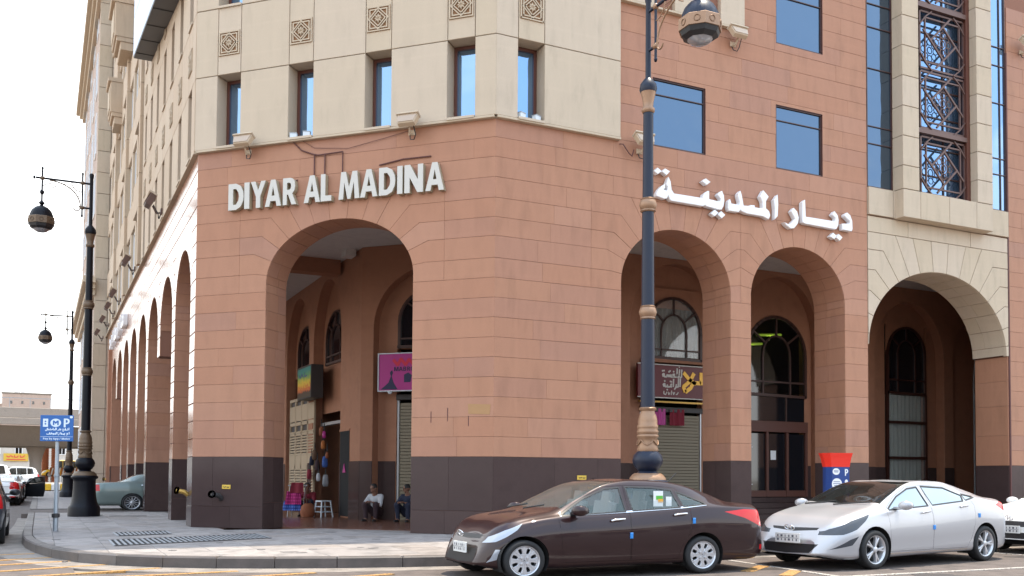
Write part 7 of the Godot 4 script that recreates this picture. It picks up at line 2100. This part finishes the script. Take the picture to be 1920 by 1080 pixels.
# ---------------------------------------------------------------- the far end of the side street
func build_distance() -> void:
	var b := thing("bridge", "concrete road bridge crossing the far end of the side street", "bridge")
	obj("girder", mb().prism(pts([-0.0, 4.4, 9.0, 4.4, 11.0, 6.6, -2.0, 6.6]), -80, 40, 0.0, Transform3D(Basis(Vector3(0, 0, -1), Vector3(0, 1, 0), Vector3(1, 0, 0)), Vector3(-10, 0, -102))), mats["concrete"], b)
	obj("deck_edge", mb().box(Vector3(-30, 7.05, -99.6), Vector3(120, 0.75, 0.5), Transform3D.IDENTITY, 0.04), mats["concrete_pale"], b)
	obj("parapet", mb().box(Vector3(-30, 8.0, -99.75), Vector3(120, 1.12, 0.3), Transform3D.IDENTITY, 0.04), mats["concrete_pale"], b)
	obj("rail", mb().box(Vector3(-30, 9.6, -99.75), Vector3(120, 0.07, 0.07)), mats["galvanised"], b)
	for i in 30:
		obj("rail_post", mb().box(Vector3(-40 + i * 2.0, 9.05, -99.75), Vector3(0.06, 1.1, 0.06)), mats["galvanised"], b)
	for x in [-9.35, -34.0]:
		obj("column", mb().lathe([Vector2(0.62, -0.3), Vector2(0.62, 2.6), Vector2(0.75, 3.4), Vector2(1.1, 4.5)], 20, at(x, 0, -105.5)), mats["concrete_pale"], b)
	# a flat roofed block beyond the bridge
	var t := thing("flat_block", "pinkish flat roofed block rising beyond the bridge", "building")
	obj("wall", mb().box(Vector3(-11.6, 8.7, -207), Vector3(9.0, 17.9, 9.0), Transform3D.IDENTITY, 0.05), mats["far_wall"], t)
	obj("stair_tower", mb().box(Vector3(-16.6, 7.6, -207), Vector3(1.6, 16.2, 6.0), Transform3D.IDENTITY, 0.05), mats["far_wall"], t)
	obj("parapet", mb().box(Vector3(-11.6, 17.75, -202.6), Vector3(9.3, 0.35, 0.3)), mats["concrete"], t)
	for i in 4:
		obj("window", mb().box(Vector3(-14.4 + i * 2.0, 15.9, -202.48), Vector3(0.35, 0.6, 0.08)), mats["dark_pane"], t)
	var tank := mb()
	for x in [-13.4, -12.2]:
		tank.lathe([Vector2(0.001, 17.9), Vector2(0.5, 17.95), Vector2(0.5, 19.2), Vector2(0.3, 19.5), Vector2(0.001, 19.55)], 14, at(x, 0, -205))
	obj("water_tank", tank, mats["white_paint"], t)
	# the white block with a yellow board
	var w := thing("white_block", "long white low block with small windows seen under the bridge", "building")
	obj("wall", mb().box(Vector3(-12, 3.0, -152), Vector3(44, 6.6, 9), Transform3D.IDENTITY, 0.05), mats["white_wall"], w)
	for i in 10:
		window(w, at(0, 0, -147.5), -30.4 + i * 3.0, 4.3, -29.3 + i * 3.0, 5.4, 0.05, "dark_pane", "white_paint", 0.12, [-29.85 + i * 3.0])
	for i in 3:
		obj("parapet", mb().box(Vector3(-26 + i * 14.6, 6.45, -147.4), Vector3(14.5, 0.35, 0.4)), mats["white_wall"], w)
	var y := thing("shop_board", "faded yellow shop board on the white block far down the street", "sign", Vector3(-12.2, 3.85, -147.3))
	obj("panel", mb().box(Vector3(0, 0, 0), Vector3(3.4, 1.15, 0.2), Transform3D.IDENTITY, 0.03), mats["label_yellow"], y)
	var l := mb()
	strokes(l, [[-1.3, 0.2, -1.0, 0.0, -0.7, 0.25, -0.4, 0.0], [-0.2, 0.3, -0.2, 0.0, 0.2, 0.0, 0.3, 0.25], [0.6, 0.3, 0.6, 0.0, 1.0, 0.05, 1.2, 0.3], [-1.3, -0.35, 1.3, -0.35]], 0.06, 0.1, 0.13)
	obj("lettering", l, mats["sign_red"], y)
	# palms, of which only the trunks show under the bridge
	for q in [["left palm with orange brown trunk under the bridge", -8.3, -117.0], ["right palm with orange brown trunk under the bridge", -7.2, -116.5]]:
		var p := thing("palm_tree", q[0], "palm tree", Vector3(q[1], -0.2, q[2]), 0, "palms under the bridge")
		var tr := mb()
		for k in 24:
			tr.lathe([Vector2(0.36, k * 0.22), Vector2(0.50, k * 0.22 + 0.19), Vector2(0.38, k * 0.22 + 0.22)], 10, Transform3D(Basis(Vector3.UP, k * 0.3), Vector3.ZERO))
		obj("trunk", tr, mats["palm_bark"], p)
		for k in 9:
			var a: float = TAU * k / 9 + q[1]
			var f := mb()
			for i in 9:
				var u := i / 9.0
				var r := 0.2 + u * 1.7; var h := 5.2 + sin(u * 2.4) * 0.65
				var c := Vector3(cos(a) * r, h, sin(a) * r); var side := Vector3(-sin(a), 0, cos(a)) * 0.34 * (1 - u * 0.6)
				var tip := Vector3(cos(a), -0.4, sin(a)) * 0.25
				f.tri(c, c + Vector3(cos(a), 0.2, sin(a)) * 0.1, c + side + tip); f.tri(c, c - side + tip, c + Vector3(cos(a), 0.2, sin(a)) * 0.1)
			obj("frond", f, mats["palm_leaf"], p)
	# barriers and kerb blocks at the crossing
	for i in 4:
		var k := thing("barrier_board", "orange and white slanted barrier board number %s from the left under the bridge" % ["one", "two", "three", "four"][i], "barrier", Vector3(-7.2 + i * 1.25, 0.9, -112.5), 0, "barrier boards under the bridge")
		obj("board", mb().box(Vector3(0, 0.75, 0), Vector3(1.2, 0.9, 0.06)), mats["orange_cloth"], k)
		for j in 3:
			obj("stripe", mb().prism(pts([-0.5 + j * 0.4, 0.32, -0.35 + j * 0.4, 0.32, -0.15 + j * 0.4, 1.18, -0.3 + j * 0.4, 1.18]), 0.031, 0.036), mats["white_paint"], k)
		for x in [-0.5, 0.5]:
			obj("foot", mb().box(Vector3(x, -0.3, 0), Vector3(0.08, 1.3, 0.08)), mats["galvanised"], k)
	var isl := struct(obj("traffic_island", plan_prism(mb(), rect(-30, -100, 10, -63.5), -0.3, 0.42), mats["gutter_concrete"]))
	for i in 8:
		obj("kerb_block", mb().box(Vector3(-9.0 + i * 0.62, 0.30, -63.4), Vector3(0.6, 0.5, 0.4), Transform3D.IDENTITY, 0.03), mats["paint_yellow" if i % 2 else "white_paint"], isl)
	# a plain row across the street, mirrored in the shop glass
	var r := thing("opposite_row", "pale flat row of shops across the street, seen only mirrored in glass", "building")
	obj("wall", mb().box(Vector3(8, 2.6, 51), Vector3(90, 5.6, 10)), mats["white_wall"], r)
	for i in 18:
		window(r, Transform3D(Basis(Vector3.UP, PI), Vector3(0, 0, 46)), -50 + i * 5.0, 0.2, -46.6 + i * 5.0, 2.9, 0.04, "dark_pane", "brown_frame", 0.12, [-48.3 + i * 5.0])
		window(r, Transform3D(Basis(Vector3.UP, PI), Vector3(0, 0, 46)), -49.5 + i * 5.0, 3.75, -47.3 + i * 5.0, 4.9, 0.04, "dark_pane", "brown_frame", 0.12, [-48.4 + i * 5.0])
		obj("awning", mb().prism(pts([0, 3.1, 1.2, 2.75, 1.2, 2.85, 0, 3.5]), -1.9, 1.9, 0, Transform3D(Basis(Vector3(0, 0, -1), Vector3(0, 1, 0), Vector3(1, 0, 0)), Vector3(48.3 - i * 5.0, 0, 46))), mats[["maroon", "sign_navy", "louvre_cream"][i % 3]], r)

# ---------------------------------------------------------------- sky
func sky_image() -> ImageTexture:
	var w := 1024; var h := 512
	var n := FastNoiseLite.new(); n.seed = 77; n.frequency = 1.1; n.fractal_octaves = 5; n.noise_type = FastNoiseLite.TYPE_SIMPLEX_SMOOTH
	var data := PackedFloat32Array(); data.resize(w * h * 3)
	var i := 0
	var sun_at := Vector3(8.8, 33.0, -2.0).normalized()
	for y in h:
		var el := PI / 2 - PI * (y + 0.5) / h
		var e := rad_to_deg(el)
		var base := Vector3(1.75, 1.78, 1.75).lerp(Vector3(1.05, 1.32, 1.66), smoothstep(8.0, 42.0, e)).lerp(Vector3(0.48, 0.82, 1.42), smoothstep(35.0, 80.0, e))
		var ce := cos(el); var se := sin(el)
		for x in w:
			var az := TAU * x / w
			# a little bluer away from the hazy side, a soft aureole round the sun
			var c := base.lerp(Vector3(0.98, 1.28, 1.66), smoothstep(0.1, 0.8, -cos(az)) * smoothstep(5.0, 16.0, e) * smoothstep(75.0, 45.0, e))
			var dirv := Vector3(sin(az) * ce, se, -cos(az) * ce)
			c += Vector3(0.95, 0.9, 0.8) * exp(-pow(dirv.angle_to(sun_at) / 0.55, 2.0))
			if e > -2.0:
				var p := Vector3(dirv.x, dirv.y * 2.2, dirv.z) * 1.6
				var k := smoothstep(0.05, 0.42, n.get_noise_3dv(p)) * 0.85
				c = c.lerp(Vector3(1.75, 1.77, 1.78), k)
			data[i] = c.x; data[i + 1] = c.y; data[i + 2] = c.z
			i += 3
	return ImageTexture.create_from_image(Image.create_from_data(w, h, false, Image.FORMAT_RGBF, data.to_byte_array()))

func _ready() -> void:
	rng.seed = 20
	# camera: an almost level view, the lens shifted upwards
	var cam := Camera3D.new()
	cam.name = "camera"
	var yaw := 0.451641; var pitch := 0.0378179; var roll := 0.0068842
	var fwd := Vector3(sin(yaw) * cos(pitch), sin(pitch), -cos(yaw) * cos(pitch))
	var right := Vector3(cos(yaw), 0, sin(yaw)); var up := right.cross(fwd)
	cam.transform = Transform3D(Basis(right * cos(roll) + up * sin(roll), up * cos(roll) - right * sin(roll), -fwd), Vector3(-8.89366, 1.26, 19.26943))
	cam.projection = Camera3D.PROJECTION_FRUSTUM
	cam.near = 0.1; cam.far = 900.0
	cam.size = 0.1 * 1080.0 / 1823.78
	cam.frustum_offset = Vector2(0, 0.1 * (826.575 - 540.0) / 1823.78)
	add_child(cam)
	cam.current = true
	var env := Environment.new()
	env.background_mode = Environment.BG_SKY
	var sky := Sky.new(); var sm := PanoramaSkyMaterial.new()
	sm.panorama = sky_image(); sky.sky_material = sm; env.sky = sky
	env.background_energy_multiplier = 1.0
	env.tonemap_mode = Environment.TONE_MAPPER_LINEAR
	env.tonemap_exposure = 1.52
	env.sdfgi_enabled = true; env.ssao_enabled = true; env.ssil_enabled = true
	var we := WorldEnvironment.new(); we.name = "world"; we.environment = env
	add_child(we)
	var sun := DirectionalLight3D.new()
	sun.name = "sun"; sun.light_energy = 1.5; sun.light_color = Color(1.0, 0.945, 0.85); sun.light_angular_distance = 0.5; sun.shadow_enabled = true
	var d := Vector3(-8.8, -33.0, 2.0).normalized()
	sun.transform = Transform3D(Basis.looking_at(d, Vector3.FORWARD), Vector3(0, 40, 0))
	add_child(sun)
	make_materials()
	var fp := plain("fan_pane", Color(0.05, 0.06, 0.07, 0.55), 0.04, 0.0, 0.7)
	fp.transparency = BaseMaterial3D.TRANSPARENCY_ALPHA
	plain("lace", lin(0.15, 0.125, 0.105), 0.9)
	plain("curtain", lin(0.30, 0.31, 0.27), 0.9)
	plain("sign_pale", lin(0.62, 0.70, 0.78), 0.5)
	plain("sign_navy", lin(0.012, 0.012, 0.06), 0.5)
	plain("lamp_glass", lin(0.35, 0.35, 0.37), 0.08, 0.3)
	for k in [["pink_check", Color(0.82, 0.25, 0.55), Color(0.5, 0.05, 0.3)], ["blue_check", Color(0.35, 0.5, 0.8), Color(0.1, 0.2, 0.5)]]:
		var im := Image.create(32, 32, false, Image.FORMAT_RGB8)
		im.fill(k[1])
		for j in 4:
			im.fill_rect(Rect2i(j * 8, 0, 3, 32), k[2]); im.fill_rect(Rect2i(0, j * 8, 32, 3), k[2])
		var cm := plain(k[0], Color.WHITE, 0.85)
		cm.albedo_texture = ImageTexture.create_from_image(im)
		cm.uv1_triplanar = true; cm.uv1_scale = Vector3.ONE * 2.5
	plain("red_cloth", lin(0.20, 0.015, 0.03), 0.85); plain("blue_cloth", lin(0.03, 0.08, 0.28), 0.8)
	plain("orange_cloth", lin(0.40, 0.13, 0.03), 0.8); plain("rust_cloth", lin(0.24, 0.075, 0.03), 0.8); plain("brown_cloth", lin(0.11, 0.06, 0.035), 0.85); plain("grey_cloth", lin(0.22, 0.23, 0.25), 0.85)
	plain("skin", lin(0.20, 0.095, 0.06), 0.6); plain("hair", lin(0.01, 0.008, 0.008), 0.7)
	plain("white_cloth", lin(0.45, 0.45, 0.47), 0.85); plain("navy_cloth", lin(0.014, 0.018, 0.04), 0.85); plain("dark_cloth", lin(0.04, 0.02, 0.025), 0.85)
	stone("patch_stone", lin(0.42, 0.23, 0.10), 0.7, mats["limestone_0"].albedo_texture, 0.8, null, 1)
	stone("palm_bark", lin(0.42, 0.15, 0.07), 0.9, mats["limestone_0"].albedo_texture, 0.8, null, 1)
	plain("palm_leaf", lin(0.06, 0.09, 0.03), 0.7)
	car_materials()
	build_ground()
	build_hotel()
	var h := get_node("corner_hotel") as Node3D
	build_side(h)
	build_inside(h)
	build_far_block()
	build_distance()
	build_writing()
	shop_signs()
	make_lamp(Vector3(1.39, 0, 3.92), deg_to_rad(-90.0), "nearest street lamp, navy and gold, rising behind the brown car", "navy_paint", "gold_paint", 1.62, 0.36)
	make_lamp(Vector3(-7.66, 0, -13.0), PI, "black street lamp with flared base at the left pavement corner", "black_paint", "old_gold", 1.36)
	make_lamp(Vector3(-7.42, 0, -40.75), PI, "farthest street lamp, black, beyond the open car door", "black_paint", "old_gold", 1.36)
	build_cars()
	parking_sign()
	parking_kiosk()
	small_fittings()
	arcade_goods()
	var fc := Transform3D(face_cut.basis, Vector3(-0.5, 0.0, -8.2))
	make_person("person in a white shirt sitting low left of the shutter, elbows on knees", fc * at(0.75, 0.0, 0.35), "white_cloth", "dark_cloth", 0.10, -0.5)
	make_person("person in dark clothes sitting low in front of the shutter near the pier", fc * at(1.75, 0.0, 0.35), "navy_cloth", "navy_cloth", 0.04, -1.2)
	make_person("person in dark clothes crouching between the checked garments and the stool", Transform3D(Basis(Vector3.UP, -0.55), Vector3(-1.2, 0.0, -11.25)), "red_cloth", "navy_cloth", 0.14, 0.4)
